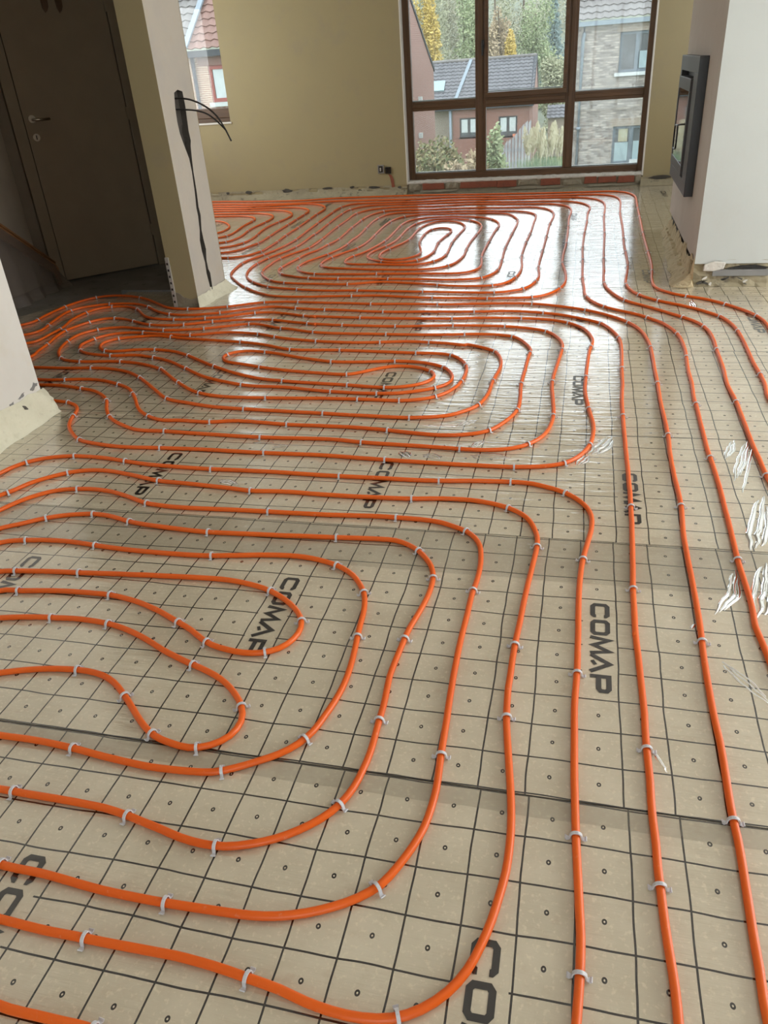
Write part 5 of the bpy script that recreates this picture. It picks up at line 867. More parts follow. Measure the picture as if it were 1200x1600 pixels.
 'far': [820,-1000,820,-950,820,-900,820,-850,820,-800,821,-750,821,-700,821,-650,821,-600,822,-550,822,-500,822,-450,822,-400,823,-350,823,-300,823,-250,823,-200,823,-150,823,-100,823,-50,823,0,823,50,823,100,823,150,822,200,822,250,821,300,821,350,820,400,819,450,818,500,817,550,817,600,816,650,815,700,814,750,813,800,811,850,810,900,809,950,808,1000,806,1050,804,1100,803,1150,801,1200,799,1250,797,1300,794,1350,792,1400,789,1450,786,1499,783,1549,780,1599,776,1649,772,1699,768,1749,763,1799,758,1848,753,1898,747,1948,742,1997,736,2047,730,2097,725,2146,719,2196,713,2246,707,2295,701,2345,695,2395,690,2444,685,2494,681,2544,677,2594,676,2644,675,2694,675,2744,673,2794,672,2844,672,2894,672,2944,672,2994,673,3044,673,3094,674,3144,674,3194,675,3244,674,3294,673,3344,670,3394,668,3444,667,3494,669,3544,671,3594,675,3643,677,3693,679,3743,679,3793,680,3843,680,3893,681,3943,682,3993,684,4043,686,4093,686,4143,685,4193,682,4243,675,4293,665,4342,651,4389,630,4434,603,4476,573,4516,543,4556,512,4595,481,4634,448,4673,416,4710,382,4747,347,4783,313,4819,282,4858,256,4901,236,4946,218,4993,202,5041,189,5089,177,5137,167,5186,160,5236,156,5286,154,5336,154,5386,154,5436,154,5486,155,5536,156,5586,157,5635,158,5683,159,5721,160,5731,160,5708,160,5665,159,5620,159,5590,158,5592,158,5625,158,5671,159,5721,159,5771,159,5821,160,5871,160,5921,160,5971,161,6021,162,6071,163,6121,163,6171,164,6221,165,6271,166,6321,167,6371,168,6421,169,6471,170,6521,171,6571,172,6621,173,6671,174,6721,175,6771,175,6821,176,6871,177,6921,177,6971,177,7021,178,7071,178,7121,178,7171,178,7221,178,7271,179,7321,179,7371,179,7421,179,7471,179,7521,180,7571,180,7621,181,7671,182,7721,183,7771,184,7821,186,7871,188,7921,190,7971,191,8021,193,8071,195,8121,196,8171,197,8221,196,8271,195,8321,192,8371,188,8420,181,8470,171,8518,158,8566,141,8612,119,8656,93,8697,61,8734,24,8766,-17,8792,-61,8813,-107,8830,-155,8841,-204,8849,-254,8854,-303,8859,-353,8863,-403,8866,-453,8869,-503,8872,-553,8874,-603,8877,-653,8881,-702,8885,-752,8889,-802,8894,-852,8899,-902,8904,-951,8908,-1001,8913,-1051,8918,-1101,8922,-1151,8925,-1200,8928,-1250,8931,-1300,8933,-1350,8934,-1400,8934,-1450,8933,-1500,8931,-1550,8926,-1599,8919,-1648,8912,-1698,8905,-1747,8900,-1797,8898,-1847,8899,-1896,8901,-1946,8903,-1996,8906,-2046,8907,-2096,8908,-2146,8908,-2196,8908,-2246,8908,-2296,8908,-2346,8910,-2395,8911,-2444,8911,-2489,8904,-2528,8888,-2560,8860,-2583,8822,-2599,8778,-2611,8730,-2619,8681,-2624,8632,-2627,8582,-2628,8532,-2628,8482,-2627,8432,-2625,8382,-2623,8332,-2621,8282,-2619,8232,-2617,8183,-2615,8133,-2613,8083,-2611,8033,-2609,7983,-2607,7933,-2605,7883,-2603,7833,-2601,7783,-2599,7733,-2597,7683,-2595,7633,-2593,7583,-2590,7533,-2588,7483,-2585,7433,-2582,7383,-2579,7333,-2575,7284,-2571,7234,-2568,7184,-2564,7134,-2562,7084,-2559,7034,-2557,6984,-2556,6934,-2557,6884,-2558,6834,-2561,6784,-2564,6734,-2569,6685,-2575,6635,-2582,6586,-2591,6536,-2600,6487,-2611,6438,-2623,6390,-2636,6342,-2650,6294,-2666,6246,-2682,6199,-2694,6151,-2703,6102,-2707,6052,-2707,6002,-2704,5953,-2698,5903,-2692,5853,-2684,5804,-2676,5755,-2665,5706,-2650,5659,-2630,5614,-2605,5571,-2577,5529,-2549,5488,-2519,5448,-2490,5408,-2459,5368,-2427,5329,-2395,5291,-2361,5255,-2326,5219,-2290,5184,-2253,5151,-2215,5118,-2176,5087,-2135,5058,-2093,5032,-2047,5014,-1998,5004,-1948,4999,-1899,4996,-1849,4994,-1799,4993,-1749,4995,-1699,5000,-1649,5003,-1599,5004,-1549,5006,-1499,5008,-1450,5011,-1400,5014,-1350,5015,-1300,5011,-1251,5002,-1202,4992,-1153,4981,-1104,4972,-1055,4964,-1006,4955,-956,4949,-906,4945,-856,4943,-806,4942,-756,4940,-706,4937,-657,4934,-607,4932,-557,4931,-507,4931,-457,4933,-407,4936,-357,4940,-308,4949,-262,4966,-222,4994,-189,5031,-163,5074,-142,5119,-125,5166,-112,5214,-103,5263,-97,5313,-94,5363,-93,5412,-94,5462,-96,5512,-99,5562,-102,5612,-107,5662,-113,5712,-119,5761,-125,5811,-130,5861,-132,5910,-134,5960,-134,6010,-134,6060,-134,6110,-134,6160,-133,6210,-132,6260,-130,6310,-128,6360,-127,6410,-125,6460,-124,6510,-123,6560,-123,6610,-123,6660,-123,6710,-123,6760,-123,6810,-123,6860,-123,6910,-123,6960,-123,7010,-124,7060,-124,7110,-125,7160,-125,7210,-126,7260,-126,7310,-127,7360,-128,7410,-129,7460,-130,7510,-131,7560,-131,7610,-131,7660,-130,7710,-128,7760,-126,7810,-123,7860,-121,7910,-119,7960,-118,8010,-119,8060,-122,8109,-127,8159,-136,8208,-148,8255,-166,8301,-189,8343,-219,8380,-255,8412,-296,8437,-341,8456,-388,8470,-436,8481,-485,8490,-535,8497,-584,8504,-633,8512,-683,8520,-732,8530,-781,8539,-830,8549,-879,8558,-928,8567,-978,8575,-1027,8582,-1077,8587,-1126,8590,-1176,8590,-1226,8588,-1276,8583,-1325,8578,-1375,8572,-1425,8565,-1474,8560,-1524,8556,-1574,8553,-1624,8552,-1673,8554,-1723,8558,-1772,8564,-1822,8569,-1871,8572,-1921,8572,-1970,8568,-2020,8562,-2068,8551,-2115,8537,-2160,8518,-2201,8492,-2236,8460,-2266,8423,-2290,8381,-2308,8335,-2322,8288,-2331,8239,-2336,8190,-2338,8141,-2337,8091,-2335,8041,-2332,7991,-2329,7941,-2328,7891,-2327,7841,-2327,7791,-2327,7741,-2328,7691,-2328,7641,-2328,7591,-2327,7541,-2326,7491,-2325,7441,-2323,7391,-2321,7341,-2318,7291,-2316,7241,-2314,7191,-2311,7141,-2309,7092,-2308,7042,-2306,6992,-2305,6942,-2304,6892,-2305,6842,-2305,6792,-2306,6743,-2306,6703,-2306,6688,-2305,6707,-2304,6749,-2303,6797,-2302,6845,-2301,6880,-2300,6886,-2299,6860,-2299,6815,-2299,6766,-2300,6716,-2302,6666,-2307,6616,-2314,6567,-2327,6519,-2343,6471,-2360,6425,-2377,6378,-2393,6330,-2408,6283,-2421,6235,-2432,6186,-2438,6136,-2441,6087,-2441,6037,-2440,5987,-2439,5937,-2437,5887,-2434,5837,-2428,5788,-2418,5739,-2403,5692,-2382,5646,-2358,5603,-2330,5562,-2300,5522,-2269,5483,-2233,5448,-2192,5420,-2148,5397,-2102,5378,-2054,5365,-2005,5356,-1955,5350,-1905,5345,-1856,5341,-1806,5335,-1756,5328,-1707,5323,-1657,5320,-1607,5322,-1558,5330,-1510,5344,-1462,5359,-1414,5370,-1365,5374,-1315,5369,-1266,5360,-1217,5349,-1169,5337,-1120,5324,-1072,5311,-1024,5297,-976,5284,-928,5270,-879,5258,-830,5250,-780,5245,-731,5242,-681,5241,-631,5242,-582,5250,-537,5269,-501,5302,-475,5344,-456,5390,-441,5437,-430,5486,-423,5535,-419,5585,-416,5635,-414,5685,-415,5735,-416,5785,-418,5835,-422,5885,-427,5934,-432,5984,-436,6034,-440,6084,-443,6134,-445,6184,-446,6234,-447,6284,-447,6334,-448,6384,-448,6434,-448,6484,-448,6534,-447,6584,-447,6634,-446,6684,-445,6734,-443,6783,-442,6833,-440,6883,-439,6933,-438,6983,-438,7033,-437,7083,-437,7133,-437,7183,-437,7233,-438,7283,-438,7333,-438,7383,-439,7433,-439,7483,-439,7533,-439,7583,-438,7633,-437,7683,-437,7733,-438,7783,-443,7832,-452,7880,-467,7927,-488,7971,-515,8010,-548,8045,-587,8073,-630,8094,-676,8109,-724,8119,-773,8128,-823,8136,-872,8145,-921,8155,-970,8166,-1018,8176,-1067,8185,-1117,8193,-1166,8197,-1216,8199,-1266,8199,-1316,8197,-1365,8194,-1415,8191,-1465,8189,-1515,8190,-1565,8193,-1614,8198,-1664,8206,-1713,8213,-1762,8218,-1810,8219,-1856,8212,-1898,8196,-1933,8169,-1961,8132,-1981,8090,-1995,8043,-2005,7995,-2013,7945,-2019,7896,-2022,7846,-2024,7796,-2024,7746,-2023,7696,-2022,7646,-2020,7596,-2017,7546,-2014,7496,-2012,7446,-2009,7397,-2006,7347,-2002,7297,-1998,7247,-1995,7197,-1992,7147,-1991,7097,-1991,7048,-1993,6998,-1998,6948,-2001,6898,-2001,6849,-1998,6799,-1995,6749,-1994,6699,-1996,6649,-2000,6599,-2005,6550,-2012,6500,-2021,6451,-2032,6402,-2045,6354,-2061,6307,-2078,6260,-2097,6214,-2115,6167,-2133,6121,-2149,6073,-2161,6025,-2168,5976,-2170,5926,-2168,5877,-2159,5829,-2141,5784,-2113,5743,-2080,5707,-2041,5677,-1997,5654,-1951,5638,-1902,5629,-1853,5624,-1803,5622,-1753,5620,-1703,5617,-1653,5615,-1603,5613,-1553,5613,-1503,5613,-1453,5614,-1403,5614,-1353,5613,-1303,5612,-1253,5610,-1203,5608,-1153,5606,-1103,5605,-1053,5603,-1003,5602,-953,5601,-903,5602,-855,5608,-810,5624,-773,5652,-747,5691,-731,5737,-723,5785,-721,5835,-723,5885,-727,5935,-733,5984,-739,6034,-745,6083,-750,6133,-754,6183,-756,6233,-757,6283,-757,6333,-758,6383,-758,6433,-757,6483,-757,6533,-757,6583,-757,6633,-757,6683,-757,6733,-757,6783,-757,6833,-757,6883,-756,6933,-756,6983,-755,7033,-754,7083,-752,7133,-750,7183,-747,7233,-745,7282,-743,7332,-743,7382,-747,7431,-755,7480,-766,7529,-781,7576,-799,7622,-821,7667,-846,7709,-876,7748,-910,7783,-948,7812,-991,7836,-1036,7853,-1084,7865,-1132,7873,-1182,7878,-1232,7882,-1282,7886,-1331,7889,-1381,7891,-1431,7890,-1479,7884,-1525,7871,-1566,7850,-1602,7821,-1632,7784,-1654,7742,-1670,7696,-1680,7648,-1686,7599,-1689,7549,-1690,7499,-1690,7449,-1689,7399,-1687,7349,-1686,7299,-1684,7249,-1683,7199,-1681,7149,-1680,7099,-1679,7049,-1678,7000,-1678,6950,-1678,6900,-1679,6850,-1681,6800,-1685,6750,-1690,6700,-1697,6651,-1705,6601,-1714,6552,-1723,6503,-1732,6454,-1742,6405,-1754,6356,-1770,6309,-1789,6265,-1810,6220,-1825,6174,-1833,6125,-1834,6076,-1827,6028,-1808,5986,-1776,5953,-1733,5934,-1686,5926,-1636,5923,-1586,5921,-1536,5918,-1487,5913,-1437,5906,-1388,5899,-1338,5893,-1289,5891,-1240,5897,-1194,5911,-1153,5936,-1119,5970,-1092,6011,-1073,6057,-1059,6104,-1050,6153,-1045,6203,-1044,6253,-1045,6302,-1047,6352,-1050,6402,-1053,6452,-1057,6502,-1060,6552,-1063,6602,-1065,6652,-1066,6702,-1066,6752,-1066,6802,-1065,6852,-1064,6902,-1063,6952,-1061,7002,-1059,7052,-1057,7102,-1054,7152,-1052,7201,-1050,7251,-1049,7301,-1052,7350,-1059,7399,-1071,7447,-1088,7493,-1109,7538,-1135,7579,-1166,7616,-1202,7646,-1242,7667,-1284,7675,-1325,7668,-1361,7647,-1392,7615,-1417,7574,-1435,7530,-1449,7482,-1460,7434,-1467,7385,-1472,7335,-1475,7285,-1476,7235,-1476,7185,-1475,7135,-1474,7085,-1473,7035,-1472,6985,-1471,6935,-1471,6885,-1474,6836,-1480,6786,-1489,6737,-1500,6688,-1513,6640,-1528,6593,-1544,6545,-1560,6498,-1573,6450,-1584,6401,-1592,6352,-1596,6302,-1595,6253,-1587,6204,-1571,6158,-1545,6118,-1509,6088,-1467,6072,-1421,6073,-1377,6090,-1338,6118,-1306,6155,-1283,6197,-1270,6244,-1266,6293,-1270,6342,-1278,6392,-1289,6440,-1301,6489,-1314,6537,-1326,6586,-1337,6634,-1347,6683,-1355,6733,-1361,6782,-1365,6832,-1369,6882,-1371,6932,-1373,6982,-1374,7032,-1374,7082,-1373,7131,-1369,7181,-1360,7228,-1345,7271,-1321,7306,-1289,7329,-1253,7335,-1217,7324,-1187,7297,-1166,7259,-1153,7215,-1148,7167,-1150,7118,-1155,7068,-1161,7019,-1167,6969,-1173,6920,-1177,6870,-1181,6820,-1184,6770,-1185,6720,-1185,6670,-1183,6620,-1179,6571,-1175,6521,-1170,6471,-1166,6421,-1163,6371,-1164,6322,-1168,6272,-1175,6223,-1186,6174,-1201,6127,-1221,6082,-1249,6042,-1285,6010,-1328,5990,-1375,5980,-1424,5980,-1472,5990,-1517,6009,-1559,6035,-1597,6067,-1632,6102,-1660,6142,-1681,6186,-1692,6233,-1694,6283,-1691,6332,-1684,6381,-1672,6430,-1657,6477,-1640,6524,-1624,6571,-1611,6619,-1601,6668,-1593,6718,-1587,6767,-1584,6817,-1582,6867,-1582,6917,-1582,6967,-1583,7017,-1584,7067,-1585,7117,-1586,7167,-1587,7217,-1587,7267,-1586,7317,-1584,7367,-1581,7417,-1576,7466,-1568,7515,-1556,7563,-1538,7608,-1515,7652,-1487,7691,-1454,7726,-1416,7753,-1373,7773,-1327,7783,-1279,7784,-1231,7778,-1184,7764,-1140,7745,-1098,7720,-1059,7689,-1024,7655,-993,7617,-967,7575,-945,7531,-927,7485,-914,7438,-904,7389,-898,7340,-895,7290,-893,7240,-893,7190,-894,7140,-896,7090,-898,7040,-900,6990,-902,6940,-904,6890,-907,6841,-909,6791,-911,6741,-911,6691,-912,6641,-911,6591,-911,6541,-910,6491,-908,6441,-906,6391,-903,6341,-900,6291,-897,6241,-897,6191,-899,6141,-903,6091,-908,6042,-916,5992,-925,5944,-939,5896,-959,5851,-987,5811,-1023,5779,-1065,5756,-1112,5740,-1161,5732,-1210,5729,-1260,5730,-1310,5733,-1360,5737,-1410,5741,-1460,5746,-1509,5751,-1559,5757,-1608,5764,-1657,5775,-1706,5786,-1754,5796,-1804,5805,-1852,5815,-1899,5830,-1941,5854,-1975,5887,-1998,5928,-2010,5975,-2014,6024,-2011,6073,-2004,6123,-1993,6171,-1980,6219,-1964,6267,-1947,6314,-1929,6360,-1908,6406,-1888,6452,-1870,6498,-1856,6546,-1847,6595,-1841,6644,-1837,6694,-1835,6744,-1834,6794,-1834,6844,-1835,6894,-1836,6944,-1838,6994,-1839,7044,-1841,7094,-1843,7144,-1845,7194,-1847,7244,-1849,7294,-1851,7344,-1852,7394,-1852,7444,-1852,7494,-1851,7544,-1850,7593,-1847,7643,-1844,7693,-1839,7743,-1832,7792,-1821,7840,-1807,7887,-1786,7930,-1759,7969,-1724,8001,-1684,8026,-1639,8046,-1593,8060,-1544,8069,-1495,8072,-1446,8072,-1396,8068,-1347,8064,-1297,8060,-1247,8058,-1197,8056,-1148,8055,-1098,8053,-1048,8052,-998,8050,-948,8045,-899,8039,-851,8028,-805,8013,-763,7992,-727,7967,-700,7939,-681,7908,-666,7874,-652,7835,-637,7792,-622,7746,-609,7699,-600,7650,-593,7601,-589,7551,-587,7501,-586,7451,-586,7401,-586,7351,-587,7301,-588,7251,-589,7201,-590,7151,-591,7101,-592,7051,-593,7001,-593,6951,-594,6901,-595,6851,-595,6801,-596,6751,-597,6701,-597,6651,-598,6601,-598,6551,-598,6501,-597,6451,-597,6401,-595,6351,-594,6301,-592,6251,-590,6201,-587,6151,-585,6101,-583,6051,-582,6001,-580,5951,-578,5902,-577,5852,-576,5802,-576,5752,-579,5702,-585,5652,-596,5604,-611,5557,-633,5513,-658,5471,-698,5443,-745,5429,-794,5422,-844,5419,-894,5418,-944,5422,-993,5429,-1042,5436,-1092,5442,-1142,5446,-1192,5450,-1242,5453,-1291,5457,-1341,5460,-1391,5463,-1441,5466,-1491,5469,-1541,5472,-1591,5474,-1641,5477,-1691,5480,-1741,5483,-1791,5486,-1840,5490,-1890,5496,-1939,5507,-1987,5520,-2033,5537,-2079,5558,-2123,5581,-2167,5604,-2207,5631,-2241,5666,-2267,5707,-2288,5751,-2300,5798,-2304,5847,-2301,5897,-2297,5946,-2292,5996,-2287,6046,-2281,6096,-2276,6145,-2270,6195,-2265,6245,-2258,6294,-2248,6342,-2233,6389,-2215,6434,-2201,6480,-2192,6529,-2187,6578,-2183,6628,-2177,6678,-2170,6727,-2162,6777,-2154,6826,-2147,6876,-2143,6925,-2141,6975,-2142,7025,-2143,7075,-2145,7125,-2148,7175,-2151,7225,-2154,7275,-2157,7325,-2160,7375,-2163,7424,-2165,7474,-2166,7524,-2167,7574,-2168,7624,-2169,7674,-2169,7724,-2169,7774,-2169,7824,-2169,7874,-2169,7923,-2168,7968,-2168,8003,-2167,8021,-2166,8016,-2166,7991,-2165,7956,-2165,7922,-2164,7902,-2164,7904,-2163,7927,-2163,7966,-2161,8012,-2157,8061,-2151,8110,-2141,8159,-2126,8206,-2106,8250,-2080,8291,-2048,8325,-2010,8352,-1967,8372,-1920,8383,-1872,8388,-1822,8388,-1773,8384,-1723,8378,-1674,8372,-1624,8366,-1575,8363,-1525,8362,-1475,8364,-1426,8368,-1376,8371,-1326,8373,-1276,8374,-1226,8374,-1176,8372,-1126,8369,-1077,8364,-1027,8359,-977,8352,-928,8346,-878,8338,-829,8331,-779,8324,-730,8319,-680,8316,-631,8314,-581,8312,-533,8306,-488,8293,-446,8272,-409,8243,-377,8207,-351,8166,-329,8122,-312,8075,-298,8028,-289,7979,-282,7930,-277,7880,-275,7830,-275,7780,-276,7730,-278,7680,-281,7631,-284,7581,-286,7531,-289,7481,-291,7431,-293,7381,-294,7331,-294,7281,-294,7231,-295,7181,-294,7131,-294,7081,-294,7031,-294,6981,-293,6931,-293,6881,-293,6831,-293,6781,-293,6731,-294,6681,-294,6631,-294,6581,-295,6531,-295,6481,-295,6431,-295,6381,-296,6331,-296,6281,-296,6231,-296,6181,-297,6131,-297,6081,-298,6031,-298,5981,-298,5931,-298,5881,-297,5831,-296,5781,-293,5731,-289,5681,-284,5631,-280,5582,-278,5532,-277,5482,-280,5432,-286,5382,-295,5333,-307,5285,-321,5237,-341,5192,-370,5152,-409,5122,-453,5098,-500,5082,-549,5074,-598,5072,-648,5072,-698,5075,-748,5077,-798,5081,-848,5084,-898,5088,-948,5092,-998,5096,-1047,5100,-1097,5105,-1147,5111,-1197,5116,-1246,5122,-1296,5128,-1346,5134,-1395,5139,-1445,5144,-1495,5147,-1545,5149,-1595,5150,-1645,5150,-1695,5150,-1745,5154,-1794,5160,-1843,5169,-1892,5179,-1941,5191,-1990,5203,-2038,5214,-2086,5228,-2133,5246,-2178,5267,-2221,5293,-2261,5322,-2300,5353,-2337,5387,-2372,5422,-2405,5460,-2436,5499,-2463,5541,-2487,5584,-2507,5630,-2523,5677,-2537,5725,-2548,5774,-2557,5823,-2563,5872,-2568,5922,-2570,5972,-2569,6022,-2567,6072,-2562,6122,-2555,6171,-2544,6220,-2531,6268,-2516,6316,-2501,6363,-2488,6411,-2476,6460,-2466,6509,-2457,6558,-2449,6607,-2444,6657,-2441,6707,-2440,6757,-2440,6807,-2441,6857,-2443,6907,-2446,6957,-2449,7006,-2452,7054,-2453,7100,-2453,7142,-2451,7183,-2449,7223,-2449,7267,-2450,7314,-2452,7363,-2455,7413,-2458,7463,-2461,7513,-2464,7562,-2467,7612,-2470,7662,-2472,7712,-2474,7762,-2476,7812,-2479,7862,-2481,7912,-2483,7962,-2485,8012,-2486,8062,-2488,8112,-2489,8162,-2489,8212,-2489,8262,-2489,8312,-2488,8362,-2485,8412,-2479,8461,-2469,8509,-2454,8555,-2433,8599,-2406,8639,-2373,8674,-2335,8704,-2292,8726,-2246,8741,-2198,8751,-2149,8757,-2100,8759,-2050,8759,-2000,8758,-1950,8756,-1900,8753,-1850,8750,-1800,8747,-1750,8746,-1700,8746,-1650,8748,-1601,8751,-1551,8754,-1501,8756,-1451,8758,-1401,8759,-1351,8760,-1301,8759,-1251,8758,-1201,8756,-1151,8753,-1102,8748,-1052,8741,-1003,8732,-955,8721,-906,8709,-857,8698,-808,8689,-759,8681,-710,8675,-660,8671,-610,8667,-560,8664,-510,8659,-461,8654,-411,8648,-362,8641,-313,8633,-264,8621,-217,8607,-171,8588,-128,8565,-90,8536,-56,8501,-28,8462,-5,8419,15,8373,31,8326,43,8278,51,8230,55,8180,55,8131,51,8081,46,8032,42,7982,38,7932,36,7882,34,7832,33,7782,33,7732,32,7682,32,7632,32,7582,31,7532,31,7482,30,7432,28,7382,27,7332,25,7282,24,7233,22,7183,20,7133,18,7083,17,7033,15,6983,14,6933,13,6883,12,6833,11,6783,10,6733,10,6683,9,6633,8,6583,8,6533,8,6483,7,6433,7,6383,7,6333,8,6283,8,6233,9,6183,10,6133,10,6083,11,6033,12,5983,12,5933,13,5883,13,5833,13,5783,13,5733,13,5683,14,5633,14,5583,14,5533,15,5483,16,5433,18,5383,20,5333,23,5283,26,5233,28,5183,30,5133,31,5083,34,5033,40,4984,51,4935,66,4888,85,4842,108,4797,135,4755,166,4716,202,4682,241,4650,279,4619,317,4586,353,4551,384,4512,414,4472,442,4431,465,4387,484,4341,500,4293,512,4245,521,4196,527,4146,530,4096,532,4046,533,3996,533,3946,531,3896,528,3846,526,3796,523,3746,521,3697,519,3647,519,3597,519,3547,519,3497,516,3447,513,3397,510,3347,509,3297,510,3247,510,3197,509,3147,508,3097,507,3047,507,2997,506,2947,506,2897,505,2847,505,2797,506,2747,508,2697,509,2647,510,2597,510,2547,510,2497,509,2447,508,2397,507,2347,507,2297,506,2247,505,2197,504,2147,503,2097,502,2047,503,1997,504,1947,505,1897,505,1847,503,1797,500,1748,504,1698,508,1648,511,1598,515,1548,519,1498,522,1448,526,1399,530,1349,533,1299,537,1249,540,1199,543,1149,546,1099,549,1049,552,999,555,949,558,900,561,850,564,800,567,750,569,700,571,650,573,600,575,550,577,500,579,450,580,400,581,350,582,300,583,250,583,200,584,150,584,100,584,50,584,0,584,-50,584,-100,584,-150,584,-200,584,-250,584,-300,583,-350,583,-400,583,-450,582,-500,582,-550,582,-600,581,-650,581,-700,581,-750,581,-800,580,-850,580,-900,580,-950,580,-1000,580,-1000],
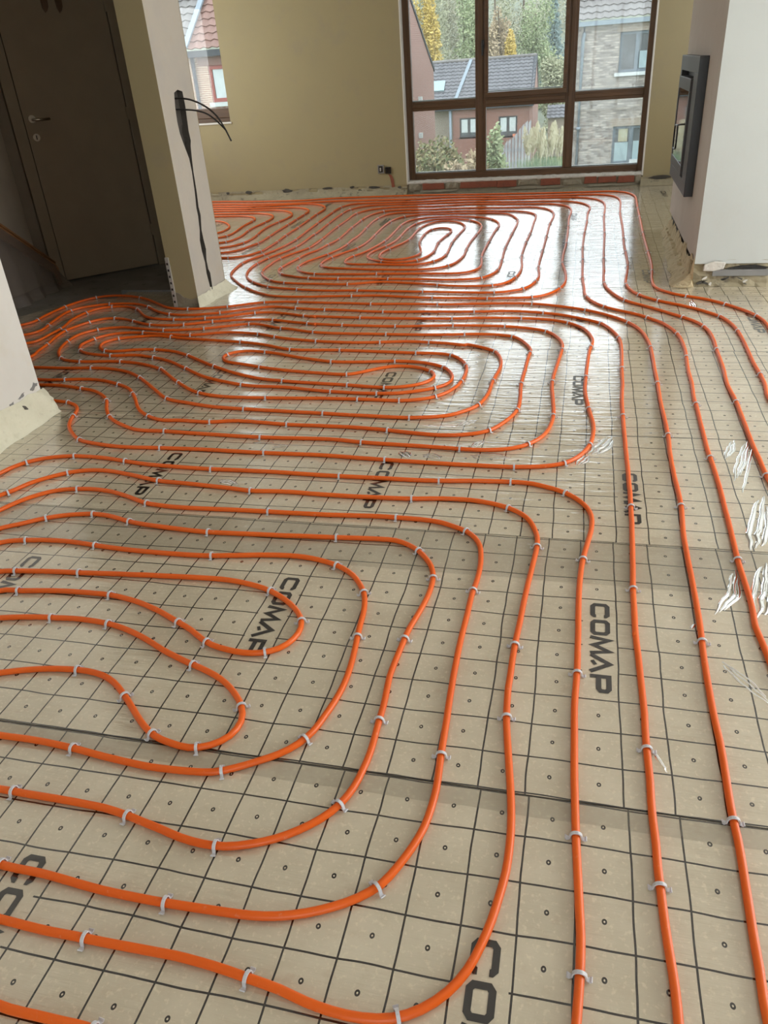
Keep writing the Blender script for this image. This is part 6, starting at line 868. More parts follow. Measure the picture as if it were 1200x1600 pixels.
 'left': [1250,-1000,1250,-950,1250,-900,1250,-850,1250,-800,1250,-750,1250,-700,1250,-650,1250,-600,1251,-550,1251,-500,1251,-450,1251,-400,1251,-350,1251,-300,1251,-250,1251,-200,1252,-150,1252,-100,1252,-50,1252,0,1252,50,1252,100,1252,150,1252,200,1252,250,1252,300,1253,350,1253,400,1253,450,1253,500,1253,550,1253,600,1252,650,1252,700,1252,750,1252,800,1252,850,1252,900,1252,950,1251,1000,1251,1050,1251,1100,1250,1150,1250,1200,1250,1250,1249,1300,1249,1350,1249,1400,1250,1450,1250,1500,1250,1550,1250,1600,1251,1650,1251,1700,1252,1750,1252,1800,1252,1850,1253,1900,1253,1950,1254,2000,1254,2050,1254,2100,1254,2150,1254,2200,1254,2250,1253,2300,1253,2350,1252,2400,1251,2450,1250,2500,1248,2550,1247,2600,1245,2650,1242,2700,1240,2750,1237,2800,1233,2850,1229,2900,1225,2950,1220,2999,1214,3049,1208,3099,1201,3148,1194,3198,1186,3247,1177,3296,1168,3345,1159,3395,1149,3444,1139,3493,1129,3542,1118,3590,1108,3639,1097,3688,1086,3737,1075,3786,1064,3834,1053,3883,1042,3932,1031,3981,1020,4030,1010,4079,1001,4128,992,4177,986,4227,984,4276,984,4326,984,4376,982,4426,976,4476,965,4525,950,4572,930,4618,907,4662,881,4705,854,4747,825,4788,795,4827,762,4865,725,4899,685,4927,642,4953,601,4982,564,5015,532,5052,505,5090,487,5122,473,5162,463,5211,459,5260,458,5310,459,5360,460,5410,463,5460,467,5510,471,5560,474,5610,477,5660,479,5710,481,5760,482,5810,483,5860,484,5910,484,5960,484,6010,483,6060,483,6110,482,6160,482,6210,482,6260,482,6310,482,6360,481,6410,481,6460,481,6510,481,6560,481,6610,481,6660,481,6710,481,6760,481,6810,481,6860,482,6910,482,6960,482,7010,483,7060,483,7110,484,7160,485,7210,485,7260,486,7310,486,7360,487,7410,488,7460,488,7510,489,7560,489,7610,490,7660,490,7710,491,7760,491,7810,492,7860,492,7910,493,7960,493,8010,494,8060,494,8110,495,8160,495,8210,496,8260,497,8310,497,8360,498,8410,499,8460,501,8510,502,8560,503,8610,503,8660,502,8709,499,8759,494,8809,486,8858,474,8906,459,8953,440,8998,415,9040,384,9077,348,9108,307,9131,262,9148,214,9158,165,9163,115,9165,65,9165,16,9166,-34,9167,-84,9170,-134,9173,-184,9176,-234,9180,-284,9184,-334,9188,-383,9193,-433,9198,-483,9203,-533,9209,-582,9214,-632,9219,-682,9223,-732,9227,-782,9230,-832,9234,-881,9237,-931,9241,-981,9245,-1031,9250,-1081,9255,-1130,9262,-1180,9269,-1229,9277,-1278,9285,-1328,9293,-1377,9301,-1426,9309,-1476,9317,-1525,9325,-1575,9332,-1624,9338,-1674,9344,-1724,9349,-1773,9354,-1823,9358,-1873,9361,-1923,9364,-1973,9366,-2023,9368,-2073,9370,-2123,9372,-2173,9373,-2223,9375,-2273,9376,-2323,9377,-2373,9378,-2423,9379,-2473,9380,-2523,9381,-2573,9382,-2623,9383,-2673,9383,-2723,9382,-2773,9379,-2822,9375,-2872,9369,-2921,9361,-2970,9350,-3018,9339,-3067,9328,-3116,9316,-3165,9306,-3214,9298,-3263,9292,-3313,9288,-3363,9286,-3413,9287,-3463,9288,-3513,9291,-3562,9295,-3612,9300,-3662,9305,-3711,9311,-3761,9318,-3811,9324,-3860,9332,-3909,9339,-3959,9348,-4008,9357,-4057,9367,-4105,9378,-4154,9390,-4203,9401,-4252,9411,-4301,9421,-4350,9428,-4400,9435,-4449,9440,-4499,9445,-4549,9449,-4599,9453,-4649,9457,-4699,9460,-4749,9463,-4798,9465,-4848,9467,-4898,9468,-4948,9469,-4998,9469,-5048,9467,-5098,9465,-5147,9459,-5196,9451,-5241,9436,-5282,9414,-5316,9384,-5342,9346,-5361,9302,-5374,9255,-5384,9207,-5391,9157,-5396,9108,-5401,9058,-5405,9008,-5409,8958,-5412,8908,-5415,8858,-5418,8809,-5420,8759,-5422,8709,-5424,8659,-5426,8609,-5428,8559,-5429,8509,-5430,8459,-5431,8409,-5432,8359,-5433,8309,-5434,8259,-5435,8209,-5435,8159,-5436,8109,-5436,8059,-5436,8009,-5436,7959,-5436,7909,-5436,7859,-5436,7809,-5435,7759,-5435,7709,-5434,7659,-5433,7609,-5432,7559,-5431,7509,-5430,7459,-5429,7409,-5428,7359,-5426,7309,-5424,7259,-5422,7209,-5420,7159,-5418,7109,-5415,7059,-5412,7009,-5409,6959,-5406,6909,-5402,6859,-5397,6810,-5392,6760,-5385,6710,-5377,6661,-5366,6613,-5349,6567,-5324,6526,-5288,6495,-5245,6475,-5197,6466,-5148,6462,-5098,6461,-5048,6459,-4998,6458,-4948,6457,-4898,6457,-4848,6456,-4798,6457,-4748,6457,-4698,6457,-4648,6458,-4598,6458,-4548,6459,-4498,6459,-4448,6460,-4398,6460,-4348,6461,-4298,6461,-4248,6461,-4198,6461,-4148,6461,-4098,6461,-4048,6460,-3998,6460,-3948,6459,-3898,6458,-3848,6456,-3798,6454,-3748,6452,-3698,6449,-3648,6446,-3598,6441,-3549,6436,-3499,6430,-3450,6421,-3401,6410,-3353,6397,-3306,6381,-3260,6362,-3214,6342,-3169,6320,-3124,6299,-3078,6279,-3031,6263,-2983,6253,-2934,6251,-2886,6259,-2841,6277,-2802,6305,-2771,6342,-2750,6384,-2734,6426,-2719,6462,-2709,6498,-2705,6541,-2705,6589,-2705,6639,-2706,6689,-2705,6739,-2706,6789,-2707,6839,-2709,6889,-2713,6939,-2717,6989,-2722,7039,-2726,7088,-2730,7138,-2733,7188,-2735,7238,-2736,7288,-2737,7338,-2738,7388,-2738,7438,-2739,7488,-2740,7538,-2741,7588,-2743,7638,-2745,7688,-2748,7738,-2750,7788,-2753,7838,-2756,7888,-2758,7938,-2761,7988,-2764,8037,-2767,8087,-2770,8137,-2773,8187,-2775,8237,-2776,8287,-2776,8337,-2775,8387,-2775,8437,-2775,8487,-2778,8537,-2782,8586,-2790,8635,-2801,8684,-2816,8731,-2835,8776,-2859,8819,-2888,8859,-2921,8896,-2957,8929,-2996,8959,-3038,8983,-3083,9000,-3130,9010,-3179,9014,-3228,9013,-3278,9008,-3327,9002,-3376,8994,-3426,8986,-3475,8979,-3525,8972,-3574,8967,-3624,8964,-3674,8962,-3724,8961,-3774,8963,-3824,8967,-3873,8973,-3922,8981,-3972,8989,-4021,8998,-4070,9008,-4119,9017,-4168,9025,-4218,9033,-4267,9039,-4317,9045,-4367,9050,-4417,9054,-4466,9058,-4516,9062,-4566,9065,-4616,9068,-4666,9071,-4716,9073,-4766,9075,-4816,9076,-4866,9076,-4916,9075,-4965,9072,-5014,9065,-5061,9054,-5105,9036,-5142,9010,-5172,8975,-5193,8933,-5209,8888,-5219,8840,-5227,8790,-5233,8741,-5238,8691,-5242,8641,-5245,8591,-5248,8541,-5251,8491,-5253,8442,-5255,8392,-5257,8342,-5258,8292,-5260,8242,-5261,8192,-5261,8142,-5262,8092,-5263,8042,-5263,7992,-5263,7942,-5263,7892,-5263,7842,-5262,7792,-5261,7742,-5261,7692,-5260,7642,-5258,7592,-5257,7542,-5255,7492,-5253,7442,-5251,7392,-5248,7342,-5245,7292,-5241,7242,-5237,7192,-5232,7142,-5226,7093,-5218,7044,-5211,6994,-5197,6947,-5176,6904,-5145,6868,-5105,6843,-5059,6829,-5010,6824,-4960,6822,-4910,6820,-4860,6819,-4810,6817,-4760,6816,-4710,6815,-4660,6815,-4610,6814,-4560,6814,-4510,6814,-4460,6813,-4410,6813,-4360,6813,-4310,6812,-4260,6812,-4210,6811,-4160,6810,-4110,6809,-4060,6808,-4010,6807,-3960,6805,-3910,6803,-3860,6801,-3810,6798,-3760,6794,-3710,6789,-3661,6783,-3612,6775,-3563,6765,-3514,6752,-3467,6737,-3420,6721,-3372,6704,-3325,6688,-3278,6674,-3229,6667,-3183,6672,-3140,6691,-3105,6723,-3077,6763,-3056,6807,-3040,6854,-3029,6903,-3023,6952,-3024,7002,-3025,7052,-3029,7102,-3034,7151,-3041,7201,-3049,7250,-3057,7299,-3065,7349,-3073,7398,-3079,7448,-3083,7497,-3086,7547,-3087,7597,-3086,7647,-3084,7697,-3080,7747,-3076,7797,-3071,7846,-3066,7896,-3060,7946,-3055,7995,-3049,8045,-3045,8095,-3044,8145,-3045,8194,-3049,8244,-3058,8292,-3071,8340,-3089,8385,-3112,8429,-3139,8470,-3170,8508,-3205,8542,-3244,8573,-3286,8598,-3330,8619,-3377,8634,-3425,8644,-3474,8650,-3524,8653,-3574,8655,-3624,8657,-3674,8660,-3723,8664,-3773,8669,-3823,8675,-3872,8681,-3922,8686,-3972,8692,-4021,8697,-4071,8702,-4121,8706,-4171,8709,-4221,8713,-4271,8716,-4321,8719,-4370,8723,-4420,8726,-4470,8729,-4520,8732,-4570,8734,-4620,8736,-4670,8737,-4720,8737,-4770,8735,-4819,8732,-4868,8724,-4914,8712,-4956,8691,-4991,8663,-5018,8626,-5038,8583,-5052,8536,-5061,8487,-5067,8438,-5072,8388,-5076,8339,-5079,8289,-5081,8239,-5083,8189,-5085,8139,-5086,8089,-5086,8039,-5086,7989,-5086,7939,-5085,7889,-5084,7839,-5083,7789,-5081,7739,-5078,7689,-5075,7639,-5071,7589,-5065,7540,-5058,7490,-5047,7442,-5032,7397,-5009,7356,-4979,7322,-4941,7297,-4897,7281,-4850,7273,-4800,7268,-4751,7266,-4701,7264,-4651,7262,-4601,7261,-4551,7259,-4501,7258,-4451,7257,-4401,7257,-4351,7256,-4301,7254,-4251,7253,-4201,7252,-4151,7250,-4101,7248,-4051,7245,-4001,7241,-3951,7237,-3902,7231,-3853,7224,-3804,7214,-3755,7202,-3707,7188,-3660,7173,-3613,7157,-3565,7141,-3519,7129,-3473,7123,-3432,7128,-3398,7146,-3373,7178,-3358,7219,-3349,7266,-3346,7315,-3348,7364,-3352,7414,-3358,7463,-3364,7513,-3371,7563,-3376,7612,-3380,7662,-3384,7712,-3386,7762,-3387,7812,-3388,7862,-3389,7912,-3390,7962,-3392,8011,-3398,8059,-3410,8106,-3429,8150,-3455,8191,-3487,8228,-3523,8259,-3565,8285,-3609,8304,-3656,8317,-3705,8326,-3754,8332,-3804,8335,-3854,8336,-3904,8336,-3954,8336,-4004,8335,-4054,8335,-4104,8335,-4154,8334,-4203,8331,-4252,8325,-4299,8314,-4343,8297,-4380,8271,-4405,8239,-4415,8203,-4408,8166,-4384,8134,-4349,8108,-4306,8091,-4259,8081,-4210,8077,-4161,8077,-4111,8079,-4061,8081,-4011,8082,-3961,8082,-3912,8078,-3865,8068,-3820,8051,-3778,8027,-3740,7998,-3704,7963,-3671,7926,-3640,7887,-3612,7846,-3585,7804,-3561,7761,-3540,7716,-3522,7670,-3510,7622,-3502,7574,-3500,7525,-3501,7477,-3508,7432,-3524,7394,-3550,7367,-3586,7352,-3630,7348,-3678,7350,-3727,7357,-3776,7365,-3825,7375,-3874,7384,-3923,7393,-3973,7401,-4022,7409,-4072,7414,-4121,7417,-4171,7418,-4221,7417,-4271,7415,-4321,7413,-4371,7413,-4420,7415,-4469,7422,-4517,7433,-4563,7449,-4608,7471,-4648,7497,-4685,7529,-4716,7565,-4742,7606,-4762,7651,-4777,7698,-4788,7746,-4797,7795,-4804,7845,-4809,7894,-4811,7944,-4812,7994,-4810,8044,-4805,8093,-4798,8143,-4788,8191,-4775,8239,-4759,8286,-4739,8331,-4715,8373,-4684,8410,-4648,8441,-4607,8466,-4562,8484,-4515,8497,-4466,8507,-4416,8513,-4367,8518,-4317,8520,-4267,8522,-4217,8523,-4167,8523,-4117,8523,-4067,8521,-4017,8518,-3968,8513,-3918,8508,-3868,8502,-3819,8497,-3769,8492,-3719,8487,-3669,8482,-3620,8475,-3571,8467,-3522,8457,-3474,8444,-3429,8426,-3386,8403,-3347,8374,-3313,8340,-3285,8301,-3261,8258,-3244,8212,-3231,8164,-3223,8116,-3218,8066,-3215,8016,-3214,7967,-3215,7917,-3217,7867,-3220,7817,-3224,7767,-3227,7717,-3231,7667,-3233,7617,-3233,7567,-3232,7518,-3229,7468,-3225,7418,-3218,7369,-3210,7319,-3202,7270,-3195,7221,-3190,7171,-3189,7122,-3191,7072,-3199,7024,-3207,6975,-3228,6933,-3259,6901,-3301,6887,-3348,6889,-3396,6900,-3443,6915,-3491,6931,-3538,6946,-3586,6961,-3634,6974,-3683,6986,-3732,6995,-3781,7001,-3831,7006,-3881,7011,-3931,7014,-3980,7017,-4030,7019,-4080,7021,-4130,7023,-4180,7024,-4230,7025,-4280,7026,-4330,7027,-4380,7028,-4430,7028,-4480,7029,-4530,7029,-4580,7030,-4630,7031,-4680,7032,-4730,7033,-4780,7034,-4830,7036,-4880,7039,-4929,7043,-4976,7051,-5020,7067,-5058,7092,-5089,7126,-5111,7167,-5127,7212,-5138,7260,-5146,7309,-5152,7359,-5156,7409,-5160,7458,-5163,7508,-5166,7558,-5168,7608,-5170,7658,-5172,7708,-5173,7758,-5174,7808,-5175,7858,-5175,7908,-5175,7958,-5175,8008,-5175,8058,-5174,8108,-5173,8158,-5172,8208,-5171,8258,-5169,8308,-5167,8358,-5165,8408,-5162,8458,-5158,8508,-5154,8558,-5149,8607,-5142,8657,-5133,8705,-5120,8752,-5101,8796,-5074,8833,-5040,8863,-4998,8884,-4953,8898,-4904,8906,-4855,8910,-4805,8912,-4755,8913,-4705,8912,-4655,8911,-4605,8909,-4555,8907,-4505,8904,-4455,8900,-4406,8897,-4356,8892,-4306,8888,-4256,8883,-4207,8877,-4157,8870,-4108,8861,-4059,8852,-4010,8842,-3961,8832,-3912,8822,-3863,8814,-3813,8808,-3763,8804,-3714,8801,-3664,8799,-3614,8799,-3564,8799,-3514,8799,-3464,8800,-3414,8800,-3364,8799,-3314,8797,-3264,8792,-3216,8784,-3169,8771,-3124,8752,-3083,8726,-3045,8696,-3012,8660,-2984,8620,-2961,8577,-2943,8531,-2931,8484,-2924,8435,-2921,8385,-2919,8336,-2917,8286,-2917,8236,-2916,8186,-2915,8136,-2914,8086,-2913,8036,-2912,7986,-2911,7936,-2909,7886,-2907,7836,-2906,7786,-2904,7736,-2903,7686,-2902,7636,-2901,7586,-2900,7536,-2900,7486,-2899,7436,-2898,7386,-2896,7336,-2894,7286,-2891,7236,-2888,7186,-2885,7136,-2882,7086,-2880,7036,-2877,6986,-2875,6936,-2875,6887,-2879,6837,-2888,6789,-2903,6742,-2918,6696,-2926,6651,-2933,6607,-2949,6565,-2976,6525,-3009,6490,-3048,6462,-3092,6449,-3139,6451,-3187,6462,-3235,6477,-3282,6493,-3329,6509,-3377,6524,-3425,6538,-3474,6549,-3523,6558,-3572,6565,-3622,6570,-3672,6574,-3722,6578,-3772,6581,-3821,6583,-3871,6585,-3921,6587,-3971,6588,-4021,6589,-4071,6590,-4121,6591,-4171,6591,-4221,6592,-4271,6592,-4321,6592,-4371,6593,-4421,6593,-4471,6593,-4521,6593,-4571,6593,-4621,6593,-4671,6594,-4721,6594,-4771,6594,-4821,6595,-4871,6596,-4921,6597,-4971,6599,-5021,6600,-5071,6602,-5121,6606,-5168,6616,-5211,6636,-5246,6668,-5270,6709,-5287,6756,-5298,6804,-5306,6853,-5312,6903,-5317,6953,-5321,7003,-5325,7052,-5328,7102,-5331,7152,-5334,7202,-5336,7252,-5339,7302,-5340,7352,-5342,7402,-5344,7452,-5345,7502,-5346,7552,-5347,7602,-5348,7652,-5349,7702,-5349,7752,-5350,7802,-5350,7852,-5350,7902,-5350,7952,-5350,8002,-5349,8052,-5349,8102,-5348,8152,-5347,8202,-5347,8252,-5345,8302,-5344,8352,-5343,8402,-5341,8452,-5339,8502,-5337,8552,-5335,8602,-5332,8652,-5329,8702,-5326,8752,-5322,8801,-5318,8851,-5313,8901,-5307,8950,-5299,9000,-5288,9048,-5273,9093,-5250,9134,-5220,9169,-5183,9195,-5139,9213,-5092,9224,-5043,9231,-4993,9235,-4944,9237,-4894,9238,-4844,9238,-4794,9237,-4744,9235,-4694,9233,-4644,9231,-4594,9228,-4544,9225,-4494,9221,-4444,9218,-4394,9213,-4345,9209,-4295,9203,-4245,9197,-4196,9189,-4147,9180,-4098,9170,-4049,9159,-4000,9148,-3952,9138,-3902,9128,-3853,9120,-3804,9113,-3754,9106,-3705,9100,-3655,9094,-3605,9089,-3555,9085,-3506,9081,-3456,9077,-3406,9075,-3356,9073,-3306,9073,-3256,9074,-3206,9077,-3157,9082,-3107,9089,-3058,9098,-3009,9109,-2960,9119,-2911,9129,-2862,9137,-2813,9143,-2763,9146,-2713,9147,-2664,9145,-2614,9141,-2564,9135,-2515,9129,-2465,9124,-2415,9118,-2365,9113,-2316,9108,-2266,9103,-2216,9097,-2167,9092,-2117,9087,-2067,9083,-2017,9079,-1967,9075,-1917,9074,-1868,9074,-1818,9078,-1770,9085,-1722,9097,-1674,9111,-1627,9125,-1579,9135,-1531,9141,-1481,9142,-1432,9139,-1382,9133,-1333,9125,-1284,9117,-1235,9107,-1186,9098,-1137,9088,-1087,9079,-1038,9070,-989,9061,-940,9053,-890,9044,-841,9036,-792,9028,-742,9021,-693,9015,-643,9010,-593,9007,-543,9005,-493,9003,-443,9002,-393,9001,-343,9000,-293,8999,-243,8998,-193,8997,-143,8996,-93,8994,-43,8991,6,8987,56,8981,104,8972,150,8957,192,8935,230,8906,262,8871,287,8830,307,8785,322,8738,332,8690,339,8641,344,8591,346,8541,346,8491,346,8441,345,8391,344,8342,342,8292,340,8242,338,8192,336,8142,334,8092,332,8042,330,7992,329,7942,328,7892,327,7842,326,7792,326,7742,326,7692,327,7642,327,7592,327,7542,328,7492,328,7442,328,7392,329,7342,329,7292,329,7242,328,7192,328,7142,328,7092,327,7042,326,6992,326,6942,325,6892,324,6842,324,6792,323,6742,322,6692,322,6642,321,6592,321,6542,320,6492,320,6442,320,6392,320,6342,321,6292,321,6242,322,6192,323,6142,324,6092,324,6042,324,5992,324,5942,324,5892,323,5842,322,5792,320,5742,318,5692,314,5642,311,5592,307,5542,303,5492,299,5442,295,5393,292,5343,292,5293,294,5243,300,5193,309,5144,321,5096,336,5048,357,5003,383,4960,412,4920,445,4882,480,4847,518,4815,557,4783,595,4751,631,4716,666,4680,697,4642,727,4602,755,4560,778,4516,793,4469,805,4420,813,4371,819,4321,823,4271,825,4221,826,4171,826,4121,826,4071,825,4021,824,3971,823,3921,822,3871,821,3821,821,3771,822,3721,823,3671,824,3621,824,3571,824,3521,820,3472,814,3422,810,3372,811,3322,816,3272,823,3223,831,3174,841,3125,851,3076,861,3027,872,2978,882,2929,893,2880,904,2831,914,2782,924,2733,934,2684,943,2635,952,2586,961,2537,968,2487,975,2438,981,2388,987,2338,992,2289,997,2239,1001,2189,1005,2139,1009,2089,1012,2039,1015,1990,1018,1940,1021,1890,1024,1840,1026,1790,1028,1740,1030,1690,1032,1640,1034,1590,1036,1540,1037,1490,1039,1440,1040,1390,1041,1340,1043,1290,1044,1240,1045,1190,1047,1140,1048,1090,1049,1040,1050,990,1051,940,1052,890,1053,840,1054,790,1055,740,1055,690,1056,640,1056,590,1056,540,1057,490,1057,440,1057,390,1057,340,1057,290,1057,240,1056,190,1056,140,1056,90,1056,40,1056,-10,1055,-60,1055,-110,1055,-160,1054,-210,1054,-260,1053,-310,1053,-360,1053,-410,1052,-460,1052,-510,1052,-560,1051,-610,1051,-660,1051,-710,1051,-760,1050,-810,1050,-860,1050,-910,1050,-960,1050,-1000],
}
PIPE_LABEL = {
 'near': 'orange heating pipe coiled into the front spiral, with the bean-shaped inner loops',
 'run_front': 'orange heating pipe bending once around the front spiral, then straight to the viewer',
 'run_a': 'orange heating pipe from the hall turning down the room, first right of the front bend',
 'run_b': 'orange heating pipe touching the pillar foot, then second long run on the right',
 'run_s7': 'orange heating pipe making the outermost loop of the middle coil',
 'run_s8': 'orange heating pipe making the second loop of the middle coil',
 'mid': 'orange heating pipe wound into the inner spiral of the middle coil',
 'far': 'orange heating pipe of the large far spiral below the window, third run from right',
 'left': 'orange heating pipe of the far left spiral, whose ends form the rightmost runs',
}
RP = .0082
def smooth_path(P, step):
    out = []
    for i in range(len(P)-1):
        p1, p2 = P[i], P[i+1]; p0 = P[i-1] if i else (2*p1[0]-p2[0], 2*p1[1]-p2[1]); p3 = P[i+2] if i+2 < len(P) else (2*p2[0]-p1[0], 2*p2[1]-p1[1])
        for t in ((0, .5) if p1[1] < step else (0,)):
            a = [.5*(2*p1[k]+(p2[k]-p0[k])*t+(2*p0[k]-5*p1[k]+4*p2[k]-p3[k])*t*t+(3*p1[k]-p0[k]-3*p2[k]+p3[k])*t**3) for k in (0, 1)]
            out.append(a)
    out.append(P[-1]); return out
for name, flat in PIPES.items():
    P = [(flat[i]/1000, flat[i+1]/1000) for i in range(0, len(flat), 2)]
    Q = smooth_path(P, 5.3)
    o = MB().tube([(x, y, wavy(x, y)+RP+.0004) for x, y in Q], RP, 12).build('heating_pipe', M['pipe'])
    tag(o, PIPE_LABEL[name], 'heating pipe', 'orange floor heating pipes')

# ------------------------------------------------------------------ pipe clips
def clip_mesh():
    prof = [(-.0215, .0050), (-.0175, .0016), (-.0125, .0022), (-.0108, .0050), (-.0104, .0095)]
    for a in range(1, 8):
        an = math.pi-a*math.pi/8; prof.append((.0104*math.cos(an), .0095+.0100*math.sin(an)))
    prof += [(.0104, .0095), (.0108, .0050), (.0125, .0022), (.0175, .0016), (.0215, .0050)]
    n = len(prof); th = .0024
    m = MB(); N = []
    for i in range(n):
        a = prof[max(0, i-1)]; b = prof[min(n-1, i+1)]; d = Vector((b[0]-a[0], b[1]-a[1], 0)).normalized(); N.append((-d.y, d.x))
    hw_ = .0033
    i0 = 0
    for k, (s_, p) in enumerate(zip(N, prof)):
        w_ = hw_*(1.5 if k in (0, 1, n-2, n-1) else 1)
        o_ = (p[0]+s_[0]*th, p[1]+s_[1]*th)
        m.v += [(-w_, p[0], p[1]), (w_, p[0], p[1]), (w_, o_[0], o_[1]), (-w_, o_[0], o_[1])]
    for k in range(n-1):
        for j in range(4):
            m.f.append((k*4+j, k*4+(j+1) % 4, (k+1)*4+(j+1) % 4, (k+1)*4+j)); m.m.append(0); m.sm.append(False)
    m.f += [(3, 2, 1, 0), ((n-1)*4, (n-1)*4+1, (n-1)*4+2, (n-1)*4+3)]; m.m += [0, 0]; m.sm += [False, False]
    # small stiffening knob on the crown
    m.box(-.0012, -.0025, .0205, .0012, .0025, .0228)
    me = m.mesh('pipe_clip', M['clip']); m.fix(me); return me
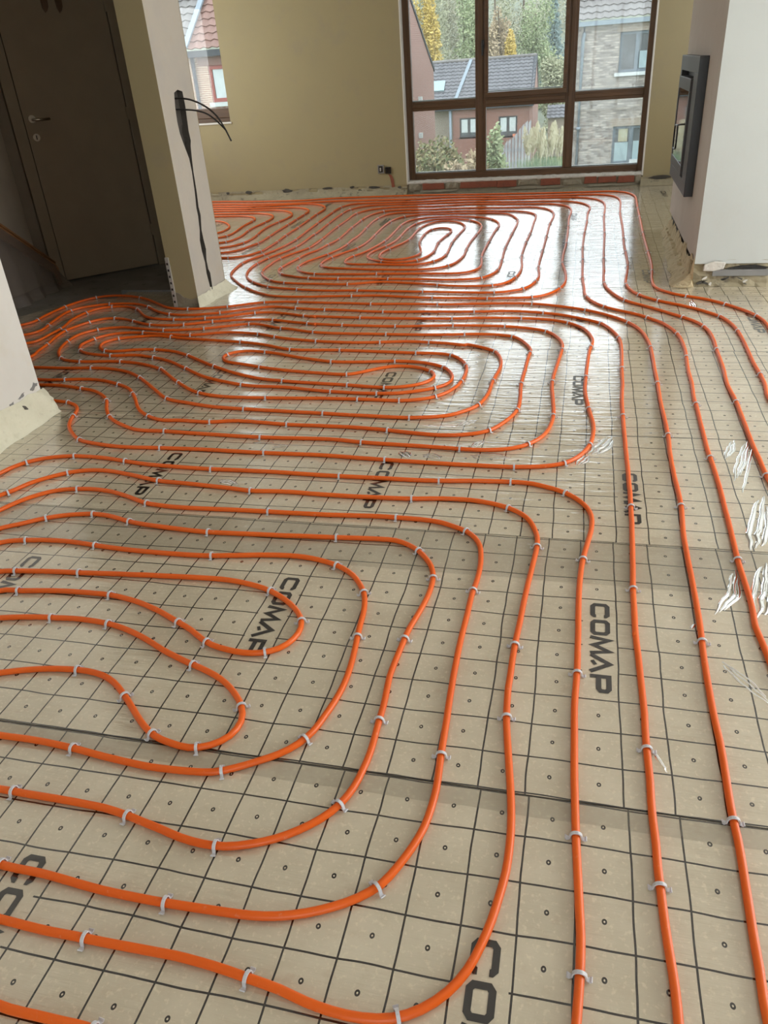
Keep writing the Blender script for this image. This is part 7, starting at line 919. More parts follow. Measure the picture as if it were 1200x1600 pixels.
CLIPS = [
('V3a',676,2614,1608),('V3a',674,3284,1583),('V3a',681,3963,1548),('V3a',665,4342,1815),('V3a',573,4516,2213),('V3a',276,4867,2146),('V3a',157,5266,1651),('V3a',160,5971,1559),('V3a',176,6901,1559),('V3a',182,7721,1551),('V3a',-2620,8672,-1690),('V3a',-2624,8362,-1533),('V3a',-2600,7753,-1531),('V3a',-2557,6954,-1563),('V3a',-2639,6332,-1857),('V3a',-2707,6012,-1551),('V3a',-2347,5240,-800),('V3a',-1489,5008,56),('V3a',-926,4946,-75),('V3a',-567,4931,-14),('V3a',-289,4954,331),('V3b',-128,5156,1250),('V3b',-129,5851,1647),('V3b',-124,6530,1556),('V3b',-125,7220,1581),('V3b',-128,7760,1531),('V3b',-2330,8249,-1731),('V3b',-2327,7541,-1555),('V3b',-2305,6942,-1556),('V3b',-2312,6577,-1756),('V3b',-2433,6176,-1722),('V3b',-2406,5701,-1229),('V3b',-2240,5455,-726),('V3b',-2102,5378,-326),('V3b',-1607,5322,103),('V3b',-947,5275,-277),('V3b',-572,5253,316),('V3c',-438,5447,1320),('V3c',-441,6104,1626),('V3c',-447,6614,1559),('V3c',-438,6963,1553),('V3c',-446,7851,1751),('V3c',-2016,7926,-1684),('V3c',-2009,7407,-1511),('V3c',-1994,6689,-1587),('V3c',-2061,6307,-1908),('V3c',-2167,5867,-1434),('V3c',-1951,5638,-257),('V3c',-1463,5614,13),('V3c',-743,6064,1695),('V3c',-757,6673,1570),('V3c',-747,7233,1511),('V3d',-841,7701,2148),('V3d',-1690,7489,-1572),('V3d',-1682,6790,-1637),('V3d',-1810,6220,-1960),('V3d',-1107,5986,981),('V3d',-1045,6203,1512),('V3d',-1065,6652,1600),('V3d',-1063,6942,1542),('V3d',-1056,7380,1724),('V3e',-1471,7345,-1655),('V3e',-1475,6826,-1669),('V3e',-1568,6469,-1839),('V3e',-1267,6273,1517),('V3e',-1351,6703,1732),('V3e',-1374,7032,1586),('V3e',-1349,7263,1161),('V3e',-1159,7029,-1696),('V3e',-1185,6680,-1552),('V3e',-1163,6341,-1589),('V3e',-1249,6042,-2291),('V3e',-1517,6009,2663),('V3e',-1624,6571,1273),('V3e',-1582,6977,1580),('V3e',-1585,7347,1533),('V3e',-1556,7563,1264),('V3f',-1045,7676,-768),('V3f',-899,7350,-1467),('V3f',-900,6980,-1613),('V3f',-907,6411,-1523),('V3f',-969,5834,-2159),('V3f',-1990,5911,2054),('V3f',-1988,6191,1302),('V3f',-1861,6527,1299),('V3f',-1840,7064,1607),('V3f',-1842,7713,1473),('V3f',-1752,7976,811),('V3g',-595,7610,-1457),('V3g',-593,6981,-1582),('V3g',-597,6431,-1556),('V3g',-581,5981,-1539),('V3g',-582,5672,-1707),('V3g',-673,5458,-2494),('V3g',-1341,5460,3075),('V3g',-1721,5482,3077),('V3g',-1958,5512,2878),('V3g',-2221,5644,2363),('V3g',-2304,5847,1566),('V3g',-2271,6185,1458),('V3g',-2175,6698,1437),('V3g',-2142,6935,1516),('V3g',-2164,7464,1609),('V3g',-2169,7824,1570),('V3g',-2048,8325,723),('V3h',-279,7900,-1491),('V3h',-292,7411,-1603),('V3h',-293,6831,-1572),('V3h',-296,6291,-1575),('V3h',-294,5741,-1510),('V3h',-293,5343,-1766),('V3h',-364,5159,-2288),('V3h',-539,5075,-3023),('V3h',-1017,5098,3057),('V3h',-1485,5147,3080),('V3h',-1941,5191,2905),('V3h',-2187,5272,2634),('V3h',-2359,5408,2346),('V3h',-2570,6002,1557),('V3h',-2549,6200,1357),('V3h',-2448,6617,1455),('V3h',-2452,7175,1522),('V3h',-2471,7692,1618),('V3h',-2489,8262,1570),('V3h',-2469,8509,1312),('V3i',37,7922,-1628),('V3i',30,7462,-1590),('V3i',15,6953,-1596),('V3i',7,6373,-1570),('V3i',12,5943,-1561),('V3i',17,5423,-1539),('V3i',48,4945,-1316),('V3i',153,4731,-873),('V3i',384,4512,-918),('V3i',518,4215,-1400),('V3i',528,3846,-1619),('V3i',510,3247,-1565),('V3i',506,2737,-1534),('V3i',502,2057,-1573),('V1',959,4544,1877),('V1',831,4780,2201),('V1',634,4959,2553),('V1',473,5590,1504),('V1',482,6180,1576),('V1',481,6870,1566),('V1',489,7610,1561),('V1',493,8040,1560),('Le',-2924,6252,104),('Le',-2717,6469,1228),('Le',-2708,6869,1621),('Le',-2731,7158,1629),('Le',-2741,7558,1599),('Le',-2761,7978,1629),('Le',-2776,8267,1589),('Lc',-3040,6854,1303),('Lc',-3044,7220,1726),('Lc',-3068,7876,1464),('La',-3360,7210,1271),('La',-3390,7971,1605),('Lb',-3216,7877,-1617),('Lb',-3227,7438,-1469),('Lb',-3239,6918,-2318),('Ld',-2917,8266,-1553),('Ld',-2913,7996,-1546),('Ld',-2903,7706,-1546),('Ld',-2885,7126,-1513),('Ld',-2882,6818,-1750),('V2',327,7862,-1585),('V2',322,6662,-1581),('V2',322,6192,-1554),('V2',320,5732,-1616),('V2',295,5233,-1478),('V2',362,4994,-1061),('V2',466,4861,-780),('V2',770,4534,-1122),('V2',823,4271,-1505),('V2',824,3621,-1560),('M1',-2624,3370,154),('M1',-2278,3321,-437),('M1',-2126,3196,-898),('M1',-1904,2942,-551),('M1',-1576,2902,104),('M1',-1209,2903,-71),('M1',-750,2879,-149),('M1',-328,2915,789),('M1',-233,3132,1420),('M1',-239,3441,1590),('M1',-228,3881,1475),('M1',-338,4148,2506),('M1',-608,4188,-3050),('M1',-1058,4180,3109),('M1',-1506,4211,2925),('M1',-1733,4286,2837),('M1',-1975,4366,-3044),('M1',-2234,4266,-2871),('M1',-2491,4234,3117),('M1',-2963,4246,-2447),('M1',-3024,3999,-1436),('M1',-2863,3696,-672),('M1',-2713,3654,-27),('M1',-2463,3664,-89),('M2',-2157,3552,-657),('M2',-1961,3366,-713),('M2',-1784,3236,-437),('M2',-1420,3195,24),('M2',-970,3211,-18),('M2',-771,3206,82),('M2',-615,3265,737),('M2',-524,3460,1428),('M2',-529,3679,1821),('M2',-628,3836,2532),('M2',-822,3866,3109),('M2',-1252,3894,3106),('M2',-1541,3900,2925),('M2',-1889,4021,2935),('M2',-2373,4100,2942),('M3',-2709,4068,-2576),('M3',-2662,3837,-294),('M3',-2358,3871,-47),('M3',-2101,3772,-573),('M3',-1872,3612,-564),('M3',-1415,3419,-168),('M3',-1067,3384,-111),('M3',-878,3363,11),('M3',-691,3588,2218),('M3',-1112,3529,-2952),('M4',-1612,3614,2849),('M4',-1884,3801,1211),('M4',-1671,3853,-218),('M4',-1246,3710,-143),('M4',-907,3732,50),('M4',-638,3651,-811),('M4',-637,3373,-2508),('M4',-896,3284,-3116),('M4',-1126,3297,3031),('M5',-1611,3359,2908),('M5',-2016,3569,2526),('M5',-2298,3738,2799),('M5',-2582,3759,3123),('M5',-2826,3834,2401),('M5',-2871,4052,1226),('M5',-2604,4182,-102),('M5',-2268,4146,97),('M5',-1837,4172,-343),('M5',-1710,4115,-362),('M5',-1438,4050,-167),('M5',-1060,4036,116),('M5',-783,4043,-139),('M5',-406,3896,-1019),('M5',-374,3475,-1626),('M5',-407,3179,-1962),('M5',-685,3016,-3071),('M5',-1084,3034,3082),('M5',-1474,3054,3070),('M5',-1919,3156,2599),('M5',-2208,3417,2441),('M5',-2581,3555,-3131),('N8',-701,513,3030),('N3',-1834,2245,157),('N3',-1498,2172,-255),('N3',-1019,2166,16),('N3',-559,2178,-16),('N3',-312,2120,-654),('N3',-248,1799,-1620),('N3',-237,1179,-1511),('N3',-303,844,-2267),('N3',-688,741,-3120),('N3',-1057,753,3081),('N5',-1801,1877,186),('N5',-1533,1879,-98),('N5',-1104,1872,118),('N5',-681,1872,-441),('N5',-561,1744,-1166),('N5',-528,1547,-1438),('N5',-555,1174,-2087),('N5',-710,1053,-2771),('N5',-1088,1055,3048),('N7',-1235,1304,28),('N7',-1054,1234,-692),('N7',-922,1129,-461),('N7',-796,1107,258),('N7',-743,1248,2139),('N7',-931,1371,2823),('N7',-1257,1496,2978),('N7',-1446,1498,-3052),('N6',-1636,1606,87),('N6',-1327,1626,-91),('N6',-1054,1533,-460),('N6',-934,1463,-441),('N6',-758,1449,393),('N6',-702,1590,1969),('N6',-841,1714,2713),('N6',-1496,1722,-3073),('N6',-1715,1702,-3045),('N4',-1150,919,-14),('N4',-861,906,-177),('N4',-644,872,81),('N4',-425,1012,1099),('N4',-398,1258,1596),('N4',-400,1558,1513),('N4',-373,1845,1698),('N4',-444,1985,2370),('N4',-728,2030,-3086),('N4',-1178,2008,3132),('N4',-1496,2041,2893),('N4',-1661,2074,-3098),('N4',-1823,2025,-2615),('N2',-801,649,13),('N2',-482,641,-115),('N2',-216,631,422),('N2',-106,1317,1667),('N2',-109,1577,1536),('N2',-81,2056,1536),('N2',-191,2287,2624),('N2',-533,2313,-3047),('N2',-1142,2305,3112),('N2',-1540,2343,2974),('N2',-1957,2367,-2610),('N2',-2101,2182,-2243),('s6',-3383,4330,1835),('s6',-3430,4663,1290),('s6',-3222,4830,234),('s6',-2870,4746,-675),('s6',-2623,4580,-283),('s6',-2280,4613,352),('s6',-1786,4715,-217),('s6',-1579,4683,-73),('s6',-1182,4633,-66),('s6',-612,4634,29),('s6',-197,4603,-261),('s6',129,4400,-919),('s6',219,4138,-1425),('s6',220,3668,-1592),('s6',208,3098,-1568),('s6',211,2338,-1580),('s6',199,1868,-1592),('s6',203,1271,-1559),('s6',208,941,-1536),('s5',-3542,4442,1606),('s5',-3541,4761,1421),('s5',-3435,5002,700),('s5',-3069,4994,-465),('s5',-2551,4701,0),('s5',-2288,4754,358),('s5',-2061,4856,242),('s5',-1822,4863,-69),('s5',-1305,4811,-65),('s5',-865,4795,-34),('s5',-276,4797,-176),('s5',45,4663,-588),('s5',277,4418,-1040),('s5',370,3983,-1548),('s5',371,3483,-1573),('s5',373,2922,-1586),('s5',371,2362,-1609),('s5',360,1662,-1602),('s5',357,1111,-1540),('N1',-2198,2435,809),('N1',-2017,2511,122),('N1',-1769,2492,-158),('N1',-1370,2459,-10),('N1',-840,2453,-14),('N1',-459,2456,64),('N1',-200,2475,7),('N1',-4,2412,-645),('N1',59,2002,-1676),('N1',51,1492,-1590),('N1',57,1022,-1522),('N1',68,752,-1601),('s7',-3237,4245,1661),('s7',-3277,4610,1464),('s7',-3161,4760,267),('s7',-2926,4690,-758),('s7',-2535,4463,5),('s7',-2327,4487,226),('s7',-2031,4606,337),('s7',-1675,4546,-287),('s7',-1296,4502,-75),('s7',-726,4491,41),('s7',-317,4495,-89),('s7',-48,4405,-720),('s7',75,3984,-1720),('s7',54,3544,-1595),('s7',70,3165,-1460),('s7',74,2807,-1806),('s7',-17,2644,-2496),('s7',-198,2594,-3077),('s7',-698,2605,3092),('s7',-1208,2619,3136),('s7',-1678,2623,-3112),('s7',-2092,2666,2650),('s7',-2284,2913,1863),('s7',-2415,3074,2827),('s8',-3129,3944,1757),('s8',-3178,4209,1562),('s8',-3118,4396,1024),('s8',-2976,4482,-31),('s8',-2801,4417,-508),('s8',-2639,4342,-214),('s8',-2411,4351,232),('s8',-2242,4413,326),('s8',-1848,4451,-148),('s8',-1598,4383,-289),('s8',-1367,4351,-103),('s8',-1038,4332,4),('s8',-698,4351,16),('s8',-398,4338,-148),('s8',-161,4243,-778),('s8',-70,3937,-1621),('s8',-98,3478,-1568),('s8',-76,3078,-1589),('s8',-161,2798,-2336),('s8',-422,2729,3097),('s8',-832,2753,3028),('s8',-1281,2765,-3141),('s8',-1740,2784,3093),('s8',-2093,2919,2340),('s8',-2222,3108,2196),('s8',-2452,3254,2899),
]
WHERE = {
 'N8': ('the lowest pipe in the bottom left corner', 'the left'), 'N2': ("the front spiral's outermost turn", 'its upper left'), 'N3': ("the front spiral's second turn", 'its upper left'),
 'N4': ("the front spiral's third turn", 'its upper left'), 'N5': ("the front spiral's fourth turn", 'its upper left'), 'N6': ("the front spiral's upper bean loop", 'its upper left'), 'N7': ("the front spiral's lower bean loop", 'its upper left'),
 'N1': ('the pipe bending round the front spiral', 'the left wall'), 's5': ('the pipe touching the pillar foot', 'the hall'), 's6': ('the pipe next to the pillar-foot one', 'the hall'),
 's7': ("the middle coil's outermost loop", 'the hall'), 's8': ("the middle coil's second loop", 'the hall'), 'M1': ("the middle coil's third loop", 'the left wall'), 'M2': ("the middle coil's fifth loop", 'its front left'),
 'M3': ("the middle coil's innermost loop", 'its left end'), 'M4': ("the middle coil's sixth loop", 'its left tip'), 'M5': ("the middle coil's fourth loop", 'its front left'),
 'V1': ('the rightmost long pipe run', 'the window'), 'V2': ('the second long run from the right', 'the window'), 'V3a': ("the far coil's first turn", 'the right'), 'V3i': ("the far coil's second turn", 'the window wall'),
 'V3b': ("the far coil's third turn", 'its lower right'), 'V3h': ("the far coil's fourth turn", 'its upper right'), 'V3c': ("the far coil's fifth turn", 'its lower right'), 'V3g': ("the far coil's sixth turn", 'its upper right'),
 'V3d': ("the far coil's seventh turn", 'its right end'), 'V3f': ("the far coil's eighth turn", 'its upper right'), 'V3e': ("the far coil's bean-shaped core", 'its upper end'),
 'Le': ("the far left coil's outer turn", 'its top'), 'Ld': ("the far left coil's second turn", 'its top'), 'Lc': ("the far left coil's third turn", 'its top'), 'Lb': ("the far left coil's fourth turn", 'its top'),
 'La': ("the far left coil's fifth turn", 'its top'), 'Li': ("the far left coil's innermost turn", 'its top'),
}
ORD = ['first', 'second', 'third', 'fourth', 'fifth', 'sixth', 'seventh', 'eighth', 'ninth', 'tenth', 'eleventh', 'twelfth', 'thirteenth', 'fourteenth', 'fifteenth', 'sixteenth', 'seventeenth', 'eighteenth', 'nineteenth', 'twentieth']
ORD += ['twenty-'+q for q in ORD[:9]] + ['thirtieth'] + ['thirty-'+q for q in ORD[:9]] + ['fortieth'] + ['forty-'+q for q in ORD[:9]]
near_first = sorted(range(len(CLIPS)), key=lambda i: CLIPS[i][1]**2+CLIPS[i][2]**2)
chosen = set(near_first[:300])
cme = clip_mesh()
counter = {}
rest = MB()
for i, (stn, x, y, a) in enumerate(CLIPS):
    x, y = x/1000, y/1000; a = a/1000
    counter[stn] = counter.get(stn, 0)+1
    if i in chosen:
        o = link('pipe_clip', cme); o.location = (x, y, wavy(x, y)); o.rotation_euler = (0, 0, a)
        ph, st_ = WHERE[stn]
        tag(o, 'grey plastic clip on %s, %s from %s' % (ph, ORD[counter[stn]-1], st_), 'pipe clip', 'grey clips holding the heating pipes')
    else:
        ca, sa_ = math.cos(a), math.sin(a); b0 = len(rest.v); z = wavy(x, y)
        rest.v += [(x+v.co.x*ca-v.co.y*sa_, y+v.co.x*sa_+v.co.y*ca, z+v.co.z) for v in cme.vertices]
        for p in cme.polygons: rest.f.append(tuple(b0+q for q in p.vertices)); rest.m.append(0); rest.sm.append(False)
o = rest.build('distant_pipe_clip', M['clip'])
tag(o, 'remaining tiny grey clips on the far coils below the window', 'pipe clip', kind='stuff')

# ------------------------------------------------------------------ outside
def ground_z(y): return -.45-.105*(y-9.9) if y < 34 else max(-5.2, -2.98-.2*(y-34))
P = [[(x, y, ground_z(y)) for x in (-40, -20, -8, -2, 4, 14, 40)] for y in (9.9, 14, 18, 22, 26, 30, 34, 45, 60, 80, 140)]
tag(MB().grid(P).build('garden_ground', M['grass']), kind='structure')

def roof_tiles(o, ex, n_cols, slope, n_rows, tw, tl, mat, parent, name='roof_tiles'):
    """pantiled roof: o = eave start, ex = unit along eave, slope = unit up the slope; real rolls and steps"""
    o, ex, slope = Vector(o), Vector(ex), Vector(slope); up = ex.cross(slope).normalized()
    if up.z < 0: up = -up
    m = MB()
    for r in range(n_rows):
        P0, P1, P2 = [], [], []
        for i in range(n_cols*4+1):
            u = i/4*tw; ph = (i % 4)/4
            hgt = tw*.17*(.5+.5*math.cos(2*math.pi*ph))
            a = o+ex*u+slope*(r*tl); b = o+ex*u+slope*((r+1)*tl)
            P0.append(a+up*(hgt+tl*.02)); P1.append(a+up*(hgt+tl*.13)); P2.append(b+up*(hgt+tl*.02))
        m.grid([P0, P1], smooth=False); m.grid([P1, P2], smooth=True)
    ob = m.build(name, mat, parent); ob['kind'] = 'stuff'; return ob
def house_window(x0, x1, y, z0, z1, parent, fmat, t=.07, mull=(), glassmat=None, curtain=None, sill=None):
    e = MB().box(x0, y-.03, z0, x1, y+.05, z0+t).box(x0, y-.03, z1-t, x1, y+.05, z1).box(x0, y-.03, z0+t, x0+t, y+.05, z1-t).box(x1-t, y-.03, z0+t, x1, y+.05, z1-t)
    for q in mull: e.box(q-t*.8, y-.03, z0+t, q+t*.8, y+.05, z1-t)
    f = e.build('window', fmat, parent)
    MB().box(x0+t, y+.01, z0+t, x1-t, y+.02, z1-t).build('pane', glassmat or M['houseglass'], f)
    if curtain:
        for a, b, c, d in curtain:
            P = [[(a+(b-a)*i/16, y-.004+.012*math.sin(i*2.2), zz) for i in range(17)] for zz in (c, d)]
            MB().grid(P).build('curtain', M['curtain'], f)
    if sill: MB().box(x0-.08, y-.10, z0-.09, x1+.08, y+.02, z0-.0).build('window_ledge', sill, f)
    return f
def wall_with_holes(x0, x1, z0, z1, y, holes, mat, parent, name='wall', th=.25):
    xs = sorted({x0, x1, *[h[0] for h in holes], *[h[1] for h in holes]}); zs = sorted({z0, z1, *[h[2] for h in holes], *[h[3] for h in holes]})
    m = MB()
    for i in range(len(xs)-1):
        for j in range(len(zs)-1):
            cx, cz = (xs[i]+xs[i+1])/2, (zs[j]+zs[j+1])/2
            if any(h[0] < cx < h[1] and h[2] < cz < h[3] for h in holes): continue
            m.box(xs[i], y, zs[j], xs[i+1], y+th, zs[j+1])
    return m.build(name, mat, parent)
def ex30(x, z, y0=24., y1=30.): k = y1/y0; return x*k, CAM_H+(z-CAM_H)*k
# grey brick house on the right
hr = empty('grey_brick_house', (3, 30, -2.98)); tag(hr, 'pale grey brick house with grey tiled roof seen through the right panes', 'house')
def H(o): o.matrix_parent_inverse = Matrix.Translation(hr.location).inverted(); return o
k = 1.25
hx0 = -.62
W1 = (.81, 2.15, .60, 1.74); W2 = (.79, 2.12, -2.14, -.98)
H(wall_with_holes(hx0, 7.0, -3.0, 2.0, 30, [W1, W2], M['brick_grey'], hr))
H(MB().box(hx0-.0, 30.25, -3.0, hx0+.25, 37, 2.0).build('side_wall', M['brick_light'], hr))
for (a, b, c, d) in (W1, W2): H(MB().box(a-.1, 29.985, d, b+.1, 30.0, d+.24).build('brick_lintel', M['brick_light'], hr))
f = H(house_window(*W1[:2], 30.08, *W1[2:], hr, M['pvc'], .08, (1.36,), sill=None))
MB().box(1.45, 30.075, .70, 2.06, 30.085, 1.18).build('frosted_strip', M['frosted'], f)
H(MB().box(.70, 29.88, .50, 2.25, 30.1, .60).build('window_ledge', M['pvc_white'], hr))
f = H(house_window(*W2[:2], 30.08, *W2[2:], hr, M['pvc'], .08, (1.40,)))
MB().box(.88, 30.07, -2.06, 1.32, 30.085, -1.48).build('frosted_strip', M['frosted'], f)
MB().box(1.48, 30.07, -2.06, 2.05, 30.085, -1.46).build('frosted_strip', M['frosted'], f)
P = [[(.98+(.30)*i/10, 30.07+.01*math.sin(i*2), zz) for i in range(11)] for zz in (-1.46, -1.07)]
MB().grid(P).build('curtain', M['leaf_pale'], f)
H(MB().box(hx0-.1, 29.82, 1.97, 7.0, 29.98, 2.10).build('gutter', M['zinc'], hr))
H(MB().tube([(-.33, 29.92, 2.0), (-.33, 29.92, 1.75), (-.36, 29.94, 1.6), (-.36, 29.94, -3.0)], .06, 10).build('downpipe', M['zinc'], hr))
H(MB().tube([(-.36, 29.94, -1.02), (-.36, 29.94, -.94)], .085, 10).build('pipe_bracket', M['zinc'], hr))
sv = Vector((0, .80, .60)).normalized()
H(roof_tiles((hx0-.15, 29.80, 2.12), (1, 0, 0), 30, sv, 14, .26, .30, M['tile_grey'], hr))
tag(MB().box(1.40, 29.9, -2.14, 2.0, 30.02, -2.02).build('window_box', M['pvc_white']), 'white flower box on the lower window ledge of the grey house', 'flower box')
# house with red and grey tiles behind the small window
hl = empty('orange_brick_house', (-13, 30, -3)); tag(hl, 'orange brick house with red and grey tiled roof behind the small left window', 'house')
def HL(o): o.matrix_parent_inverse = Matrix.Translation(hl.location).inverted(); return o
kk = 30/22
q = lambda x, z: (x*kk, CAM_H+(z-CAM_H)*kk)
wx0, wz1 = q(-9.99, 1.63); _, wz0 = q(-10, .76)
HL(wall_with_holes(-18.5, -11.9, -3, 2.15, 30, [(wx0, wx0+1.3, wz0, wz1)], M['brick_orange'], hl))
f = HL(house_window(wx0, wx0+1.3, 30.06, wz0, wz1, hl, M['pvc_red'], .13, (), curtain=[(wx0+.15, wx0+1.15, wz0+.13, wz1-.13)]))
HL(MB().box(wx0-.1, 29.9, wz0-.14, wx0+1.4, 30.1, wz0-.0).build('window_ledge', M['pvc_white'], hl))
HL(MB().box(wx0-.35, 29.97, wz1, wx0+1.5, 30.02, wz1+.36).build('window_lintel', M['tile_red'], hl))
HL(MB().box(-18.5, 29.7, 2.02, -11.9, 29.9, 2.22).build('gutter', M['zinc_dark'], hl))
HL(MB().tube([(-14.14, 29.9, 2.05), (-14.14, 29.9, -.6), (-14.12, 29.85, -.75)], .075, 10).build('downpipe', M['zinc_dark'], hl))
sv2 = Vector((0, .77, .64)).normalized()
HL(roof_tiles((-14.15, 29.68, 2.24), (1, 0, 0), 8, sv2, 18, .33, .36, M['tile_red'], hl, 'red_roof_tiles'))
HL(roof_tiles((-18.5, 29.68, 2.24), (1, 0, 0), 13, sv2, 18, .33, .36, M['tile_grey'], hl, 'grey_roof_tiles'))
a0 = Vector((-14.3, 29.62, 2.26)); zf = MB(); dirv = Vector((.12, 0, 0))+sv2*2.6
upn = Vector((1, 0, 0)).cross(sv2).normalized()
zf.obox(a0+upn*.05, Vector((.20, 0, 0)), upn*.07, dirv*2.2); HL(zf.build('valley_flashing', M['zinc'], hl, fix=True))
# pink brick gable on the left
hg = empty('pink_brick_house', (-6.6, 31, -3)); tag(hg, 'pink brick gable wall of a house at the left edge of the big window', 'house')
def HG(o): o.matrix_parent_inverse = Matrix.Translation(hg.location).inverted(); return o
HG(MB().prism([(-6.5, 27.5, -3), (-6.5, 36.75, -3), (-6.5, 36.75, 1.05), (-6.5, 32.4, 3.28), (-6.5, 27.5, 5.8)], (-.3, 0, 0)).build('gable_wall', M['brick_pink'], hg, fix=True))
HG(MB().prism([(-6.46, 36.85, 1.06), (-6.46, 27.4, 5.92), (-6.46, 27.4, 5.80), (-6.46, 36.85, .95)], (-.25, 0, 0)).build('verge', M['zinc_dark'], hg, fix=True))
HG(MB().box(-10, 36.4, -3, -6.81, 36.7, 1.0).build('back_wall', M['brick_pink'], hg))
for y, z in ((33.2, .0), (33.0, -1.25), (32.6, -2.3)): HG(MB().box(-6.5, y, z, -6.36, y+.14, z+.18).build('wall_lamp', M['pvc_white'], hg))
# low house beyond with slate roof
hc = empty('slate_roofed_house', (-7, 60, -3)); tag(hc, 'low red brick house with dark tiled roof in the middle of the view', 'house')
def HC(o): o.matrix_parent_inverse = Matrix.Translation(hc.location).inverted(); return o
c60 = lambda x, z: (x*1.25, CAM_H+(z-CAM_H)*1.25)
xe, ze = c60(-3.07, -1.12); xr0, zr = c60(-2.75, 1.20)
v1 = (*[c60(-7.09, 0)[0], c60(-6.05, 0)[0]], c60(0, -2.52)[1], c60(0, -1.54)[1]); v2 = (c60(-4.91, 0)[0], c60(-3.88, 0)[0], c60(0, -2.57)[1], c60(0, -1.56)[1])
HC(wall_with_holes(-9.35, xe, -6, -1.5, 60, [v1, v2], M['brick_red'], hc))
HC(wall_with_holes(-14, -9.35, -6, -1.5, 60.4, [], M['brick_light'], hc, 'light_wall'))
for v in (v1, v2): HC(house_window(v[0], v[1], 60.1, v[2], v[3], hc, M['dark_frame'], .09, ((v[0]+v[1])/2,), curtain=[(v[0]+.12, (v[0]+v[1])/2-.1, v[2]+.3, v[3]-.1), ((v[0]+v[1])/2+.1, v[1]-.12, v[2]+.3, v[3]-.1)], sill=M['pvc_white']))
HC(MB().box(-14, 59.7, -1.72, xe+.1, 59.95, -1.48).build('gutter', M['zinc_dark'], hc))
HC(MB().tube([(-9.5, 59.9, -1.6), (-9.5, 59.9, -6)], .09, 8).build('downpipe', M['zinc'], hc))
rise = zr+1.5; run = 3.4; sv3 = Vector((0, run, rise)).normalized(); ln = math.hypot(run, rise)
HC(roof_tiles((-14, 59.7, -1.5), (1, 0, 0), 30, sv3, 13, (xe+14)/30, ln/13, M['tile_dark'], hc))
HC(MB().tube([(-14, 59.7+run, zr+.05), (xe, 59.7+run, zr+.05)], .12, 8).build('ridge', M['tile_grey'], hc))
HC(MB().prism([(xe, 59.9, -1.6), (xe, 59.7+run, zr), (xe, 59.7+2*run, -1.6), (xe, 59.7+2*run, -6), (xe, 59.9, -6)], (-.2, 0, 0)).build('gable_wall', M['brick_pink'], hc, fix=True))
HC(MB().prism([(xe+.05, 59.6, -1.55), (xe+.05, 59.7+run, zr+.1), (xe+.05, 59.7+2*run, -1.55), (xe+.05, 59.7+2*run, -1.75), (xe+.05, 59.7+run, zr-.1), (xe+.05, 59.6, -1.75)], (-.25, 0, 0)).build('verge', M['zinc_dark'], hc, fix=True))
upn3 = Vector((1, 0, 0)).cross(sv3).normalized()
o3 = Vector((-9.35, 59.7, -1.5)); HC(MB().obox(o3+upn3*.06, Vector((.22, 0, 0)), upn3*.08, Vector((.82, 0, 0))+sv3*ln).build('party_wall_flashing', M['zinc'], hc, fix=True))
o4 = Vector((-11.3, 59.7, -1.5))+sv3*1.45; HC(MB().obox(o4+upn3*.05, Vector((1.25, 0, 0)), upn3*.10, sv3*.95).build('roof_window', M['frosted'], hc, fix=True))
# lower extension seen beyond the fence
he = empty('low_extension', (-2.2, 62, -4)); tag(he, 'small beige house end with dark roof behind the pampas plumes', 'house')
def HE(o): o.matrix_parent_inverse = Matrix.Translation(he.location).inverted(); return o
HE(MB().box(-2.85, 62, -6, .4, 62.3, -2.7).build('wall', M['brick_light'], he))
HE(roof_tiles((-2.95, 61.8, -2.72), (1, 0, 0), 10, Vector((0, .8, .5)).normalized(), 4, .33, .36, M['tile_dark'], he))

# fence: every board its own piece, tops stepping up to the right
fe = empty('garden_fence', (-2.5, 30, -2.6)); tag(fe, 'grey weathered board fence with stepped pointed tops beside the pampas grass', 'fence')
n = 9
for i in range(n):
    x0 = -2.95+.114*i; zt = [-1.40, -1.27, -1.21, -1.13, -1.02, -.88, -.76, -.67, -.65][i]
    o = MB().prism([(x0, 29.98+.045*(i % 2), -2.7), (x0+.090, 29.98+.045*(i % 2), -2.7), (x0+.090, 29.98+.045*(i % 2), zt+.03), (x0, 29.98+.045*(i % 2), zt-.06)], (0, .02, 0)).build('fence_board', M['fence'], fe, fix=True)
    o.matrix_parent_inverse = Matrix.Translation(fe.location).inverted()
for z in (-2.3, -1.6):
    o = MB().box(-2.95, 30.05, z, -1.93, 30.09, z+.09).build('fence_rail', M['fence'], fe); o.matrix_parent_inverse = Matrix.Translation(fe.location).inverted()

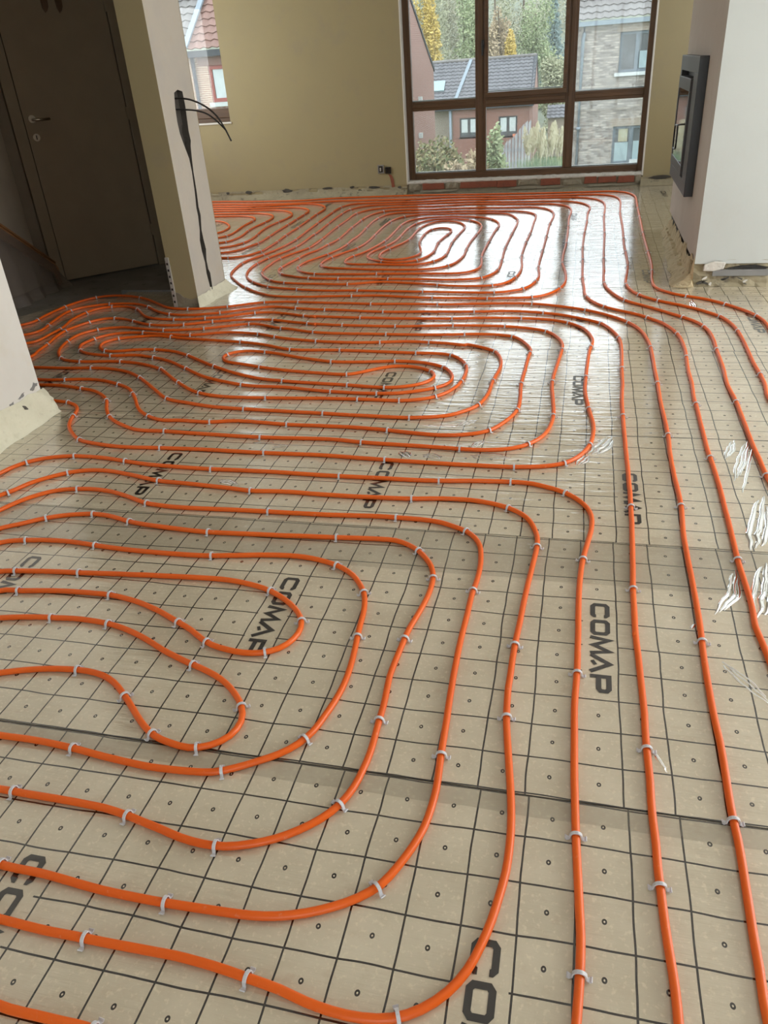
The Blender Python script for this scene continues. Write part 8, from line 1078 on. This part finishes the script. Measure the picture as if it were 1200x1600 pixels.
def leaves(m, c, rad, n, size, squash=1.0):
    c = Vector(c)
    for _ in range(n):
        d = Vector((random.gauss(0, 1), random.gauss(0, 1), random.gauss(0, 1))).normalized()*(random.random()**.4)
        p = c+Vector((d.x*rad[0], d.y*rad[1], d.z*rad[2]))
        a = Vector((random.gauss(0, 1), random.gauss(0, 1), random.gauss(0, 1))).normalized(); b = a.orthogonal().normalized()
        s_ = size*(.6+.8*random.random())
        m.quad(p-a*s_, p+b*s_*.55, p+a*s_, p-b*s_*.55)
def tree(name, x, y, zb, zt, r, mat, n, size, label, group=None, shape='round'):
    e = empty(name, (x, y, zb)); tag(e, label, 'tree', group)
    h = zt-zb
    MB().tube([(0, 0, 0), (.1*r, 0, h*.4), (0, .05*r, h*.9)], [.035*h*.5, .025*h*.5, .008*h*.5], 7).build('trunk', M['bark'], e)
    m = MB()
    if shape == 'cone':
        for i in range(16):
            t = i/15; leaves(m, (0, 0, h*(.12+.86*t)), (r*(1-t)+.15, r*(1-t)+.15, h*.04), int(n/16*(1.6-1.2*t)), size)
    else:
        for i in range(11):
            an = random.random()*6.28; t = random.random(); rr = r*.6*math.sqrt(random.random())*(1 if shape == 'round' else .6)
            leaves(m, (rr*math.cos(an), rr*math.sin(an), h*(.16+.72*t)), (r*.5*(1.15-.5*t), r*.5*(1.15-.5*t), h*.17), n//11, size)
    f = m.build('foliage', mat, e); f['kind'] = 'stuff'
TG = 'autumn trees on the slope behind the houses'
TREES = [(-15.6, 84, -6, 7.0, 2.2, 'leaf_yellow', 'round', 'bright yellow autumn tree beside the pink gable'),
 (-12.3, 86, -6, 7.6, 2.7, 'leaf_green', 'round', 'light green leafy tree above the left half of the slate roof'),
 (-10.5, 97, -6, 9.5, 3.4, 'leaf_olive', 'round', 'tall olive green tree left of the window mullion'),
 (-8.9, 86, -6, 6.4, 1.7, 'leaf_rust', 'round', 'thin rust coloured tree just right of the window handle'),
 (-7.35, 82, -6, 3.5, .95, 'leaf_yellow', 'slim', 'small vivid yellow tree rising over the slate ridge'),
 (-5.9, 93, -6, 6.4, 2.9, 'leaf_green', 'round', 'rounded green tree right of the small yellow tree'),
 (-4.3, 98, -6, 7.2, 2.4, 'needle', 'cone', 'dark blue green conifer near the right mullion'),
 (-2.3, 106, -6, 6.6, 2.4, 'needle', 'cone', 'second dark conifer partly hidden by the right mullion'),
 (-3.2, 80, -6, 1.6, 2.2, 'leaf_olive', 'round', 'low olive bushy tree beyond the slate house gable'),
 (-.4, 86, -6, 3.4, 2.4, 'leaf_green', 'round', 'green tree behind the left edge of the grey house'),
 (-15.5, 108, -6, 12.5, 4.4, 'leaf_pale', 'round', 'tall pale hazy tree behind the yellow one'),
 (-9.2, 118, -6, 12.5, 4.6, 'leaf_pale', 'round', 'tall pale hazy tree behind the rust coloured one'),
 (-18.5, 100, -6, 11.0, 3.4, 'leaf_olive', 'round', 'broad olive tree mostly hidden behind the pink gable'),
 (-4.2, 128, -6, 12.5, 5.0, 'leaf_pale', 'round', 'far pale tree between the green tree and conifers')]
for x, y, zb, zt, r, mt, sh, lab in TREES:
    tree('tree', x, y, zb, zt, r, M[mt], 6500, .13, lab, None, sh)
P = [[(x, y, z+2.2*noise.noise((x*.13, y*.1, 0))) for x in range(-70, 31, 4)] for y, z in ((75, -6), (100, -3), (125, 4.0), (150, 12), (175, 18.5), (200, 20))]
tag(MB().grid(P).build('wooded_hill', plain('hill_wood', (0.14, 0.155, 0.115), 0.95, vary=0.35, scale=.9)), kind='structure')
# shrubs below the window
def shrub(x, y, z0, z1, r, mat, n, size, label):
    e = empty('shrub', (x, y, z0)); tag(e, label, 'shrub')
    m = MB()
    for i in range(8):
        leaves(m, (r*.6*random.uniform(-1, 1), r*.4*random.uniform(-1, 1), (z1-z0)*random.uniform(.3, .75)), (r*.5, r*.45, (z1-z0)*.3), n//8, size)
    f = m.build('foliage', mat, e); f['kind'] = 'stuff'
    s_ = MB()
    for i in range(4): s_.tube([(.05*i-.1, 0, 0), (r*.3*random.uniform(-1, 1), 0, (z1-z0)*.6)], .012, 5)
    s_.build('stem', M['bark'], e)
shrub(-3.25, 18.6, ground_z(18.6), -.16, .75, M['hedge'], 2600, .05, 'brown green hedge below the left lower pane')
shrub(-2.45, 17.2, ground_z(17.2), -.20, .45, M['leaf_rust'], 1700, .042, 'rusty leaved shrub against the left mullion')
shrub(-2.95, 14.6, ground_z(14.6), -.40, .60, M['blade'], 1300, .04, 'low blue green plant at the bottom of the left pane')
shrub(-2.15, 14.4, ground_z(14.4), -.40, .36, M['leaf_green'], 900, .035, 'low green plant below the left mullion')
shrub(-2.02, 18.4, ground_z(18.4), .10, .34, M['leaf_green'], 1900, .045, 'tall leafy green shrub left of the fence')
shrub(-1.42, 15.2, ground_z(15.2), -.48, .45, M['hedge'], 1100, .035, 'low dark shrub at the foot of the fence')
shrub(-.72, 15.4, ground_z(15.4), -.50, .40, M['blade'], 1100, .035, 'low blue green plant below the pampas grass')
shrub(-.2, 15.8, ground_z(15.8), -.55, .40, M['blade'], 900, .035, 'low blue green plant at the foot of the grey house wall')
# pampas grass
pg = empty('pampas_grass', (-1.45, 26, ground_z(26))); tag(pg, 'clump of cream pampas grass plumes right of the fence', 'ornamental grass')
def pl(o): o.matrix_parent_inverse = Matrix.Translation(pg.location).inverted(); return o
for i in range(15):
    x = -1.80+.072*i+.03*random.uniform(-1, 1); zt = -.52+.20*random.uniform(-1, 1)+(.10 if i in (0, 1, 13, 14) else 0); y = 26+.3*random.uniform(-1, 1); ln_ = .62+.25*random.random(); lean = .10*random.uniform(-1, 1)
    m = MB()
    for j in range(330):
        t = random.random(); zz = zt-ln_*t; rr = .085*math.sin(math.pi*min(1, .05+t*.9))
        p = Vector((x+random.gauss(0, .55)*rr+lean*(1-t), y+random.gauss(0, .5)*rr, zz)); a = Vector((random.gauss(0, .35), random.gauss(0, .35), 1)).normalized(); b = a.orthogonal().normalized()
        m.quad(p-a*.045, p+b*.009, p+a*.045, p-b*.009)
    m.tube([(x, y, ground_z(26)), (x, y, zt-.3)], .006, 5)
    pl(m.build('plume', M['plume'], pg))
m = MB()
for i in range(420):
    x = -1.35+.55*random.uniform(-1, 1); y = 25.8+.3*random.uniform(-1, 1); h = .35+.45*random.random(); dx = random.gauss(0, .12)
    m.quad((x-.008, y, ground_z(26)), (x+.008, y, ground_z(26)), (x+dx+.004, y, ground_z(26)+h), (x+dx-.004, y, ground_z(26)+h))
o = pl(m.build('grass_tuft', M['blade'], pg)); o['kind'] = 'stuff'
pots = MB().tube([(-4.95, 59.6, -3.72), (-4.95, 59.6, -3.4)], [.14, .19], 10).build('flower_pot', M['terracotta']); tag(pots, 'terracotta flower pot on the right window ledge of the slate house', 'flower pot')
